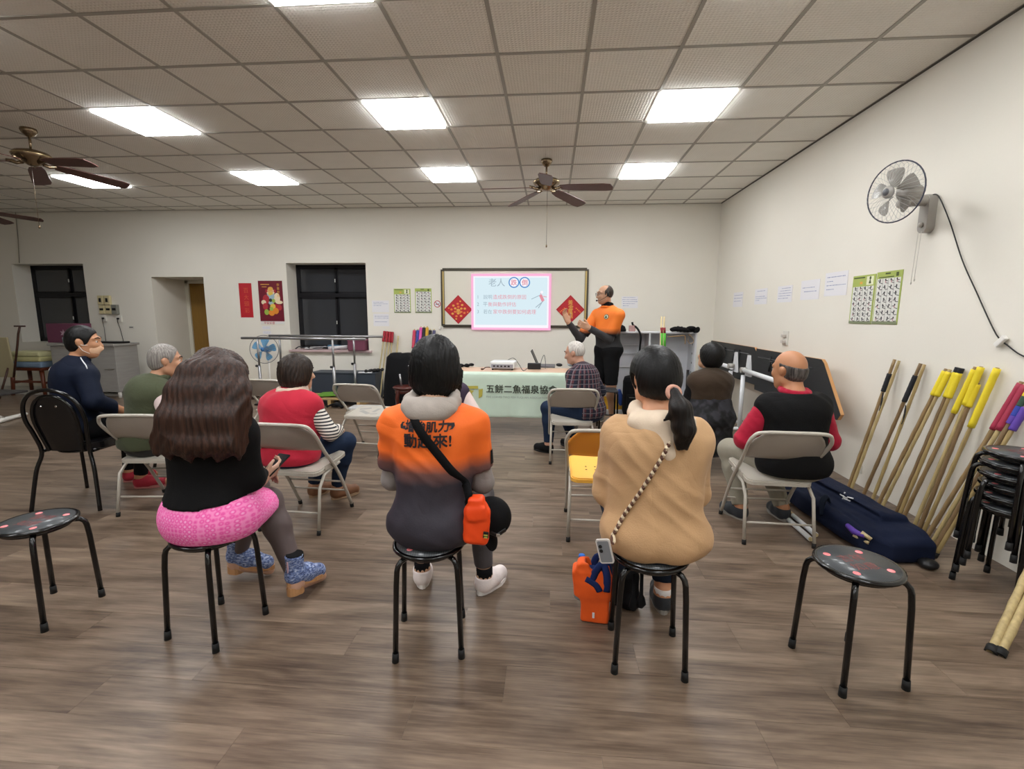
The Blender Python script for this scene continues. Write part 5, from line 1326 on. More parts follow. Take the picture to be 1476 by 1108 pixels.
# the slide: glowing panels stand in for the light cast by the projector
a, b = onY(679, 394.5, YF-.04), onY(793.5, 476, YF-.04); cx, cz, w_, h_ = (a.x+b.x)/2, (a.z+b.z)/2, b.x-a.x, a.z-b.z
def glow(n, c, e): return mat(n, '#000000', .9, emit=c, estr=e, spec=0)
t = thing('slide_glow_panel', 'glowing panel for the projected slide, pink border and Chinese text, over the whiteboard', 'slide', (cx, YF-.038, cz)); M = frontM(0, 0); M.translation = (0, 0, 0)
block(M, w_, h_, .002, glow('slide_pink', '#ffb7dc', 1.0), 'pink_border', t)
block(M@Matrix.Translation((.0, 0, .0022)), w_-.075, h_-.075, .0012, glow('slide_white', '#fbf8ff', 1.0), 'white_border', t)
block(M@Matrix.Translation((.0, .012, .0036)), w_-.125, h_-.145, .001, glow('slide_blue', '#dbeef6', 1.0), 'slide_page', t)
def sp(x, y): q = onY(x, y, YF-.04); return (q.x-cx, q.z-cz)
z_ = .0052; SM = [glow('slide_grey', '#a9bcc8', .9), glow('slide_ring', '#5f9ad8', .9), glow('slide_white', '#fbf8ff', 1.), glow('slide_red', '#ea9aa8', .95)]
mb = MB(); write(mb, '老人', M, .27, at=sp(716, 407), z=z_, mi=0); mb.obj('slide_title', SM, t)
for xx, ch in ((740.8, '跌'), (756.3, '倒')):
    mb = MB(); q = sp(xx, 407); disc(mb, M, *q, .089, z=z_, mi=1, n=28); disc(mb, M, *q, .070, z=z_+.0006, mi=2, n=28); write(mb, ch, M, h_=.095, at=q, z=z_+.0012, mi=3, bold=.03); mb.obj('title_badge', SM, t)
for yy, num, tx, xe in ((427.8, '1', '說明造成跌倒的原因', 759), (438.3, '2', '平衡與動作評估', 744.5), (449, '3', '若在家中跌倒要如何處理', 773.5)):
    mb = MB(); q0, q1 = sp(696, yy), sp(xe, yy); write(mb, num, M, h_=.055, at=sp(689, yy), z=z_, mi=0); mb.obj('line_number', SM, t); mb = MB()
    k_ = 2 if len(tx) > 8 else 1
    write(mb, tx[:k_], M, (q1[0]-q0[0])*k_/len(tx)*.9, at=(q0[0]+(q1[0]-q0[0])*k_/len(tx)/2, q0[1]), z=z_, mi=0); write(mb, tx[k_:], M, (q1[0]-q0[0])*(1-k_/len(tx))*.97, at=(q0[0]+(q1[0]-q0[0])*(.5+k_/len(tx)/2), q0[1]), z=z_, mi=3); mb.obj('text_line', SM, t)
mb = MB()
for a_, b_, w2, mi in (((766, 431), (779, 425), .010, 0), ((779, 425), (783, 434), .05, 3), ((783, 434), (772, 443), .012, 0), ((781, 436), (776, 444), .012, 0), ((783, 427), (788, 428), .01, 3), ((779, 425), (780, 420.5), .010, 3)):
    A, B = Vector(sp(*a_)), Vector(sp(*b_)); d = B-A; quad(mb, M, *((A+B)/2), d.length, w2, z_, mi, math.atan2(d.y, d.x))
disc(mb, M, *sp(781, 421), .022, z=z_+.0004, mi=2)
mb.obj('falling_figure', SM, t)
# red diamonds
def diamond(px, py, hd, label, left):
    q = onY(px, py, YF-.02); t = thing('red_diamond_paper', label, 'decoration', (q.x, YF-.019, q.z), 0, 'red new year diamond papers')
    mb = MB(); mb.prism([(hd, 0), (0, hd), (-hd, 0), (0, -hd)], 0, .002, M); mb.obj('sheet', M_red, t)
    e = MB()
    for k in range(4):
        a0, a1 = math.pi/2*k, math.pi/2*(k+1); A, B = Vector((math.cos(a0), math.sin(a0)))*hd*.93, Vector((math.cos(a1), math.sin(a1)))*hd*.93; d = B-A; quad(e, M, *((A+B)/2), d.length, .006, .0026, 1, math.atan2(d.y, d.x))
    if left:
        for r_, n_, s_ in ((.0, 1, .03), (.055, 6, .022), (.105, 9, .022), (.15, 4, .016)):
            for i in range(n_): an = 2*math.pi*i/n_+r_*9; disc(e, M, r_*1.1*math.cos(an), r_*math.sin(an)-.01, s_, s_*.8, .0027+.0001*i, (0, 2)[i % 2], 10)
        write(e, '福', M, .075, at=(0, -.03), z=.0045, mi=0, bold=.02)
    else:
        for i, ch in enumerate('黃金萬兩'): write(e, ch, M, .085-.008*abs(i-1.2), at=(.008*(i % 2), .115-.075*i), z=.0034, mi=0, bold=.02)
        for sx in (-1, 1):
            for i in range(5): disc(e, M, sx*(.075+.022*i), -.02+.02*((i*3) % 4-1), .013, .010, .003, 2, 8)
    e.obj('gold_print', [M_gold, mat('dark_red_line', '#8d1a22'), mat('orange_gold', '#e07f3e')], t)
diamond(660.5, 446, .24, 'red diamond paper with gold ornaments, left of the slide', True); diamond(822, 446, .235, 'red diamond paper with gold characters, behind the raised hand', False)
# red strip and the calendar poster
M0 = Matrix(M)
q, q2 = onY(343, 408), onY(366.5, 457.5); t = thing('red_banner_strip', 'narrow red paper strip with faint characters, left of the calendar poster', 'poster', ((q.x+q2.x)/2, YF-.001, (q.z+q2.z)/2)); w_, h_ = q2.x-q.x-.02, q.z-q2.z
block(M, w_, h_, .002, M_red, 'sheet', t)
for i, ch in enumerate('百大頭彩'): e = MB(); write(e, ch, M, h_=.085, at=(.01, .17-.115*i), z=.003, mi=0); e.obj('character', mat('faint_gold_red', '#cf5a3c'), t)
q, q2 = onY(370.5, 404.5), onY(411.5, 463); t = thing('calendar_poster', 'maroon calendar poster with a bearded figure and fruit, beside the second window', 'poster', ((q.x+q2.x)/2, YF-.001, (q.z+q2.z)/2)); w_, h_ = q2.x-q.x-.03, q.z-q2.z
block(M, w_, h_, .003, mat('maroon_print', '#6f1a2c', .45), 'sheet', t)
block(M@Matrix.Translation((0, -h_/2-.035, 0)), w_, .07, .002, M_pale, 'date_strip', t)
e = MB(); mats = [mat('cream_print', '#e8d6b4'), mat('face_print', '#dca878'), mat('orange_print', '#e08a2e'), mat('lime_fruit', '#9ab54a'), mat('red_fruit', '#b2323c'), mat('blue_print', '#9db8c4'), mat('dark_leaf', '#2f3a2c'), M_gold, mat('yellow_print', '#e3c254'), M_red]
for x, y, rx_, ry_, mi in ((0, .06, .085, .13, 5), (-.10, .03, .07, .08, 4), (.12, .05, .065, .09, 0), (-.15, -.02, .05, .04, 0), (.16, -.02, .075, .03, 0), (0, .155, .095, .045, 0), (0, .165, .062, .035, 1), (0, .205, .055, .035, 7), (-.08, .17, .022, .03, 4), (.085, .17, .022, .03, 4), (-.002, .125, .05, .035, 8), (.03, .075, .045, .035, 5), (-.01, .015, .035, .03, 6), (.05, .005, .035, .035, 3),
                           (-.12, -.09, .055, .06, 4), (.10, -.10, .05, .05, 9), (.16, -.11, .05, .05, 4), (.03, -.09, .055, .05, 8), (-.10, -.185, .05, .05, 3), (.0, -.195, .065, .055, 2), (.085, -.165, .06, .055, 2), (.0, -.13, .04, .035, 3)):
    disc(e, M, x*w_/.48, y*h_/.68, rx_*w_/.5, ry_*h_/.70, .0035+.0002*len(e.f), mi, 16)
for i, ch in enumerate('恭喜發財'): write(e, ch, M, h_=.048, at=(w_*.32, h_*.40-.062*i), z=.004, mi=7)
quad(e, M, -w_*.22, h_*.41, w_*.36, .012, .004, 7); quad(e, M, -w_*.25, h_*.35, w_*.2, .010, .004, 7)
write(e, '平安如意', M, .20, at=(-.06, -h_/2-.03), z=.003, mi=9); quad(e, M, 0, -h_/2-.06, w_*.95, .006, .003, 0)
e.obj('picture', mats, t)

# electrics on the walls
M_box = mat('cream_switch_box', '#cfc39a', .5); M_plate = mat('white_plate', '#d8d5cc', .45)
def dev(label, px, py, w_, h_, d, wallM, m, kind, name='switch_box', group='switch boxes by the first window', cord=None):
    q = onY(px, py); t = thing(name, label, 'switch' if 'switch' in name else 'socket', (q.x, YF, q.z), 0, group)
    MB().b2((-w_/2, -d, -h_/2), (w_/2, 0, h_/2), .006).obj('housing', m, t)
    b = MB()
    if kind == 'sw': b.b2((-w_*.2, -d-.008, -h_*.22), (w_*.2, -d, h_*.22), .003)
    elif kind == 'so':
        for sx in (-1, 1): b.b2((sx*.012-.003, -d-.001, -.010), (sx*.012+.003, -d+.001, .010))
    elif kind == 'bl': b.b2((-w_*.35, -d-.004, -h_*.1), (w_*.35, -d, h_*.15), .002)
    b.obj('rocker' if kind == 'sw' else 'slots', M_black, t)
    if cord:
        c_ = MB(); c_.box((0, -d-.014, 0), (.03, .028, .03), None, .006); c_.tube([(0, -d-.02, -.01), (0, -d-.025, -.06)]+[(cord*f_, -d-.01+.01*f_, -.06-.37*f_) for f_ in (.3, .6, 1.)], .004, 6); c_.obj('plug_cord', M_black, t)
dev('cream switch box with black rocker, top pair, near the window', 147.8, 432.5, .10, .16, .05, None, M_box, 'sw'); dev('cream switch box with black rocker, top pair, far from the window', 157.3, 432.5, .10, .16, .05, None, M_box, 'sw')
dev('cream breaker box in the second row below the switches', 150, 446, .10, .15, .05, None, M_box, 'bl'); dev('cream blank box in the second row beside the breaker', 159.3, 446, .10, .15, .05, None, M_box, 'bl'); dev('grey metal box ending the second row of boxes', 168.5, 446, .10, .17, .06, None, mat('grey_box', '#8f9088', .4, metal=.3), 'bl')
dev('white wall socket with a black cord, below the breaker box', 151.5, 458.5, .09, .12, .03, None, M_plate, 'so', 'wall_socket', 'plugged wall sockets', -.01); dev('white wall socket with a pale plug, below the grey box', 173, 459, .10, .12, .03, None, M_plate, 'so', 'wall_socket', 'plugged wall sockets', .05)
dev('small white cover plate low between window and door recess', 190, 471.5, .10, .05, .01, None, M_plate, 'bl', 'wall_socket', 'plugged wall sockets')
def rdev(label, px, py, w_, h_, plugs):
    q = onX(px, py); t = thing('wall_socket', label, 'socket', (XR, q.y, q.z), 0, 'right wall sockets')
    MB().b2((-.012, -w_/2, -h_/2), (0, w_/2, h_/2), .004).obj('plate', M_plate, t); b = MB()
    for k in range(plugs): b.box((-.03, .0, -.03+.065*k-.01), (.04, .05, .035), None, .008)
    if plugs: b.obj('plug', mat('pale_plug', '#c5bfb8', .5), t)
    else: b.b2((-.013, -.02, -.006), (-.011, .02, .006)).obj('slots', M_black, t)
rdev('white double socket with two plugs on the right wall', 1133, 487, .12, .16, 2); rdev('plain white socket low on the right wall behind the bamboo sticks', 1238, 674, .10, .07, 0)
cb = MB(); cb.tube([onY(23, 304)+Vector((0, -.01, 0)), onY(27, 345)+Vector((0, -.01, 0)), onY(29, 379)+Vector((0, -.012, 0))], .006, 6); tag(cb.obj('wall_cable', mat('grey_cable', '#8d877b')), 'thin grey cable running down the wall above the first window', 'cable')

# ------------------------------------------------------------------ fans
M_brassd = mat('antique_brass', '#8a7860', .25, metal=.9); M_blade = mat('brown_fan_blade', '#5b3a33', .45, var=.15, vscale=6, stretch=(1, 12, 1))
def ceiling_fan(label, x, y, a0, zb=2.885, chain=.62):
    t = thing('ceiling_fan', label, 'ceiling fan', (x, y, zb), 0, 'brown five bladed ceiling fans'); top = HC-zb
    MB().lathe([(.0, top), (.062, top), (.066, top-.02), (.05, top-.05), (.022, top-.075), (.0, top-.078)], 20).obj('canopy', M_brassd, t)
    MB().cyl((0, 0, top-.07), (0, 0, .085), .011).obj('downrod', M_brassd, t)
    MB().lathe([(.0, .095), (.03, .092), (.07, .08), (.13, .062), (.148, .04), (.15, .028), (.143, .01), (.11, -.012), (.075, -.02), (.06, -.045), (.035, -.058), (0, -.06)], 28).obj('motor', M_brassd, t)
    MB().lathe([(.146, .040), (.153, .036), (.153, .028), (.146, .024)], 28).obj('motor_band', mat('bright_brass', '#d0bd94', .2, metal=1), t)
    for k in range(5):
        a = a0+k*72; R = Matrix.Rotation(R_(a), 4, 'Z')
        ir = MB(); ir.tube([R@Vector(p_) for p_ in ((0, .07, -.03), (0, .12, -.042), (0, .16, -.030), (0, .20, -.026))], .009, 6, flat=(1.8, .6)); io = ir.obj('blade_iron', M_brassd, t)
        P_ = R@Matrix.Translation((0, .17, -.035))@Matrix.Rotation(R_(-5), 4, 'X')@Matrix.Rotation(R_(-13), 4, 'Y')
        bl_ = MB(); bl_.prism([(-.048, 0), (.048, 0), (.066, .10), (.078, .50), (.064, .578), (.0, .595), (-.064, .578), (-.078, .50), (-.066, .10)], -.004, .004, P_); bl_.obj('blade', M_blade, t)
    c_ = MB(); c_.tube([(.012, -.03, -.055), (.012, -.03, -.055-chain)], .0022, 5); c_.lathe([(0, -.055-chain), (.008, -.06-chain), (.009, -.085-chain), (0, -.09-chain)], 8, (.012, -.03, 0)); c_.obj('pull_chain', M_brassd, t)
    return t
q = ray(788, 230)*(HC-CH)/ray(788, 230)[2]
ceiling_fan('brown ceiling fan with a pull chain, in the middle above the projector', q[0], q[1], -108, zb=2.87, chain=.60)
ceiling_fan('brown ceiling fan with a pull chain, left, before the lit panel', -5.02, 4.45, -28, zb=2.87, chain=.56)
ceiling_fan('brown ceiling fan mostly cut by the frame edge, only blade ends showing', -8.30, 6.40, -52, zb=2.87, chain=.45)
# wall fan
def fan_cage(t, R, r, d, mw_, n=30, name='cage'):
    mb = MB()
    for k in range(n):
        a = 2*math.pi*k/n; c_, s_ = math.cos(a), math.sin(a)
        mb.tube([R@Vector((c_*q_, s_*q_, z)) for q_, z in ((.035, d*.5), (r*.6, d*.47), (r*.93, d*.22), (r, 0), (r*.9, -d*.28), (r*.5, -d*.42), (.05, -d*.44))], .0009, 4, caps=False)
    o = mb.obj(name, mw_, t); tag(o, kind='stuff')
    MB().tube([R@Vector((r*math.cos(2*math.pi*i/36), r*math.sin(2*math.pi*i/36), 0)) for i in range(36)], .0045, 7, closed=True).obj('cage_rim', mat('dark_blue_rim', '#3a3d4c', .4), t)
def fan_blades(t, R, r, n, m, rot=0., name='blade'):
    for k in range(n):
        a0 = 2*math.pi*k/n+rot; vs = []; ns = 8
        for i in range(ns+1):
            q_ = i/ns; rr = .03+(r-.03)*q_; wd = (.35+.75*math.sin(q_*math.pi*.62+.25))*.62
            for j in range(5):
                a = a0+(j/4-.5)*wd*(1.15 if q_ < .9 else .95); vs.append(R@Vector((rr*math.cos(a), rr*math.sin(a), .022*(j/2-1)*(1.1-.5*q_))))
        fs = [[i*5+j, i*5+j+1, (i+1)*5+j+1, (i+1)*5+j] for i in range(ns) for j in range(4)]
        k0 = len(vs); nrm = (R@Vector((0, 0, .0025)))-(R@Vector((0, 0, 0))); vs += [v+nrm for v in vs]; fs += [[k0+q for q in f][::-1] for f in fs]
        bm_ = MB(); bm_.add(vs, fs, 0, True); bm_.obj(name, m, t)
M_fan = mat('grey_fan_plastic', '#a09c95', .4); M_fanb = mat('smoky_blade', '#8b8883', .25, trans=.5, alpha=.7)
cen = onX(1290, 277, 2.235); b0 = onX(1343, 308); t = thing('wall_fan', 'grey wall mounted fan with a round wire cage on the right wall', 'fan', (XR, b0.y, b0.z))
lc = cen-t.location; nrm = Vector((-.95, -.30, -.05)).normalized(); R = rotm(nrm)
bs = MB(); bs.prism(rrect(.085, .26, .042, 6), 0, .055, Matrix(((0, 0, -1, 0), (-1, 0, 0, 0), (0, 1, 0, .0), (0, 0, 0, 1)))); bs.obj('wall_bracket', M_fan, t)
sw = MB(); sw.lathe([(.0, .016), (.016, .014), (.018, 0)], 14, (-.058, 0, -.075), rotm((-1, 0, 0))); sw.obj('switch_knob', mat('grey_knob', '#a5a19a', .4), t)
ar = MB(); ar.tube(smooth_path([(-.03, 0, .09), (-.12, .0, .085), (-.2, .01, .07), tuple(lc-nrm*.10+Vector((0, 0, -.05)))], 5), [.036]*6+[.032]*6+[.03]*4, 12); ar.obj('arm', M_fan, t)
mo = MB(); mo.lathe([(0, -.20), (.035, -.198), (.05, -.18), (.056, -.12), (.052, -.07), (.03, -.05), (0, -.048)], 20, lc, R); mo.obj('motor', M_fan, t)
T_ = lambda v: R@v+lc
class RT:
    def __matmul__(s, v): return R@v+lc
fan_cage(t, RT(), .190, .13, mat('clear_grey_wire', '#a5a5a5', .4), 34)
fan_blades(t, RT(), .150, 5, M_fanb, .35)
hb = MB(); hb.lathe([(0, .078), (.024, .076), (.034, .066), (.04, .06), (.04, .05), (0, .048)], 20, lc, R); hb.obj('hub_cap', M_fan, t)
hb = MB(); hb.lathe([(0, .083), (.018, .080), (.026, .074), (.026, .07), (0, .069)], 18, lc, R); hb.obj('hub_badge', mat('dark_badge', '#4f5054', .3), t)
cd_ = MB(); path = [Vector((-.03, -.02, .12)), Vector((-.012, -.06, .10))]+[Vector((-.012, onX(x, y).y-b0.y, onX(x, y).z-b0.z)) for x, y in ((1372, 320), (1390, 375), (1411, 422), (1432, 468), (1443, 487), (1456, 498), (1474, 511), (1500, 520), (1540, 528))]
cd_.tube(smooth_path(path, 6), .0038, 7); cd_.obj('cord', M_black, t)
q = onX(1448, 492); il = MB(); il.box((-.02, q.y-b0.y, q.z-b0.z), (.025, .03, .075), (0.75, 0, 0), .006); il.obj('inline_switch', M_white, t)
pc = MB()
for dy in (0, .028): pc.tube([(-.06, dy-.01, -.12), (-.06, dy, -.44-.02*(dy > 0))], .0018, 5); pc.ell((-.06, dy, -.45-.02*(dy > 0)), (.005, .005, .012), 8, 6)
pc.obj('pull_cord', mat('white_cord', '#c9c5bc'), t)
# blue standing fan by the second window
q = onY(384, 503, 7.35); t = thing('standing_fan', 'blue bladed standing fan behind the parallel bars', 'fan', (q.x, 7.35, 0)); lc = Vector((0, -.06, q.z)); R = rotm(Vector((.15, -1, .05)))
fan_cage(t, RT(), .225, .15, mat('white_wire', '#c8ccd0', .4), 36); fan_blades(t, RT(), .185, 5, mat('blue_blade', '#5f9fc9', .3, trans=.2), .2)
hb = MB(); hb.lathe([(0, .07), (.03, .066), (.036, .05), (0, .045)], 16, lc, R); hb.obj('hub_cap', mat('blue_hub', '#3d79b5', .4), t)
mo = MB(); mo.lathe([(0, -.2), (.05, -.18), (.055, -.08), (0, -.05)], 16, lc, R); mo.obj('motor', mat('blue_hub', '#3d79b5'), t)
MB().cyl((0, .04, .02), (0, .04, q.z-.05), .014).obj('pole', M_white, t); MB().lathe([(0, .03), (.05, .028), (.17, .012), (.18, 0), (0, 0)], 24, (0, .04, 0)).obj('base', M_white, t)
# ------------------------------------------------------------------ the presenter's table
TZ = .74
def px_y(x, y, Y): return onY(x, y, Y)
xc = -.48; TW_, TD_ = 1.8, .60; y0 = 5.44
t = thing('folding_table', 'folding table under a pale green banner, in front of the whiteboard', 'table', (xc, y0+TD_/2, 0))
MB().b2((-TW_/2, -TD_/2, TZ-.035), (TW_/2, TD_/2, TZ), .008).obj('tabletop', mat('beige_laminate', '#c9a98f', .4), t)
for sx in (-1, 1):
    for sy in (-1, 1): MB().cyl((sx*(TW_/2-.1), sy*(TD_/2-.08), 0), (sx*(TW_/2-.1), sy*(TD_/2-.08), TZ-.035), .014).obj('leg', M_steel, t)
    MB().cyl((sx*(TW_/2-.1), -TD_/2+.08, .2), (sx*(TW_/2-.1), TD_/2-.08, .2), .010).obj('crossbar', M_steel, t)
# banner: a cloth laid over the front edge
M_ban = mat('pale_green_banner', '#c3d5c4', .55, bump=.05, bscale=12, var=.02)
bt = thing('banner_cloth', 'pale green association banner hanging over the front of the table', 'banner', (xc, y0, TZ))
b_l, b_r = -.72, .80; nx_, nz_ = 60, 24; vs = []
for i in range(nx_+1):
    x = b_l+(b_r-b_l)*i/nx_
    for j in range(nz_+1):
        s_ = j/nz_*.62
        if s_ < .10: P_ = (x, .09-s_, .003)
        else:
            d = s_-.10; P_ = (x, -.012-.012*min(d/.05, 1)+.007*math.sin(x*15+d*3)*d/.46+.004*math.sin(x*31+1)*d/.46, .003-d)
        vs.append(P_)
fs = [[i*(nz_+1)+j, i*(nz_+1)+j+1, (i+1)*(nz_+1)+j+1, (i+1)*(nz_+1)+j] for i in range(nx_) for j in range(nz_)]
n1 = len(vs); vs2 = vs+[(x, y+.0015, z-.0015) for x, y, z in vs]; fs2 = fs+[[n1+q for q in f][::-1] for f in fs]
for i in range(nx_):
    for j in (0, nz_): a = i*(nz_+1)+j; b = a+nz_+1; fs2.append([a, b, n1+b, n1+a])
for j in range(nz_):
    for i in (0, nx_): a = i*(nz_+1)+j; fs2.append([a, a+1, n1+a+1, n1+a])
bm_ = MB(); bm_.add(vs2, fs2, 0, True); bo = bm_.obj('cloth', M_ban, bt)
Yb = y0-.036
def bl(x, y): q = onY(x, y, Yb); return (q.x-xc, q.z-TZ)
MBn = Matrix(((1, 0, 0, 0), (0, 0, -1, -.034), (0, 1, 0, 0), (0, 0, 0, 1)))
e = MB(); A, B = bl(701, 560), bl(803, 560); write(e, '五餅二魚福泉協會', MBn, B[0]-A[0], at=((A[0]+B[0])/2, A[1]), z=.001, mi=0, bold=.035)
e.obj('association_name', mat('dark_olive_print', '#3a4136', .7), bt)
e = MB(); A, B = bl(701, 572), bl(790, 573); write(e, 'FIVE LOAVES TWO FISH FUQUAN ASSOCIATION', MBn, B[0]-A[0], at=((A[0]+B[0])/2, A[1]), z=.001); e.obj('english_name', mat('grey_green_print', '#87948a', .7), bt)
e = MB()
def poly(*pts): e.add([MBn@Vector((*bl(*p_), .001)) for p_ in pts], [list(range(len(pts)))])
poly((671, 561), (674, 556), (689, 556), (689, 560), (677, 560)); poly((675, 561), (683, 563), (680, 567), (672, 566)); poly((672, 566), (680, 566), (682, 571), (674, 572)); poly((690, 561), (696, 560), (695, 571), (690, 574))
e.obj('logo', mat('olive_gold_print', '#b3a94a', .6), bt)
for px_ in (701, 808): pass
def onT(x, y, z=TZ): return fl(x, y, z)
# projector
q = onT(725, 533); pj = thing('projector', 'white projector on the table facing the whiteboard', 'projector', (q.x, q.y+.08, TZ), R_(-4))
MB().box((0, 0, .062), (.30, .23, .085), None, .016).obj('housing', mat('white_plastic', '#d9dcdc', .4), pj)
b = MB(); b.box((0, -.116, .05), (.27, .004, .045), None, .002); b.obj('port_panel', mat('grey_panel', '#8f8f98', .5), pj)
for i in range(5): MB().b2((-.11+.045*i, -.121, .04), (-.085+.045*i, -.117, .058)).obj('port', M_black, pj)
for sx in (-1, 1):
    for sy in (-1, 1): MB().cyl((sx*.12, sy*.09, 0), (sx*.12, sy*.09, .022), .012).obj('foot', M_black, pj)
l_ = MB(); l_.lathe([(.038, 0), (.038, .02), (.03, .02), (.028, .008), (0, .006)], 18, (.06, .115, .065), rotm((0, 1, 0))); l_.obj('lens', M_black, pj)
# black adapter box, laptop, mouse, cable, dark cloth
q = onT(770, 532); ab = MB(); ab.box((0, 0, .038), (.165, .10, .07), None, .006); o = ab.obj('black_box', mat('black_matt_box', '#17171a', .5)); o.location = (q.x, q.y+.02, TZ); tag(o, 'black rectangular box on the table beside the laptop', 'box')
q = onT(790, 530); lp = thing('laptop', 'open laptop seen from its side on the table', 'laptop', (q.x-.02, q.y+.13, TZ), R_(89))
MB().b2((-.16, -.11, .004), (.16, .11, .02), .004).obj('keyboard_base', mat('laptop_grey', '#55575c', .4, metal=.4), lp)
MB().box((0, .155, .115), (.32, .008, .22), (-.42, 0, 0), .003).obj('screen_lid', M_black, lp)
q = onT(806, 527); mo = MB(); mo.ell((0, 0, .012), (.032, .05, .022), 14, 8); o = mo.obj('mouse', M_black); o.location = (q.x, q.y, TZ); o.rotation_euler = (0, 0, .9); tag(o, 'black computer mouse at the end of the table', 'mouse')
cp = [onT(722, 532)+Vector((0, .0, .03)), onT(733, 528)+Vector((0, -.03, .09)), onT(741, 528)+Vector((0, -.03, .11)), onT(748, 530)+Vector((0, -.02, .05)), onT(754, 534.5)+Vector((0, 0, .005)), onT(760, 533)+Vector((0, 0, .02))]
cb = MB(); cb.tube(smooth_path(cp, 6), .004, 6); tag(cb.obj('projector_cable', M_dark), 'grey cable looping from the projector to the black box', 'cable')
cp = [onT(779, 533)+Vector((0, 0, .012)), onT(780, 528)+Vector((0, 0, .07)), onT(784, 524)+Vector((0, 0, .12)), onT(786, 528)+Vector((0, 0, .07)), onT(786, 532)+Vector((0, 0, .01))]
cb = MB(); cb.tube(smooth_path(cp, 6), .004, 6); tag(cb.obj('laptop_cable', M_dark), 'grey cable arching behind the black box', 'cable')
cl = MB(); pts = [onT(x, y)+Vector((0, 0, .022)) for x, y in ((640, 527), (655, 528), (664, 529), (673, 529), (681, 527.5))]
cl.tube(smooth_path(pts, 4), [.03+.012*math.sin(i*1.7) for i in range(16)]+[.012], 9, flat=(.6, 1.2)); tag(cl.obj('microphone_pouch', M_blackc), 'crumpled black cloth pouch on the left end of the table', 'pouch')
cb = MB(); q = onT(700, 533); cb.tube(smooth_path([q+Vector((-.03, 0, .008)), q+Vector((.0, .01, .03)), q+Vector((.06, .03, .03))], 5), .006, 6); cb.ell(q+Vector((-.04, -.01, .012)), (.022, .014, .012), 10, 6); tag(cb.obj('remote_plug', mat('brown_plug', '#5d4437')), 'short brown plug lead beside the projector', 'cable')

# ------------------------------------------------------------------ white open cabinet on the right
cx0, cx1, cy0, cdp, chh = .735, 2.01, 6.75, .34, 1.185
cab = thing('shelf_cabinet', 'low white open cabinet with two bays behind the presenter', 'cabinet', ((cx0+cx1)/2, cy0+cdp/2, 0)); W_ = cx1-cx0
M_cab = mat('white_laminate', '#d4d6da', .45)
MB().b2((-W_/2, -cdp/2, chh-.022), (W_/2, cdp/2, chh), .003).obj('top_board', M_cab, cab); MB().b2((-W_/2, -cdp/2, .05), (W_/2, cdp/2, .072), .003).obj('bottom_board', M_cab, cab)
for x in (-W_/2, -.012, W_/2-.022): MB().b2((x, -cdp/2, 0), (x+.022, cdp/2, chh-.02), .002).obj('upright', M_cab, cab)
MB().b2((-W_/2, cdp/2-.012, .05), (W_/2, cdp/2, chh-.02)).obj('back_board', mat('white_back_board', '#cdd0d6', .5), cab); MB().b2((-W_/2, -cdp/2+.02, 0), (W_/2, -cdp/2+.035, .05)).obj('plinth', M_cab, cab)
for z in (.66, .86, .98): MB().b2((-W_/2+.022, cdp/2-.05, z-.006), (-.012, cdp/2-.012, z+.006), .002).obj('shelf_rail', M_cab, cab)
for i in range(4): MB().cyl((W_/2-.024, -.05, .62+.13*i), (W_/2-.020, -.05, .62+.13*i), .014, n=10).obj('shelf_pin', M_black, cab)
YC = cy0+.10
q = onY(893, 471, YC); cp_ = thing('peaked_hat', 'black cap lying on top of the cabinet by the presenter', 'cap', (q.x, YC, chh))
MB().lathe([(.0, .095), (.04, .09), (.075, .07), (.092, .03), (.095, .0), (0, 0)], 20).obj('crown', M_blackc, cp_)
br = MB(); br.prism([(.085*math.cos(a), -.06-.085*math.sin(a)) for a in [math.pi*i/12 for i in range(13)]], .002, .008); br.obj('brim', M_blackc, cp_)
q = onY(911, 470, YC); pk_ = thing('pink_holder', 'small pink box with a black strap on the cabinet top', 'box', (q.x, YC, chh))
MB().b2((-.04, -.03, 0), (.045, .03, .085), .008).obj('box', mat('dusty_pink', '#b08a86', .6), pk_)
st = MB(); st.tube(smooth_path([(.0, 0, .13), (.012, 0, .09), (.04, -.04, .07), (.06, -.19, .02), (.075, -.285, -.06), (.07, -.285, -.20), (.065, -.285, -.29)], 5), .014, 6, flat=(1, .35)); st.obj('strap', M_blackc, pk_)
for i, xx in enumerate((953.5, 957.5)):
    a, b_, g1, g2 = onY(xx, 456, YC-.28), onY(xx, 472, YC-.28), onY(xx+.3, 480, YC-.28), onY(xx+.3, 505, YC-.28)
    t = thing('exercise_stick', 'green gripped stick hanging at the cabinet, %s of two' % ('left' if i == 0 else 'right'), 'stick', (g2.x, g2.y, 0), 0, 'green gripped sticks at the cabinet'); L = lambda v: v-t.location
    MB().cyl(Vector((0, .0, 0)), L(a), .011, n=8).obj('rod', mat('pale_cane', '#c9b68c', .5), t); MB().cyl(L(b_), L(g1), .018, n=8).obj('red_grip', mat('red_grip', '#8d2a34', .7), t); MB().cyl(L(g1), L(g2), .019, n=8).obj('green_grip', mat('green_grip', '#4fae32', .6), t)
q = onY(985, 476, YC-.05); bg = thing('black_garment', 'crumpled black garment on top of the cabinet, right end', 'clothes', (q.x, YC-.05, chh))
gm = MB(); pts = [Vector((x, -.05+.03*math.sin(i*2), .03+.012*math.sin(i*1.3))) for i, x in enumerate((-.17, -.10, -.03, .05, .12, .17))]; gm.tube(smooth_path(pts, 5), [.02+.03*abs(math.sin(.4+i*.16))+.006*math.sin(i*2.3) for i in range(26)], 10, flat=(.75, 1.3)); gm.ell((.09, -.05, .05), (.07, .05, .035), 12, 8); gm.obj('cloth', M_blackc, bg)
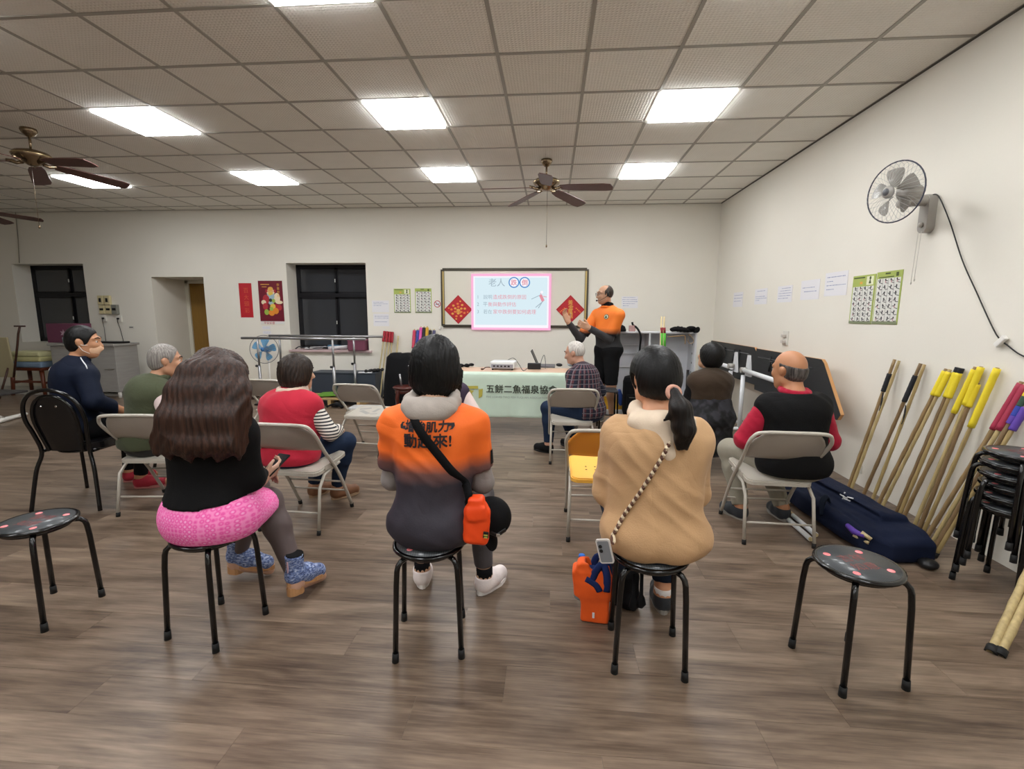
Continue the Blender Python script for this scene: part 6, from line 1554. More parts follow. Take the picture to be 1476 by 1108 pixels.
hg = MB(); hg.tube(smooth_path([(-.24, -.16, -.06), (-.10, -.17, -.05), (-.02, -.16, -.05), (-.01, -.16, -.16)], 5), .006, 6); hg.tube(smooth_path([(.03, -.16, -.03), (.08, -.165, -.07), (.10, -.165, -.13), (.05, -.165, -.15), (.02, -.165, -.10)], 5), .004, 6); hg.obj('hanger', mat('wood_hanger', '#9a7b4f', .6), bg)
q = onY(997, 541, 6.70); t = thing('black_rod', 'short black rod leaning inside the cabinet right bay', 'rod', (1.93, 6.80, .072)); MB().cyl((0, 0, 0), (.01, .05, .58), .02).obj('rod', M_black, t)
# yellow crate, blue bag, black backpack on the bottom board
q = onY(884, 590, cy0+.02); cr = thing('yellow_crate', 'yellow plastic crate on the bottom of the cabinet', 'crate', (q.x, cy0+.12, .072)); b = MB()
for lo, hi in (((-.13, -.09, 0), (.13, .09, .01)), ((-.13, -.09, 0), (-.122, .09, .15)), ((.122, -.09, 0), (.13, .09, .15)), ((-.13, -.09, 0), (.13, -.082, .15)), ((-.13, .082, 0), (.13, .09, .15))): b.b2(lo, hi, .003)
b.obj('crate', mat('crate_yellow', '#d8a62c', .5), cr); b = MB(); b.b2((-.135, -.095, .14), (.135, -.08, .158), .003); b.b2((-.135, .08, .14), (.135, .095, .158), .003); b.obj('rim', mat('crate_yellow', '#d8a62c'), cr)
b = MB(); b.b2((-.05, -.0925, .05), (.02, -.09, .09)); b.obj('sticker', mat('red_sticker', '#b8552f', .6), cr)
q = onY(893, 570, 6.72); t = thing('blue_pouch', 'small blue pouch wedged beside the black backpack', 'pouch', (q.x+.02, 6.74, .14)); b = MB(); b.box((-.01, 0, .115), (.09, .06, .23), (0, -.35, 0), .02); b.obj('pouch', mat('royal_blue_cloth', '#1f3a78', .7), t)
bp_ = thing('backpack', 'black backpack standing at the cabinet behind the ponytail', 'backpack', (1.19, 6.62, 0), R_(-5))
b = MB(); b.box((0, 0, .30), (.36, .20, .58), None, .085); b.obj('bag', M_blackc, bp_); b = MB(); b.box((0, -.115, .20), (.27, .07, .28), None, .03); b.obj('front_pocket', M_blackc, bp_); b = MB(); b.tube(smooth_path([(-.05, 0, .58), (-.03, 0, .64), (.03, 0, .64), (.05, 0, .58)], 4), .010, 6); b.obj('handle', M_blackc, bp_); b = MB(); b.box((0, -.152, .30), (.20, .004, .006), None); b.obj('zip', mat('grey_zip', '#6a6a66', .4), bp_)
# black walker-like frame table between plaid man and the chair
a, b_, c_ = onY(869, 563, 5.75), onY(888, 566, 5.75), onY(886, 605, 5.75)
t = thing('black_side_stool', 'tall black stool frame beside the standing presenter', 'stool', ((a.x+b_.x)/2, 5.9, 0)); hh = a.z; w2 = (b_.x-a.x)/2+.03
MB().box((0, 0, hh-.012), (w2*2, .28, .024), None, .008).obj('seat', mat('dark_grey_seat', '#3b3b3d', .4), t)
for sx in (-1, 1):
    for sy in (-1, 1): MB().tube([(sx*(w2-.02), sy*.11, hh-.02), (sx*(w2-.006), sy*.12, hh-.05), (sx*w2, sy*.125, 0)], .012, 8).obj('leg', M_gloss, t)
MB().cyl((-w2, -.125, .2), (w2, -.125, .2), .009).obj('crossbar', M_gloss, t)

# ------------------------------------------------------------------ parallel bars, box, mats by the second window
pb = thing('parallel_bars', 'grey steel parallel walking bars under the second window', 'parallel bars', (-3.75, 7.25, 0))
for (Y, x0p, x1p, zz) in ((7.0, 348, 527, 1.03), (7.5, 388, 552, 1.045)):
    A, B = onY(x0p, 488, Y), onY(x1p, 488, Y); o0 = pb.location
    hb = MB(); hb.cyl((A.x-o0.x, Y-o0.y, zz), (B.x-o0.x, Y-o0.y, zz), .019); hb.obj('handrail', M_steel, pb)
    for xx in ((-4.52, -3.32) if Y == 7.0 else (-4.46, -3.20)):
        MB().cyl((xx-o0.x, Y-o0.y, .06), (xx-o0.x, Y-o0.y, .60), .023).obj('post', M_steel, pb); po = MB().cyl((xx-o0.x, Y-o0.y, .58), (xx-o0.x, Y-o0.y, zz), .016).obj('inner_post', M_steel, pb)
        MB().ell((xx-o0.x-.03, Y-o0.y-.02, .60), (.024, .02, .02), 10, 8).obj('adjust_knob', M_black, pb)
for xx in (-4.49, -3.26):
    MB().b2((xx+3.75-.03, -.40, .03), (xx+3.75+.03, .40, .06), .006).obj('base_beam', M_steel, pb)
    MB().b2((xx+3.75-.05, -.42, 0), (xx+3.75+.05, -.36, .03), .004).obj('base_foot', M_black, pb); MB().b2((xx+3.75-.05, .36, 0), (xx+3.75+.05, .42, .03), .004).obj('base_foot', M_black, pb)
bx = thing('dark_storage_box', 'dark slate storage box under the second window', 'box', (-3.42, 7.70, 0)); b = MB(); b.b2((-.55, -.18, 0), (.55, .18, .43), .01); b.obj('box', mat('slate_board', '#343b46', .5), bx); b = MB(); b.b2((-.56, -.19, .43), (.56, .19, .445), .004); b.obj('lid', mat('slate_board', '#343b46'), bx)
for i in range(4):
    q = onY(523+3.4*i, 535+1.6*i, 7.62); o = MB(); o.cyl((-.05, 0, .03), (.05, 0, .03), .012); o.ell((-.055, 0, .03), (.03, .03, .03), 10, 8); o.ell((.055, 0, .03), (.03, .03, .03), 10, 8); ob = o.obj('dumbbell', M_black); ob.location = (-3.0+.045*i, 7.60+.05*i-.02, .445); ob.rotation_euler = (0, 0, 1.1); tag(ob, 'small black dumbbell on the slate box, %s from the left' % wl[i], 'dumbbell', 'dumbbells on the slate box')
for i in range(2): o = MB(); o.b2((-.06, -.04, 0), (.06, .04, .012), .002); ob = o.obj('white_card', M_paper); ob.location = (-3.10+.10*i, 7.555, .4455); ob.rotation_euler = (0, 0, .2); tag(ob, 'white card on the slate box, %s the dumbbells' % ('left of' if i == 0 else 'in front of'), 'card')
lp = thing('low_wooden_platform', 'low wooden platform under the green mat by the second window', 'platform', (-3.30, 7.12, 0)); b = MB()
for i in range(4): MB().b2((-.62, -.22+.11*i, .10), (.40, -.115+.11*i, .13), .004).obj('board', mat('pale_pine', '#b59768', .6, var=.12, vscale=3, stretch=(1, 12, 1)), lp)
for xx in (-.6, -.1, .36): MB().b2((xx, -.22, 0), (xx+.05, .22, .10)).obj('bearer', mat('pale_pine', '#b59768'), lp)
gm_ = MB(); gm_.box((0, 0, .055), (.62, .36, .022), (0, -.06, .12), .006); o = gm_.obj('green_mat', mat('grass_green_foam', '#5d8c2c', .8)); o.location = (-3.32, 7.12, .112); tag(o, 'green foam mat on the wooden platform', 'mat')
bw = MB(); bw.b2((-.36, -.14, 0), (.36, .14, .035), .01); o = bw.obj('balance_board', mat('pale_grey_board', '#c2c4c4', .5)); o.location = (-2.62, 6.80, 0); o.rotation_euler = (0, 0, .05); tag(o, 'flat pale grey board on the floor beyond the empty folding chair', 'board')
ss = MB(); ss.tube(smooth_path([(0, 0, .02), (.10, .03, .06), (.20, .0, .05), (.26, -.03, .02)], 5), .024, 8, flat=(.6, 1.2)); o = ss.obj('black_strap_bundle', M_blackc); o.location = (-3.35, 6.76, 0); tag(o, 'black strap bundle lying in front of the wooden platform', 'strap')
# low bench along the front wall, left of the red vest
bn = thing('low_bench', 'low pale wooden bench against the wall under the calendar poster', 'bench', (-5.1, 7.72, 0)); MB().b2((-.95, -.16, .12), (.85, .16, .17), .005).obj('bench_top', mat('pale_pine', '#b59768'), bn)
for xx in (-.85, 0, .75): MB().b2((xx-.03, -.14, 0), (xx+.03, .14, .12)).obj('bench_foot', mat('dark_pine', '#6d5639', .7), bn)
for i, xx in enumerate((-5.62, -5.45, -5.12, -4.95)):
    o = MB(); o.ell((0, 0, .035), (.05, .12, .04), 12, 8); o.b2((-.045, -.115, 0), (.045, .115, .014), .005); ob = o.obj('dark_shoe', mat('dark_brown_leather', '#3c2d24', .5)); ob.location = (xx, 7.45, 0); ob.rotation_euler = (0, 0, .1*i-.1); tag(ob, 'dark brown shoe in front of the low bench, %s from the left' % wl[i], 'shoe', 'shoes by the low bench')
# sill of the second window
for (x, wd, dp, hh, c, lab) in ((-4.25, .34, .12, .05, '#d8d6d8', 'crumpled white sheet on the window sill'), (-3.98, .30, .10, .03, '#e0dee2', 'white paper roll on the window sill')): pass
t = thing('white_paper_pile', 'crumpled white paper pile on the second window sill', 'paper', (-4.12, YF+.10, SZ)); b = MB()
for i in range(4): b.box((.05*i-.1, .0, .012+.012*i), (.28, .14, .004), (.1*math.sin(i*2), .12*math.cos(i*1.7), .3*i), .001)
b.obj('sheets', M_paper, t)
pr = MB(); pr.cyl((-.17, 0, .03), (.17, 0, .055), .028, n=14); o = pr.obj('paper_roll', M_paper); o.location = (-3.72, YF+.07, SZ); tag(o, 'white paper roll on the second window sill', 'paper')
bb = MB(); bb.b2((-.10, -.05, 0), (.10, .05, .075), .004); o = bb.obj('blue_carton', mat('teal_card', '#3e6d8c', .6)); o.location = (-3.86, YF+.22, SZ); tag(o, 'teal blue carton on the second window sill', 'carton')
t = thing('purple_storage_box', 'mauve storage box at the right end of the second window sill', 'box', (-3.22, YF+.02, SZ)); b = MB(); b.b2((-.26, -.10, 0), (.05, .10, .19), .008); b.obj('box', mat('mauve_plastic', '#7a4457', .4), t); b = MB(); b.b2((-.27, -.108, .165), (.06, .108, .195), .006); b.obj('lid', mat('mauve_lid', '#8d5468', .4), t)
bt_ = MB(); bt_.tube(smooth_path([(0, 0, .012), (.06, .02, .05), (.14, .0, .03), (.2, .03, .05), (.26, .0, .02)], 5), .010, 6); o = bt_.obj('dark_cable_coil', M_dark); o.location = (-4.48, YF+.03, SZ); tag(o, 'dark cable lying on the left end of the second window sill', 'cable')

# sticks standing by the wall, left of the table
def stick(name, label, base, top, rad, mr, grips, group, cap=True, cat='stick'):
    base, top = Vector(base), Vector(top); t = thing(name, label, cat, base, 0, group); d = top-base; rg = MB()
    n = 7; pts = []; rr = []
    for i in range(n*3+1):
        q = i/(n*3); pts.append(d*q); rr.append(rad*(1+(.13 if i % 3 == 0 and 0 < i < n*3 else 0))*(1-.12*q))
    rg.tube(pts, rr, 8); rg.obj('rod', mr, t)
    for a, b, r2, m in grips:
        g_ = MB(); k = 10; g_.tube([d*(a+(b-a)*i/k) for i in range(k+1)], [r2*(1+.05*(i % 2)) for i in range(k+1)], 9); g_.obj('grip', m, t)
    if cap: MB().cyl((0, 0, .0), d.normalized()*.035, rad*1.35, n=9).obj('rubber_tip', M_rub, t)
    return t
M_cane = mat('pale_bamboo', '#bfae84', .5, var=.12, vscale=5, stretch=(8, 8, 1)); M_rg = mat('red_tape', '#a3202f', .6)
for i, xx in enumerate((554.5, 558.5, 562.5, 566)):
    tp = onY(xx, 477+.5*i, YF-.04); bs_ = Vector((tp.x-.10+.02*i, YF-.30, 0))
    stick('exercise_stick', 'pale stick with red grip by the wall, %s of four from the window' % wl[i], bs_, tp, .013, M_cane, [(.84, 1., .022, M_rg)], 'red gripped sticks by the wall')
tp = onY(574, 484, YF-.04); stick('exercise_stick', 'bare pale stick with a forked top, right of the red gripped sticks', Vector((tp.x-.05, YF-.28, 0)), tp, .018, M_cane, [], None)
for i, (xx, c) in enumerate(((597.5, '#c9405a'), (602.5, '#3b4a9c'), (607, '#e05aa8'), (611.5, '#26262b'), (616, '#d8a838'), (620.5, '#2b2b30'), (626, '#5d5a7c'))):
    tp = onY(xx, 474-(4 if 1 < i < 5 else 0), YF-.04); cn_ = ('red', 'blue', 'pink', 'black', 'yellow', 'charcoal', 'violet')[i]
    stick('exercise_stick', 'stick with a %s grip, behind the black bob head' % cn_, Vector((tp.x-.03, YF-.32, 0)), tp, .013, M_cane, [(.72, .98, .026, mat('grip_'+cn_, c, .6))], 'coloured sticks by the whiteboard')
q = onY(634, 473, YF-.02); o = MB(); o.tube(smooth_path([(0, 0, 0), (.03, -.03, .02), (.06, -.05, .0)], 4), .006, 6); o.ell((0, 0, 0), (.02, .012, .03), 10, 8); ob = o.obj('wall_hook', M_white); ob.location = q; tag(ob, 'small white wall hook right of the coloured sticks', 'hook')
# black draped speaker and wooden stools
dk = thing('draped_stand', 'stand draped in black cloth behind the dark red stool', 'stand', (-2.12, 6.62, 0)); b = MB(); n_ = 20; vs = []
for z, r_ in ((.86, .0), (.86, .16), (.80, .22), (.55, .25), (.3, .29), (.03, .30)):
    for i in range(n_): a = 2*math.pi*i/n_; rr = r_*(1+.10*math.sin(a*5+z*4)*(.86-z)); vs.append((rr*math.cos(a)*1.0, rr*math.sin(a)*.7, z-(.05 if r_ > .1 and i % 5 == 0 else 0)))
b.add(vs, [[i*n_+j, i*n_+(j+1) % n_, (i+1)*n_+(j+1) % n_, (i+1)*n_+j] for i in range(5) for j in range(n_)], 0, True); b.obj('cloth', M_blackc, dk); MB().cyl((0, 0, 0), (0, 0, .8), .05).obj('core', M_black, dk)
M_mah = mat('dark_red_wood', '#4a1d16', .3, var=.12, vscale=10, coat=.2)
def wood_stool(label, loc, h_, rz, flip=False, m=None):
    m = m or M_mah; t = thing('wooden_stool', label, 'stool', loc, rz, 'dark red wooden stools'); z = lambda v: (h_-v) if flip else v
    MB().lathe([(0, z(h_)), (.15, z(h_)), (.165, z(h_-.015)), (.15, z(h_-.035)), (0, z(h_-.035))], 24).obj('seat', m, t); MB().lathe([(.12, z(h_-.035)), (.135, z(h_-.035)), (.135, z(h_-.09)), (.12, z(h_-.09))], 20).obj('apron', m, t)
    for k in range(4):
        a = math.pi/4+k*math.pi/2; c_, s_ = math.cos(a), math.sin(a); MB().tube(smooth_path([(.125*c_, .125*s_, z(h_-.04)), (.15*c_, .15*s_, z(h_-.15)), (.14*c_, .14*s_, z(.18)), (.17*c_, .17*s_, z(.0))], 4), [.026]*5+[.022]*4+[.018]*4, 8).obj('leg', m, t)
    return t
wood_stool('dark red wooden stool by the wall, left of the black bob head', (-1.93, 6.12, 0), .46, .3)
t = thing('steel_crutch_pair', 'two short steel tubes standing on the dark red stool', 'tubes', (-1.93, 6.12, .46)); MB().cyl((-.05, 0, 0), (-.07, 0, .16), .012).obj('tube', M_steel, t); MB().cyl((.06, 0, 0), (.06, 0, .28), .012).obj('tube', M_steel, t)

# ------------------------------------------------------------------ left side of the room
M_stain = mat('brushed_stainless', '#a19f9b', .42, metal=.25, var=.06, vscale=4, stretch=(1, 1, 8))
sk = thing('steel_counter_unit', 'grey stainless counter unit against the wall behind the masked man', 'counter', (-7.66, 7.42, 0)); 
MB().b2((-.60, -.22, .10), (.54, .22, .86), .008).obj('body', M_stain, sk); MB().b2((-.63, -.25, .86), (.56, .25, .90), .008).obj('counter_top', M_stain, sk)
for xx in (-.55, .50):
    for yy in (-.17, .17): MB().cyl((xx, yy, 0), (xx, yy, .10), .025).obj('foot', M_white, sk)
MB().b2((-.02, -.224, .12), (-.012, -.22, .84)).obj('door_gap', M_dark, sk); MB().b2((.33, -.232, .48), (.50, -.220, .495), .003).obj('handle', M_chrome, sk)
kb = MB(); kb.b2((-.2, -.1, 0), (.34, .10, .03), .008); o = kb.obj('black_tray', M_black); o.location = (-7.45, 7.40, .90); tag(o, 'flat black tray on the steel counter unit', 'tray')
pb_ = thing('purple_carton', 'purple carton with a pale star on its side, on the counter', 'box', (-8.20, 7.50, .90)); b = MB(); b.b2((-.26, -.15, 0), (.26, .15, .32), .006); b.obj('carton', mat('plum_card', '#6b3950', .6), pb_); b = MB(); Ms = Matrix(((1, 0, 0, 0), (0, 0, -1, -.152), (0, 1, 0, .16), (0, 0, 0, 1))); b.add([Ms@Vector(((.07 if i % 2 else .03)*math.cos(i*math.pi/6)+.05, (.07 if i % 2 else .03)*math.sin(i*math.pi/6), .001)) for i in range(12)], [list(range(12))]); b.obj('star_print', mat('pale_mauve', '#b79aa8', .6), pb_)
jr = thing('glass_jar', 'small glass jar with a cream lid beside the purple carton', 'jar', (-7.80, 7.36, .90)); MB().lathe([(0, 0), (.05, 0), (.052, .02), (.052, .16), (.03, .18), (.03, .19), (0, .19)], 18).obj('jar', mat('amber_glass', '#8d6a42', .15), jr); MB().lathe([(.036, .185), (.036, .22), (0, .225)], 16).obj('lid', mat('cream_lid', '#e0d6bd', .5), jr)
cpb = MB(); cpb.lathe([(0, 0), (.05, 0), (.055, .1), (.05, .1), (.045, .01), (0, .01)], 16); o = cpb.obj('plastic_cup', mat('clear_plastic', '#b7bcc4', .2, trans=.5)); o.location = (-7.98, 7.23, .90); tag(o, 'clear plastic cup in front of the purple carton', 'cup')
dc = MB(); dc.ell((0, 0, .07), (.22, .10, .07), 14, 8); dc.ell((.1, 0, .12), (.1, .09, .05), 12, 8); o = dc.obj('dark_blue_cloth', M_navy); o.location = (-8.62, YF+.18, WB1+.004); tag(o, 'crumpled dark blue cloth on the first window sill', 'cloth')
# wooden stool with folded blankets
M_ch = mat('red_brown_wood', '#5e2c18', .4, var=.12, vscale=8)
ws = thing('wooden_bench_stool', 'brown wooden stool holding folded blankets, far left', 'stool', (-8.85, 7.42, 0)); MB().b2((-.33, -.18, .43), (.33, .18, .48), .01).obj('seat', M_ch, ws)
for sx in (-1, 1):
    for sy in (-1, 1): MB().tube([(sx*.27, sy*.13, .44), (sx*.30, sy*.15, 0)], [.032, .026], 6).obj('leg', M_ch, ws)
    MB().b2((sx*.28-.015, -.14, .20), (sx*.28+.015, .14, .235)).obj('stretcher', M_ch, ws)
MB().b2((-.28, -.155, .22), (.28, -.125, .255)).obj('stretcher', M_ch, ws)
zz = .48
for i, (c, hh, lab) in enumerate((('#7d93ab', .10, 'folded blue grey blanket at the bottom of the pile'), ('#c9c48f', .085, 'folded pale yellow blanket in the middle of the pile'), ('#d2cfa0', .085, 'folded pale yellow blanket on top of the pile'))):
    o = MB(); o.box((0, 0, hh/2), (.62-.03*i, .34, hh), None, .028); ob = o.obj('folded_blanket', cloth('blanket_%d' % i, c)); ob.location = (-8.85+.01*i, 7.42, zz); tag(ob, lab, 'blanket', 'folded blankets on the stool'); zz += hh
# leaning beige folding table at the far left, its white foot, and the flip table beyond
q = onY(8, 515, 7.05); ft = thing('folded_table', 'beige folded table leaning at the left edge with a brown leg', 'table', (q.x, 7.05, 0)); b = MB(); b.box((-.20, 0, q.z), (.62, .03, .66), (.06, 0, 0), .008); b.obj('tabletop', mat('beige_board', '#b5ab88', .5), ft)
a, b_ = onY(27, 470, 7.0), onY(25, 497, 7.0); L = ft.location; MB().tube([a-L+Vector((.02, 0, 0)), a.lerp(b_, .4)-L, b_-L, Vector((.12, -.02, .35))], .016, 7).obj('folding_leg', mat('brown_steel', '#4a3026', .4), ft); MB().b2((a.x-L.x-.08, -.06, a.z-.012), (a.x-L.x+.10, -.03, a.z+.012), .004).obj('bracket', mat('brown_steel', '#4a3026'), ft)
MB().tube([(.02, .0, .50), (-.10, -.1, 0)], .016, 7).obj('leg', mat('brown_steel', '#4a3026'), ft); MB().tube([(-.4, .0, .5), (-.4, .05, 0)], .016, 7).obj('leg', mat('brown_steel', '#4a3026'), ft)
A, B = fl(-30, 618), fl(38, 599.5); t = thing('white_table_base', 'white steel table foot reaching in at the left frame edge', 'table', (A.x, A.y, 0)); d = B-A
b = MB(); b.tube([Vector((0, 0, .035)), d+Vector((0, 0, .03))], [.035, .026], 8); b.obj('foot_bar', M_white, t); b = MB(); b.tube([d*.25+Vector((0, 0, .04)), d*.12+Vector((0, 0, .40))], .03, 8); b.obj('column', M_white, t); b = MB(); b.tube([d*.5+Vector((0, 0, .05)), d*.22+Vector((0, 0, .17))], .02, 6); b.obj('gusset', M_white, t)
MB().box(d*.12+Vector((-.1, .0, .42)), (.9, .5, .03), None, .01).obj('tabletop', mat('dark_underside', '#2c2a2a', .5), t)
# ------------------------------------------------------------------ right side: folded tables, bamboo, bag
M_und = mat('black_table_underside', '#1f2022', .5, var=.2, vscale=6, stretch=(1, 1, 10)); M_edge = mat('beech_edge', '#c08f5c', .5); M_wst = mat('white_steel', '#d6d8da', .35)
def flip_table(label, ya, yb, yc, yd, zt, zb, X, br):
    """panel corners: (ya,zt) far top, (yb,zt) near top, (yc,zb) near bottom, (yd,zb) far bottom"""
    t = thing('folded_table', label, 'table', (X, (ya+yb)/2, 0), 0, 'folded flip top tables'); L = lambda y, z, dx=0: Vector((dx, y-(ya+yb)/2, z))
    poly = [(ya, zt), (yb+.05, zt), (yb, zt-.03), (yc+.0, zb+.05), (yc+.03, zb), (yd, zb)]
    def lay(x0, x1, nm, m, par, grow=0):
        mb = MB(); vs = [L(y, z, x0+(zt-z)*-.12) for y, z in poly]+[L(y, z, x1+(zt-z)*-.12) for y, z in poly]; n = len(poly)
        mb.add(vs, [[i, (i+1) % n, n+(i+1) % n, n+i] for i in range(n)]+[list(range(n)), list(range(n, 2*n))]); return mb.obj(nm, m, par)
    top = lay(0, .028, 'tabletop', M_edge, t); lay(-.004, .0, 'underside', M_und, top)
    w_ = ya-yb
    for f_ in (.3, .62):
        yy = ya-w_*f_; b = MB()
        for dy in (0, .16): b.tube([L(yy-dy, zt-.06, -.02), L(yy-dy-.03, zt-.22, -.045)], .010, 6)
        b.tube([L(yy, zt-.11, -.03), L(yy-.16, zt-.11, -.03)], .008, 6); b.obj('latch_bracket', M_black, t)
    b = MB(); b.tube([L(ya-.1, zt-.09, -.018), L(yb+.15, zt-.09, -.018)], .007, 6); b.obj('release_rod', mat('grey_rod', '#4a4a4c', .4), t)
    yl = br; zz = .80
    b = MB(); b.tube([L(ya-.15, zz, -.20), L(yb+.18, zz-.02, -.20)], .026, 10); b.obj('beam', M_wst, t)
    for yy in (ya-.18, yb+.20):
        b = MB(); b.prism([(-.08, .0), (.06, .0), (.02, .24), (-.02, .24)], -.012, .012, Matrix(((0, 0, 1, -.15), (1, 0, 0, yy-(ya+yb)/2), (0, 1, 0, zz-.07), (0, 0, 0, 1)))); b.obj('hinge_plate', M_wst, t)
        b = MB(); b.cyl(L(yy, zz, -.17), L(yy, zz, -.235), .032, n=12); b.obj('hinge_cap', mat('grey_knob', '#77797c', .4), t)
        b = MB(); b.tube([L(yy, zz-.06, -.2), L(yy, .10, -.2)], .024, 10); b.obj('leg', M_wst, t)
        b = MB(); b.tube([L(yy, .075, .02), L(yy, .12, -.2), L(yy, .075, -.52)], .020, 8); b.obj('foot_bar', M_wst, t)
        for dx in (.02, -.52):
            b = MB(); b.cyl(L(yy-.014, .035, dx), L(yy+.014, .035, dx), .032, n=12); b.cyl(L(yy, .05, dx), L(yy, .08, dx), .012); b.obj('caster', mat('grey_caster', '#55565a', .5), t)
    return t
flip_table('folded table with black underside by the right wall, far one', 7.40, 5.82, 5.34, 7.6, 1.04, .62, 2.42, 5.9)
flip_table('folded table with black underside and wooden edge, behind the bald man', 5.76, 4.36, 3.97, 5.6, 1.035, .575, 2.40, 5.3)

# bamboo sticks leaning on the right wall
M_bam = [mat('bamboo_%d' % i, c, .5, var=.18, vscale=5, stretch=(10, 10, 1.4)) for i, c in enumerate(('#8d7450', '#a08a5c', '#7a6244', '#ae9a6c'))]
M_yt = mat('yellow_tape', '#e6d02c', .6, bump=.2, bscale=60); M_bt = mat('black_tape', '#1b1c22', .7); M_rt = mat('crimson_tape', '#a3304a', .6); M_pt = mat('purple_tape', '#5a3c9c', .6); M_gt = mat('dark_green_tape', '#2c4a38', .6)
def z2(x, y): return (1180+x/2.2162, 480+y/2.2162)
BS = [((90, 505), (243, 84), 'navy grip, farthest from the camera', [(.77, .90, .021, M_bt)]), ((100, 508), (257, 88), 'bare top, behind the farthest navy grip', []),
      ((135, 535), (326, 97), 'navy grip and tie cord, second pair', [(.74, .92, .021, M_bt)]), ((165, 550), (338, 100), 'bare top, behind the second navy grip', []),
      ((180, 565), (408, 114), 'yellow grip, first of the yellow ones', [(.83, .985, .024, M_yt)]), ((195, 570), (420, 116), 'yellow grip, second of the yellow ones', [(.83, .985, .022, M_yt)]),
      ((240, 595), (446, 110), 'yellow grip with a dark cap, third of the yellow ones', [(.82, .97, .024, M_yt), (.972, 1., .023, M_bt)]), ((250, 600), (456, 112), 'yellow grip with a dark cap, fourth of the yellow ones', [(.82, .97, .022, M_yt), (.972, 1., .022, M_bt)]),
      ((262, 606), (502, 108), 'long yellow grip, fifth of the yellow ones', [(.73, .985, .022, M_yt)]), ((300, 628), (520, 106), 'long yellow grip, sixth of the yellow ones', [(.78, .995, .024, M_yt)]),
      ((315, 640), (508, 158), 'yellow grip set lower than its neighbours', [(.85, .99, .025, M_yt)]), ((330, 645), (572, 110), 'longest yellow grip, nearest of the yellow ones', [(.67, .995, .024, M_yt)]),
      ((335, 668), (650, 155), 'crimson grip, left of the pair', [(.73, .99, .023, M_rt)]), ((350, 690), (664, 160), 'crimson grip, right of the pair', [(.74, .99, .023, M_rt)]),
      ((356, 712), (700, 140), 'black, green and purple grip', [(.76, .80, .023, M_pt), (.80, .85, .023, mat('blue_tape', '#2c3f9c', .6)), (.85, .90, .023, M_gt), (.90, .94, .023, M_yt)]), ((368, 716), (716, 150), 'violet grip, nearest to the stool stack', [(.74, .86, .023, M_pt)])]
for i, (b, tp, lab, gr) in enumerate(BS):
    B_ = fl(*z2(*b)); T_2 = onX(*z2(*tp), XR-.03)
    B_.z = .0
    gr = [(a, b, r*.76, m) for a, b, r, m in gr]
    stick('bamboo_stick', 'bamboo stick with '+lab, B_, T_2, .0115 if i % 2 else .0125, M_bam[(i*3) % 4], gr, 'bamboo sticks leaning on the right wall', cap=i > 11)
for o_, (bx_, tx_) in enumerate((((1428, 941), (1475, 838)), ((1440, 945), (1476, 872)))):
    B_ = fl(*bx_); d = Vector((tx_[0]-bx_[0], tx_[1]-bx_[1])); T_2 = onX(tx_[0]+d.x*(1.15 if o_ == 0 else 1.9), tx_[1]+d.y*(1.15 if o_ == 0 else 1.9), XR-.03); B_.z = 0
    stick('bamboo_stick', 'pale bamboo stick with a rubber tip at the right frame edge, '+('upper' if o_ == 0 else 'lower')+' one', B_, T_2, .0165, M_bam[3], [], 'pale sticks at the frame edge')
tc = MB()
for (bx_, by_) in ((205, 190), (278, 230)):
    for k in range(2):
        q = onX(*z2(bx_, by_), XR-.12); tc.tube(smooth_path([q, q+Vector((-.01, -.01-.01*k, -.06)), q+Vector((-.005, .01*k, -.12-.02*k))], 4), .003, 5)
tag(tc.obj('tie_cords', M_bt), 'thin black tie cords hanging from the navy stick grips', 'cord', kind='stuff')
# long navy bag on the floor
lb = thing('long_navy_bag', 'long navy canvas bag full of sticks on the floor by the sticks', 'bag', (2.0, 3.2, 0))
F = Field((-.5, -.75, -.01), (.5, 1.1, .36), .009)
ax_ = np.array([-.085, 1.12, 0]); L_ = np.linalg.norm(ax_); ax_ /= L_; wx_ = np.array([ax_[1], -ax_[0], 0]); MM = np.stack([wx_, ax_, np.array([0, 0, 1.])], 1); cc_ = np.array([.0, .15, 0])
F.put(('box', cc_+np.array([.03, 0, .085]), (.17, .58, .088), MM, .05, .03)); F.put(('box', cc_+wx_*.06+np.array([0, .06, .165]), (.10, .50, .055), MM@Ry(.12), .03, .02)); F.put(('box', cc_-wx_*.10-ax_*.02+np.array([0, 0, .09]), (.085, .52, .075), MM, .045, .015))
F.put(('box', cc_-ax_*.56+wx_*.05+np.array([0, 0, .075]), (.15, .07, .075), MM, .045, .03)); F.put(('cap', cc_-ax_*.45-wx_*.02+np.array([0, 0, .205]), cc_+ax_*.5-wx_*.02+np.array([0, 0, .20]), .012, .012, .012, None), 0, True)
F.put(('cap', cc_-ax_*.50-wx_*.15+np.array([0, 0, .17]), cc_+ax_*.5-wx_*.06+np.array([0, 0, .175]), .012, .012, .012, None), 0, True); F.cut((0, 0, .003), (0, 0, -1))
canvas = field_obj('canvas', F, cloth('navy_canvas', '#121a30', .8, bump=.15), lb, folds_fn(.011, 40, 3))
bpy.context.view_layer.update()
from mathutils.bvhtree import BVHTree
_tb = BVHTree.FromPolygons([canvas.matrix_world@v.co for v in canvas.data.vertices], [list(f.vertices) for f in canvas.data.polygons])
def on_bag(x, y, z=.2, off=.004):                      # a point on the bag's own cloth
    d = Vector(ray(x, y)).normalized(); h_ = _tb.ray_cast(Vector((0, 0, CH)), d); q = h_[0]+h_[1]*off if h_[0] is not None else fl(x, y, z); return q-lb.location
pu = MB(); pu.tube([on_bag(1222, 757), on_bag(1232, 766), on_bag(1246, 772)], [.014, .020, .012], 8); pu.obj('purple_grip', M_pt, lb)
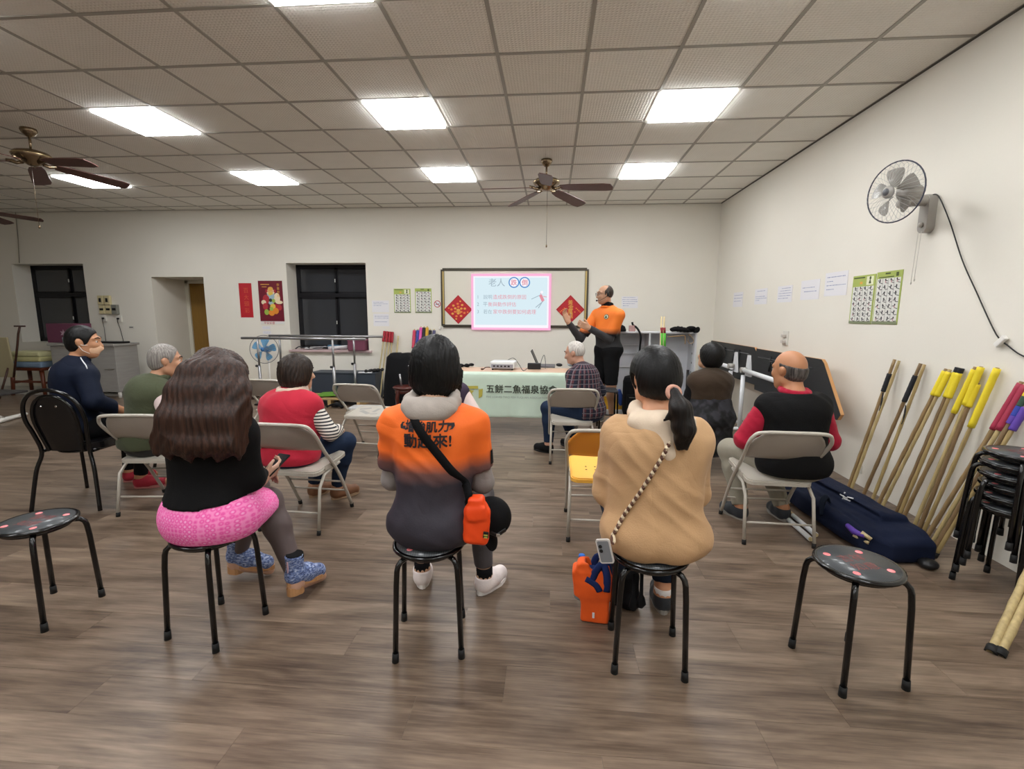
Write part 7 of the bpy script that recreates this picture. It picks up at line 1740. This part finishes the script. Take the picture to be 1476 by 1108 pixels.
pu = MB(); pu.tube([on_bag(1231, 771), on_bag(1252, 782)], .010, 8); pu.obj('stick_end', M_cane, lb); pu = MB(); pu.tube([on_bag(1242, 767), on_bag(1256, 777)], .012, 8); pu.obj('stick_end', M_cane, lb)
lw = MB()
for a, b in (((1212, 712), (1222, 718)), ((1218, 710), (1216, 720)), ((1222, 716), (1230, 719)), ((1214, 719), (1226, 722))): lw.tube([on_bag(*a), on_bag((a[0]+b[0])/2, (a[1]+b[1])/2), on_bag(*b)], .005, 5)
lw.obj('white_lettering', mat('white_print', '#d8d8d8'), lb)
hd = MB(); hd.tube(smooth_path([on_bag(1186, 742), on_bag(1182, 732)+Vector((0, -.02, .04)), on_bag(1188, 722)+Vector((0, -.02, .04)), on_bag(1196, 724)], 5), .014, 7, flat=(1.4, .5)); hd.obj('handle', M_navy, lb)
ec = MB(); ec.ell(fl(1338, 812, .03)-lb.location, (.05, .05, .028), 12, 8); ec.obj('end_strap', M_black, lb)
# steel tubes on the floor under the bald man's chair
for i, (a, b) in enumerate((((1125, 738), (1168, 776)), ((1133, 734), (1176, 770)))):
    A, B = fl(*a, .02), fl(*b, .02); t = thing('steel_rod', 'white steel rod on the floor under the bald man\'s chair, %s one' % ('left' if i == 0 else 'right'), 'rod', (A.x, A.y, 0), 0, 'white rods under the chair'); d = B-A; d.z = 0
    MB().cyl((0, 0, .018), d+Vector((0, 0, .018)), .016).obj('tube', M_wst, t); MB().cyl((0, 0, .018), d*.25+Vector((0, 0, .018)), .0175).obj('wood_end', M_cane, t); MB().cyl(d*.95+Vector((0, 0, .018)), d*1.02+Vector((0, 0, .018)), .012).obj('tip', M_cane, t)

# ------------------------------------------------------------------ belongings of the two women in front
# orange shoulder bag with its strap
p = ORANGE
og = mat('orange_nylon', '#ef4a14', .5, bump=.1, bscale=40)
c0 = onY(687, 748, 1.80); bag = thing('shoulder_bag', 'bright orange shoulder bag with a black strap, at the woman\'s right hip', 'bag', (c0.x, c0.y, 0))
F = Field((-.12, -.09, c0.z-.16), (.12, .09, c0.z+.17), .006)
F.put(('box', (0.0, 0, c0.z-.025), (.052, .030, .078), Ry(.06), .02, .02)); F.put(('box', (.0, -.004, c0.z+.065), (.032, .03, .035), None, .015, .03)); F.put(('box', (.004, -.006, c0.z+.035), (.040, .034, .030), Ry(-.12), .012, .008))
field_obj('pouch', F, og, bag, folds_fn(.003, 60, 5))
b = MB(); b.box((.042, -.033, c0.z-.05), (.022, .006, .026), (0, .1, 0), .002); b.obj('black_label', M_black, bag); b = MB(); b.box((.042, -.0365, c0.z-.05), (.016, .002, .006), (0, .1, 0)); b.box((.042, -.0365, c0.z-.06), (.014, .002, .004), (0, .1, 0)); b.obj('label_print', mat('olive_gold_print', '#b3a94a'), bag)
from mathutils.bvhtree import BVHTree
def drape(target, pts, off, push=Vector((0, -1, 0)), extra=()):
    tv = [target.matrix_world@v.co for v in target.data.vertices]; tree = BVHTree.FromPolygons(tv, [list(f.vertices) for f in target.data.polygons]); out = []
    for P_ in pts:
        h_ = tree.ray_cast(Vector(P_)+push*.5, -push)
        out.append((h_[0]+push*off) if h_[0] is not None else Vector(P_))
    return out
bpy.context.view_layer.update()
A, B = onY(589, 597, 1.78), onY(676, 716, 1.78); n = 26
line = [A.lerp(B, i/n) for i in range(n+1)]; sp_ = drape(shirt, line, .007)
for _ in range(2): sp_ = [sp_[0]]+[(sp_[i-1]+sp_[i]*2+sp_[i+1])/4+Vector((0, -.001, 0)) for i in range(1, n)]+[sp_[-1]]
sp_ += [c0+Vector((-.035, -.0, .08)), c0+Vector((-.03, 0, .06))]
b = MB(); vs = []; dr_ = (B-A).normalized(); wv = Vector((dr_.z, 0, -dr_.x)).normalized()*.0175
for q in sp_: vs += [q-wv-bag.location, q+wv-bag.location, q+wv-bag.location+Vector((0, .004, 0)), q-wv-bag.location+Vector((0, .004, 0))]
fs = []
for i in range(len(sp_)-1):
    for j in range(4): fs.append([i*4+j, i*4+(j+1) % 4, i*4+4+(j+1) % 4, i*4+4+j])
b.add(vs, fs, 0, True); b.obj('strap', M_blackc, bag)
# black cap hanging at the bag
c1 = onY(709, 746, 1.93); cp_ = thing('peaked_hat', 'black cap hanging beside the orange shoulder bag', 'cap', (c1.x, c1.y, 0)); R = rotm((.55, -.25, .75))
F = Field((-.16, -.14, c1.z-.15), (.16, .14, c1.z+.14), .006)
C_ = np.array([0, 0, c1.z+.005]); F.put(('ell', C_, (.085, .072, .088), None, .01)); F.put(('cap', C_+np.array([-.045, 0, -.045]), C_+np.array([.0, -.01, -.105]), .05, .045, .02, ((.8, -.3, .3), .28)))
field_obj('crown', F, M_blackc, cp_, folds_fn(.002, 50, 8)); b = MB(); b.tube([Vector((-.03, -.055, c1.z-.03)), Vector((.03, -.07, c1.z-.045)), Vector((.065, -.045, c1.z-.03))], .006, 6, flat=(1.6, .5)); b.obj('back_strap', M_black, cp_); b = MB(); b.box((.035, -.072, c1.z-.043), (.016, .006, .014), None, .002); b.obj('buckle', M_chrome, cp_)
# phone on a twisted cord
p = TANP
c2 = onY(872, 794, 1.70); ph = thing('phone', 'phone in a pale frame case hanging on a twisted cord by the stool', 'phone', (c2.x, c2.y, 0)); Rp = Matrix.Rotation(R_(-14), 3, 'Y')@Matrix.Rotation(R_(-18), 3, 'Z')
b = MB(); b.prism(rrect(.054, .098, .009), -.004, .004, Matrix.Translation((0, 0, c2.z))@(Rp.to_4x4())@Matrix.Rotation(math.pi/2, 4, 'X')); b.obj('case', mat('pale_case', '#cfcac6', .4), ph)
b = MB(); b.prism(rrect(.044, .086, .006), .0042, .0055, Matrix.Translation((0, 0, c2.z))@(Rp.to_4x4())@Matrix.Rotation(math.pi/2, 4, 'X')); b.obj('back', mat('grey_phone_back', '#7d7f84', .3), ph)
b = MB()
for k in range(2): b.cyl(Rp@Vector((-.012, -.005, .022-.018*k))+Vector((0, 0, c2.z)), Rp@Vector((-.012, -.008, .022-.018*k))+Vector((0, 0, c2.z)), .007, n=12)
b.obj('camera_lens', M_black, ph)
A, B = onY(966, 640, 1.75), onY(886, 782, 1.72); line = [A.lerp(B, i/40) for i in range(41)]; cpth = drape(tan, line, .009); cpth = [cpth[0]]+[(cpth[i-1]+cpth[i]*2+cpth[i+1])/4 for i in range(1, 40)]+[cpth[-1]]; cpth += [c2+Vector((.03, .0, .035))]
for k, m_ in enumerate((mat('cream_cord', '#d5c3a6', .7), mat('brown_cord', '#5d3d30', .7))):
    b = MB(); pts = []
    full = smooth_path(cpth, 4)
    for i, q in enumerate(full):
        a = i*.62+k*math.pi; pts.append(q-ph.location+Vector((math.cos(a)*.0055, math.sin(a)*.003-.003, math.cos(a)*.0035)))
    b.tube(pts, .0052, 6); b.obj('twisted_cord', m_, ph)
# orange tote on the floor
A, B = fl(838, 897), fl(880, 903); tt = thing('tote_bag', 'orange tote bag with navy handles on the floor by the tan hoodie\'s stool', 'bag', ((A.x+B.x)/2-.0, (A.y+B.y)/2+.055, 0), R_(-8))
F = Field((-.16, -.14, -.01), (.16, .14, .34), .0065)
F.put(('box', (.0, 0, .10), (.066, .05, .10), None, .012, .01)); F.put(('box', (-.02, .0, .19), (.086, .045, .062), Ry(-.12), .012, .04)); F.put(('box', (-.05, -.0, .235), (.03, .04, .05), Ry(-.25), .012, .03))
F.put(('box', (.0, 0, .235), (.052, .028, .09), None, .01, .012), 0, True); F.cut((0, 0, .002), (0, 0, -1))
field_obj('canvas', F, cloth('orange_canvas', '#ee5f22', .7, bump=.1), tt, folds_fn(.004, 50, 2))
b = MB(); b.tube(smooth_path([(-.02, -.05, .20), (.0, -.045, .26), (.03, -.03, .285), (.05, -.05, .24), (.05, -.056, .17)], 5), .014, 6, flat=(1.2, .4)); b.tube(smooth_path([(-.045, -.055, .22), (.0, -.06, .20), (.02, -.06, .17)], 4), .013, 6, flat=(1.2, .4)); b.tube(smooth_path([(-.02, .03, .22), (.0, .03, .29), (.04, .03, .28), (.06, .03, .2)], 5), .014, 6, flat=(1.2, .4)); b.obj('navy_handle', cloth('navy_webbing', '#1f2d5c'), tt)
b = MB(); b.box((-.005, -.055, .045), (.010, .003, .026)); b.obj('side_label', M_paper, tt)
b = MB(); b.box((0.0, .0, .215), (.08, .05, .08), (0, .1, 0), .02); b.obj('navy_lining', cloth('navy_webbing', '#1f2d5c'), tt)
# water bottle
q = fl(837, 861); wb = thing('water_bottle', 'clear water bottle with a blue cap behind the orange tote', 'bottle', (q.x, q.y, 0))
MB().lathe([(0, .002), (.030, .002), (.034, .008), (.034, .05), (.032, .06), (.034, .07), (.034, .145), (.030, .165), (.016, .190), (.013, .195), (.013, .205), (0, .205)], 20).obj('bottle', mat('clear_pet', '#dfe6ea', .08, trans=.85, ior=1.3), wb); MB().lathe([(.0, .232), (.0155, .232), (.0165, .228), (.0165, .203), (0, .203)], 18).obj('cap', mat('blue_cap', '#1f6fd0', .4), wb); MB().lathe([(.0347, .075), (.0347, .135)], 20).obj('label', mat('blue_label', '#3f6290', .5), wb)
# black rucksack under the stool with two hanging straps
q = fl(903, 893); rk = thing('black_rucksack', 'small black rucksack under the tan hoodie\'s stool, straps hanging', 'bag', (q.x, q.y+.13, 0))
F = Field((-.14, -.12, -.01), (.14, .12, .3), .008); F.put(('box', (0, 0, .10), (.075, .06, .095), None, .04, .03)); F.put(('ell', (.03, -.05, .045), (.05, .04, .04), None, .03)); F.cut((0, 0, .003), (0, 0, -1)); field_obj('bag', F, M_blackc, rk, folds_fn(.004, 40, 4))
for k, (xx, yb_) in enumerate(((914, 880), (925, 876))):
    a, b_ = onY(xx, 826, 1.84), onY(xx-1, yb_, 1.84); b = MB(); L = rk.location
    b.tube([a-L, a.lerp(b_, .62)-L, a.lerp(b_, .7)-L, a.lerp(b_, .9)-L, b_-L], [.0065, .0065, .012, .017, .006], 7, flat=(1.2, .6)); b.obj('hanging_strap', M_blackc, rk)
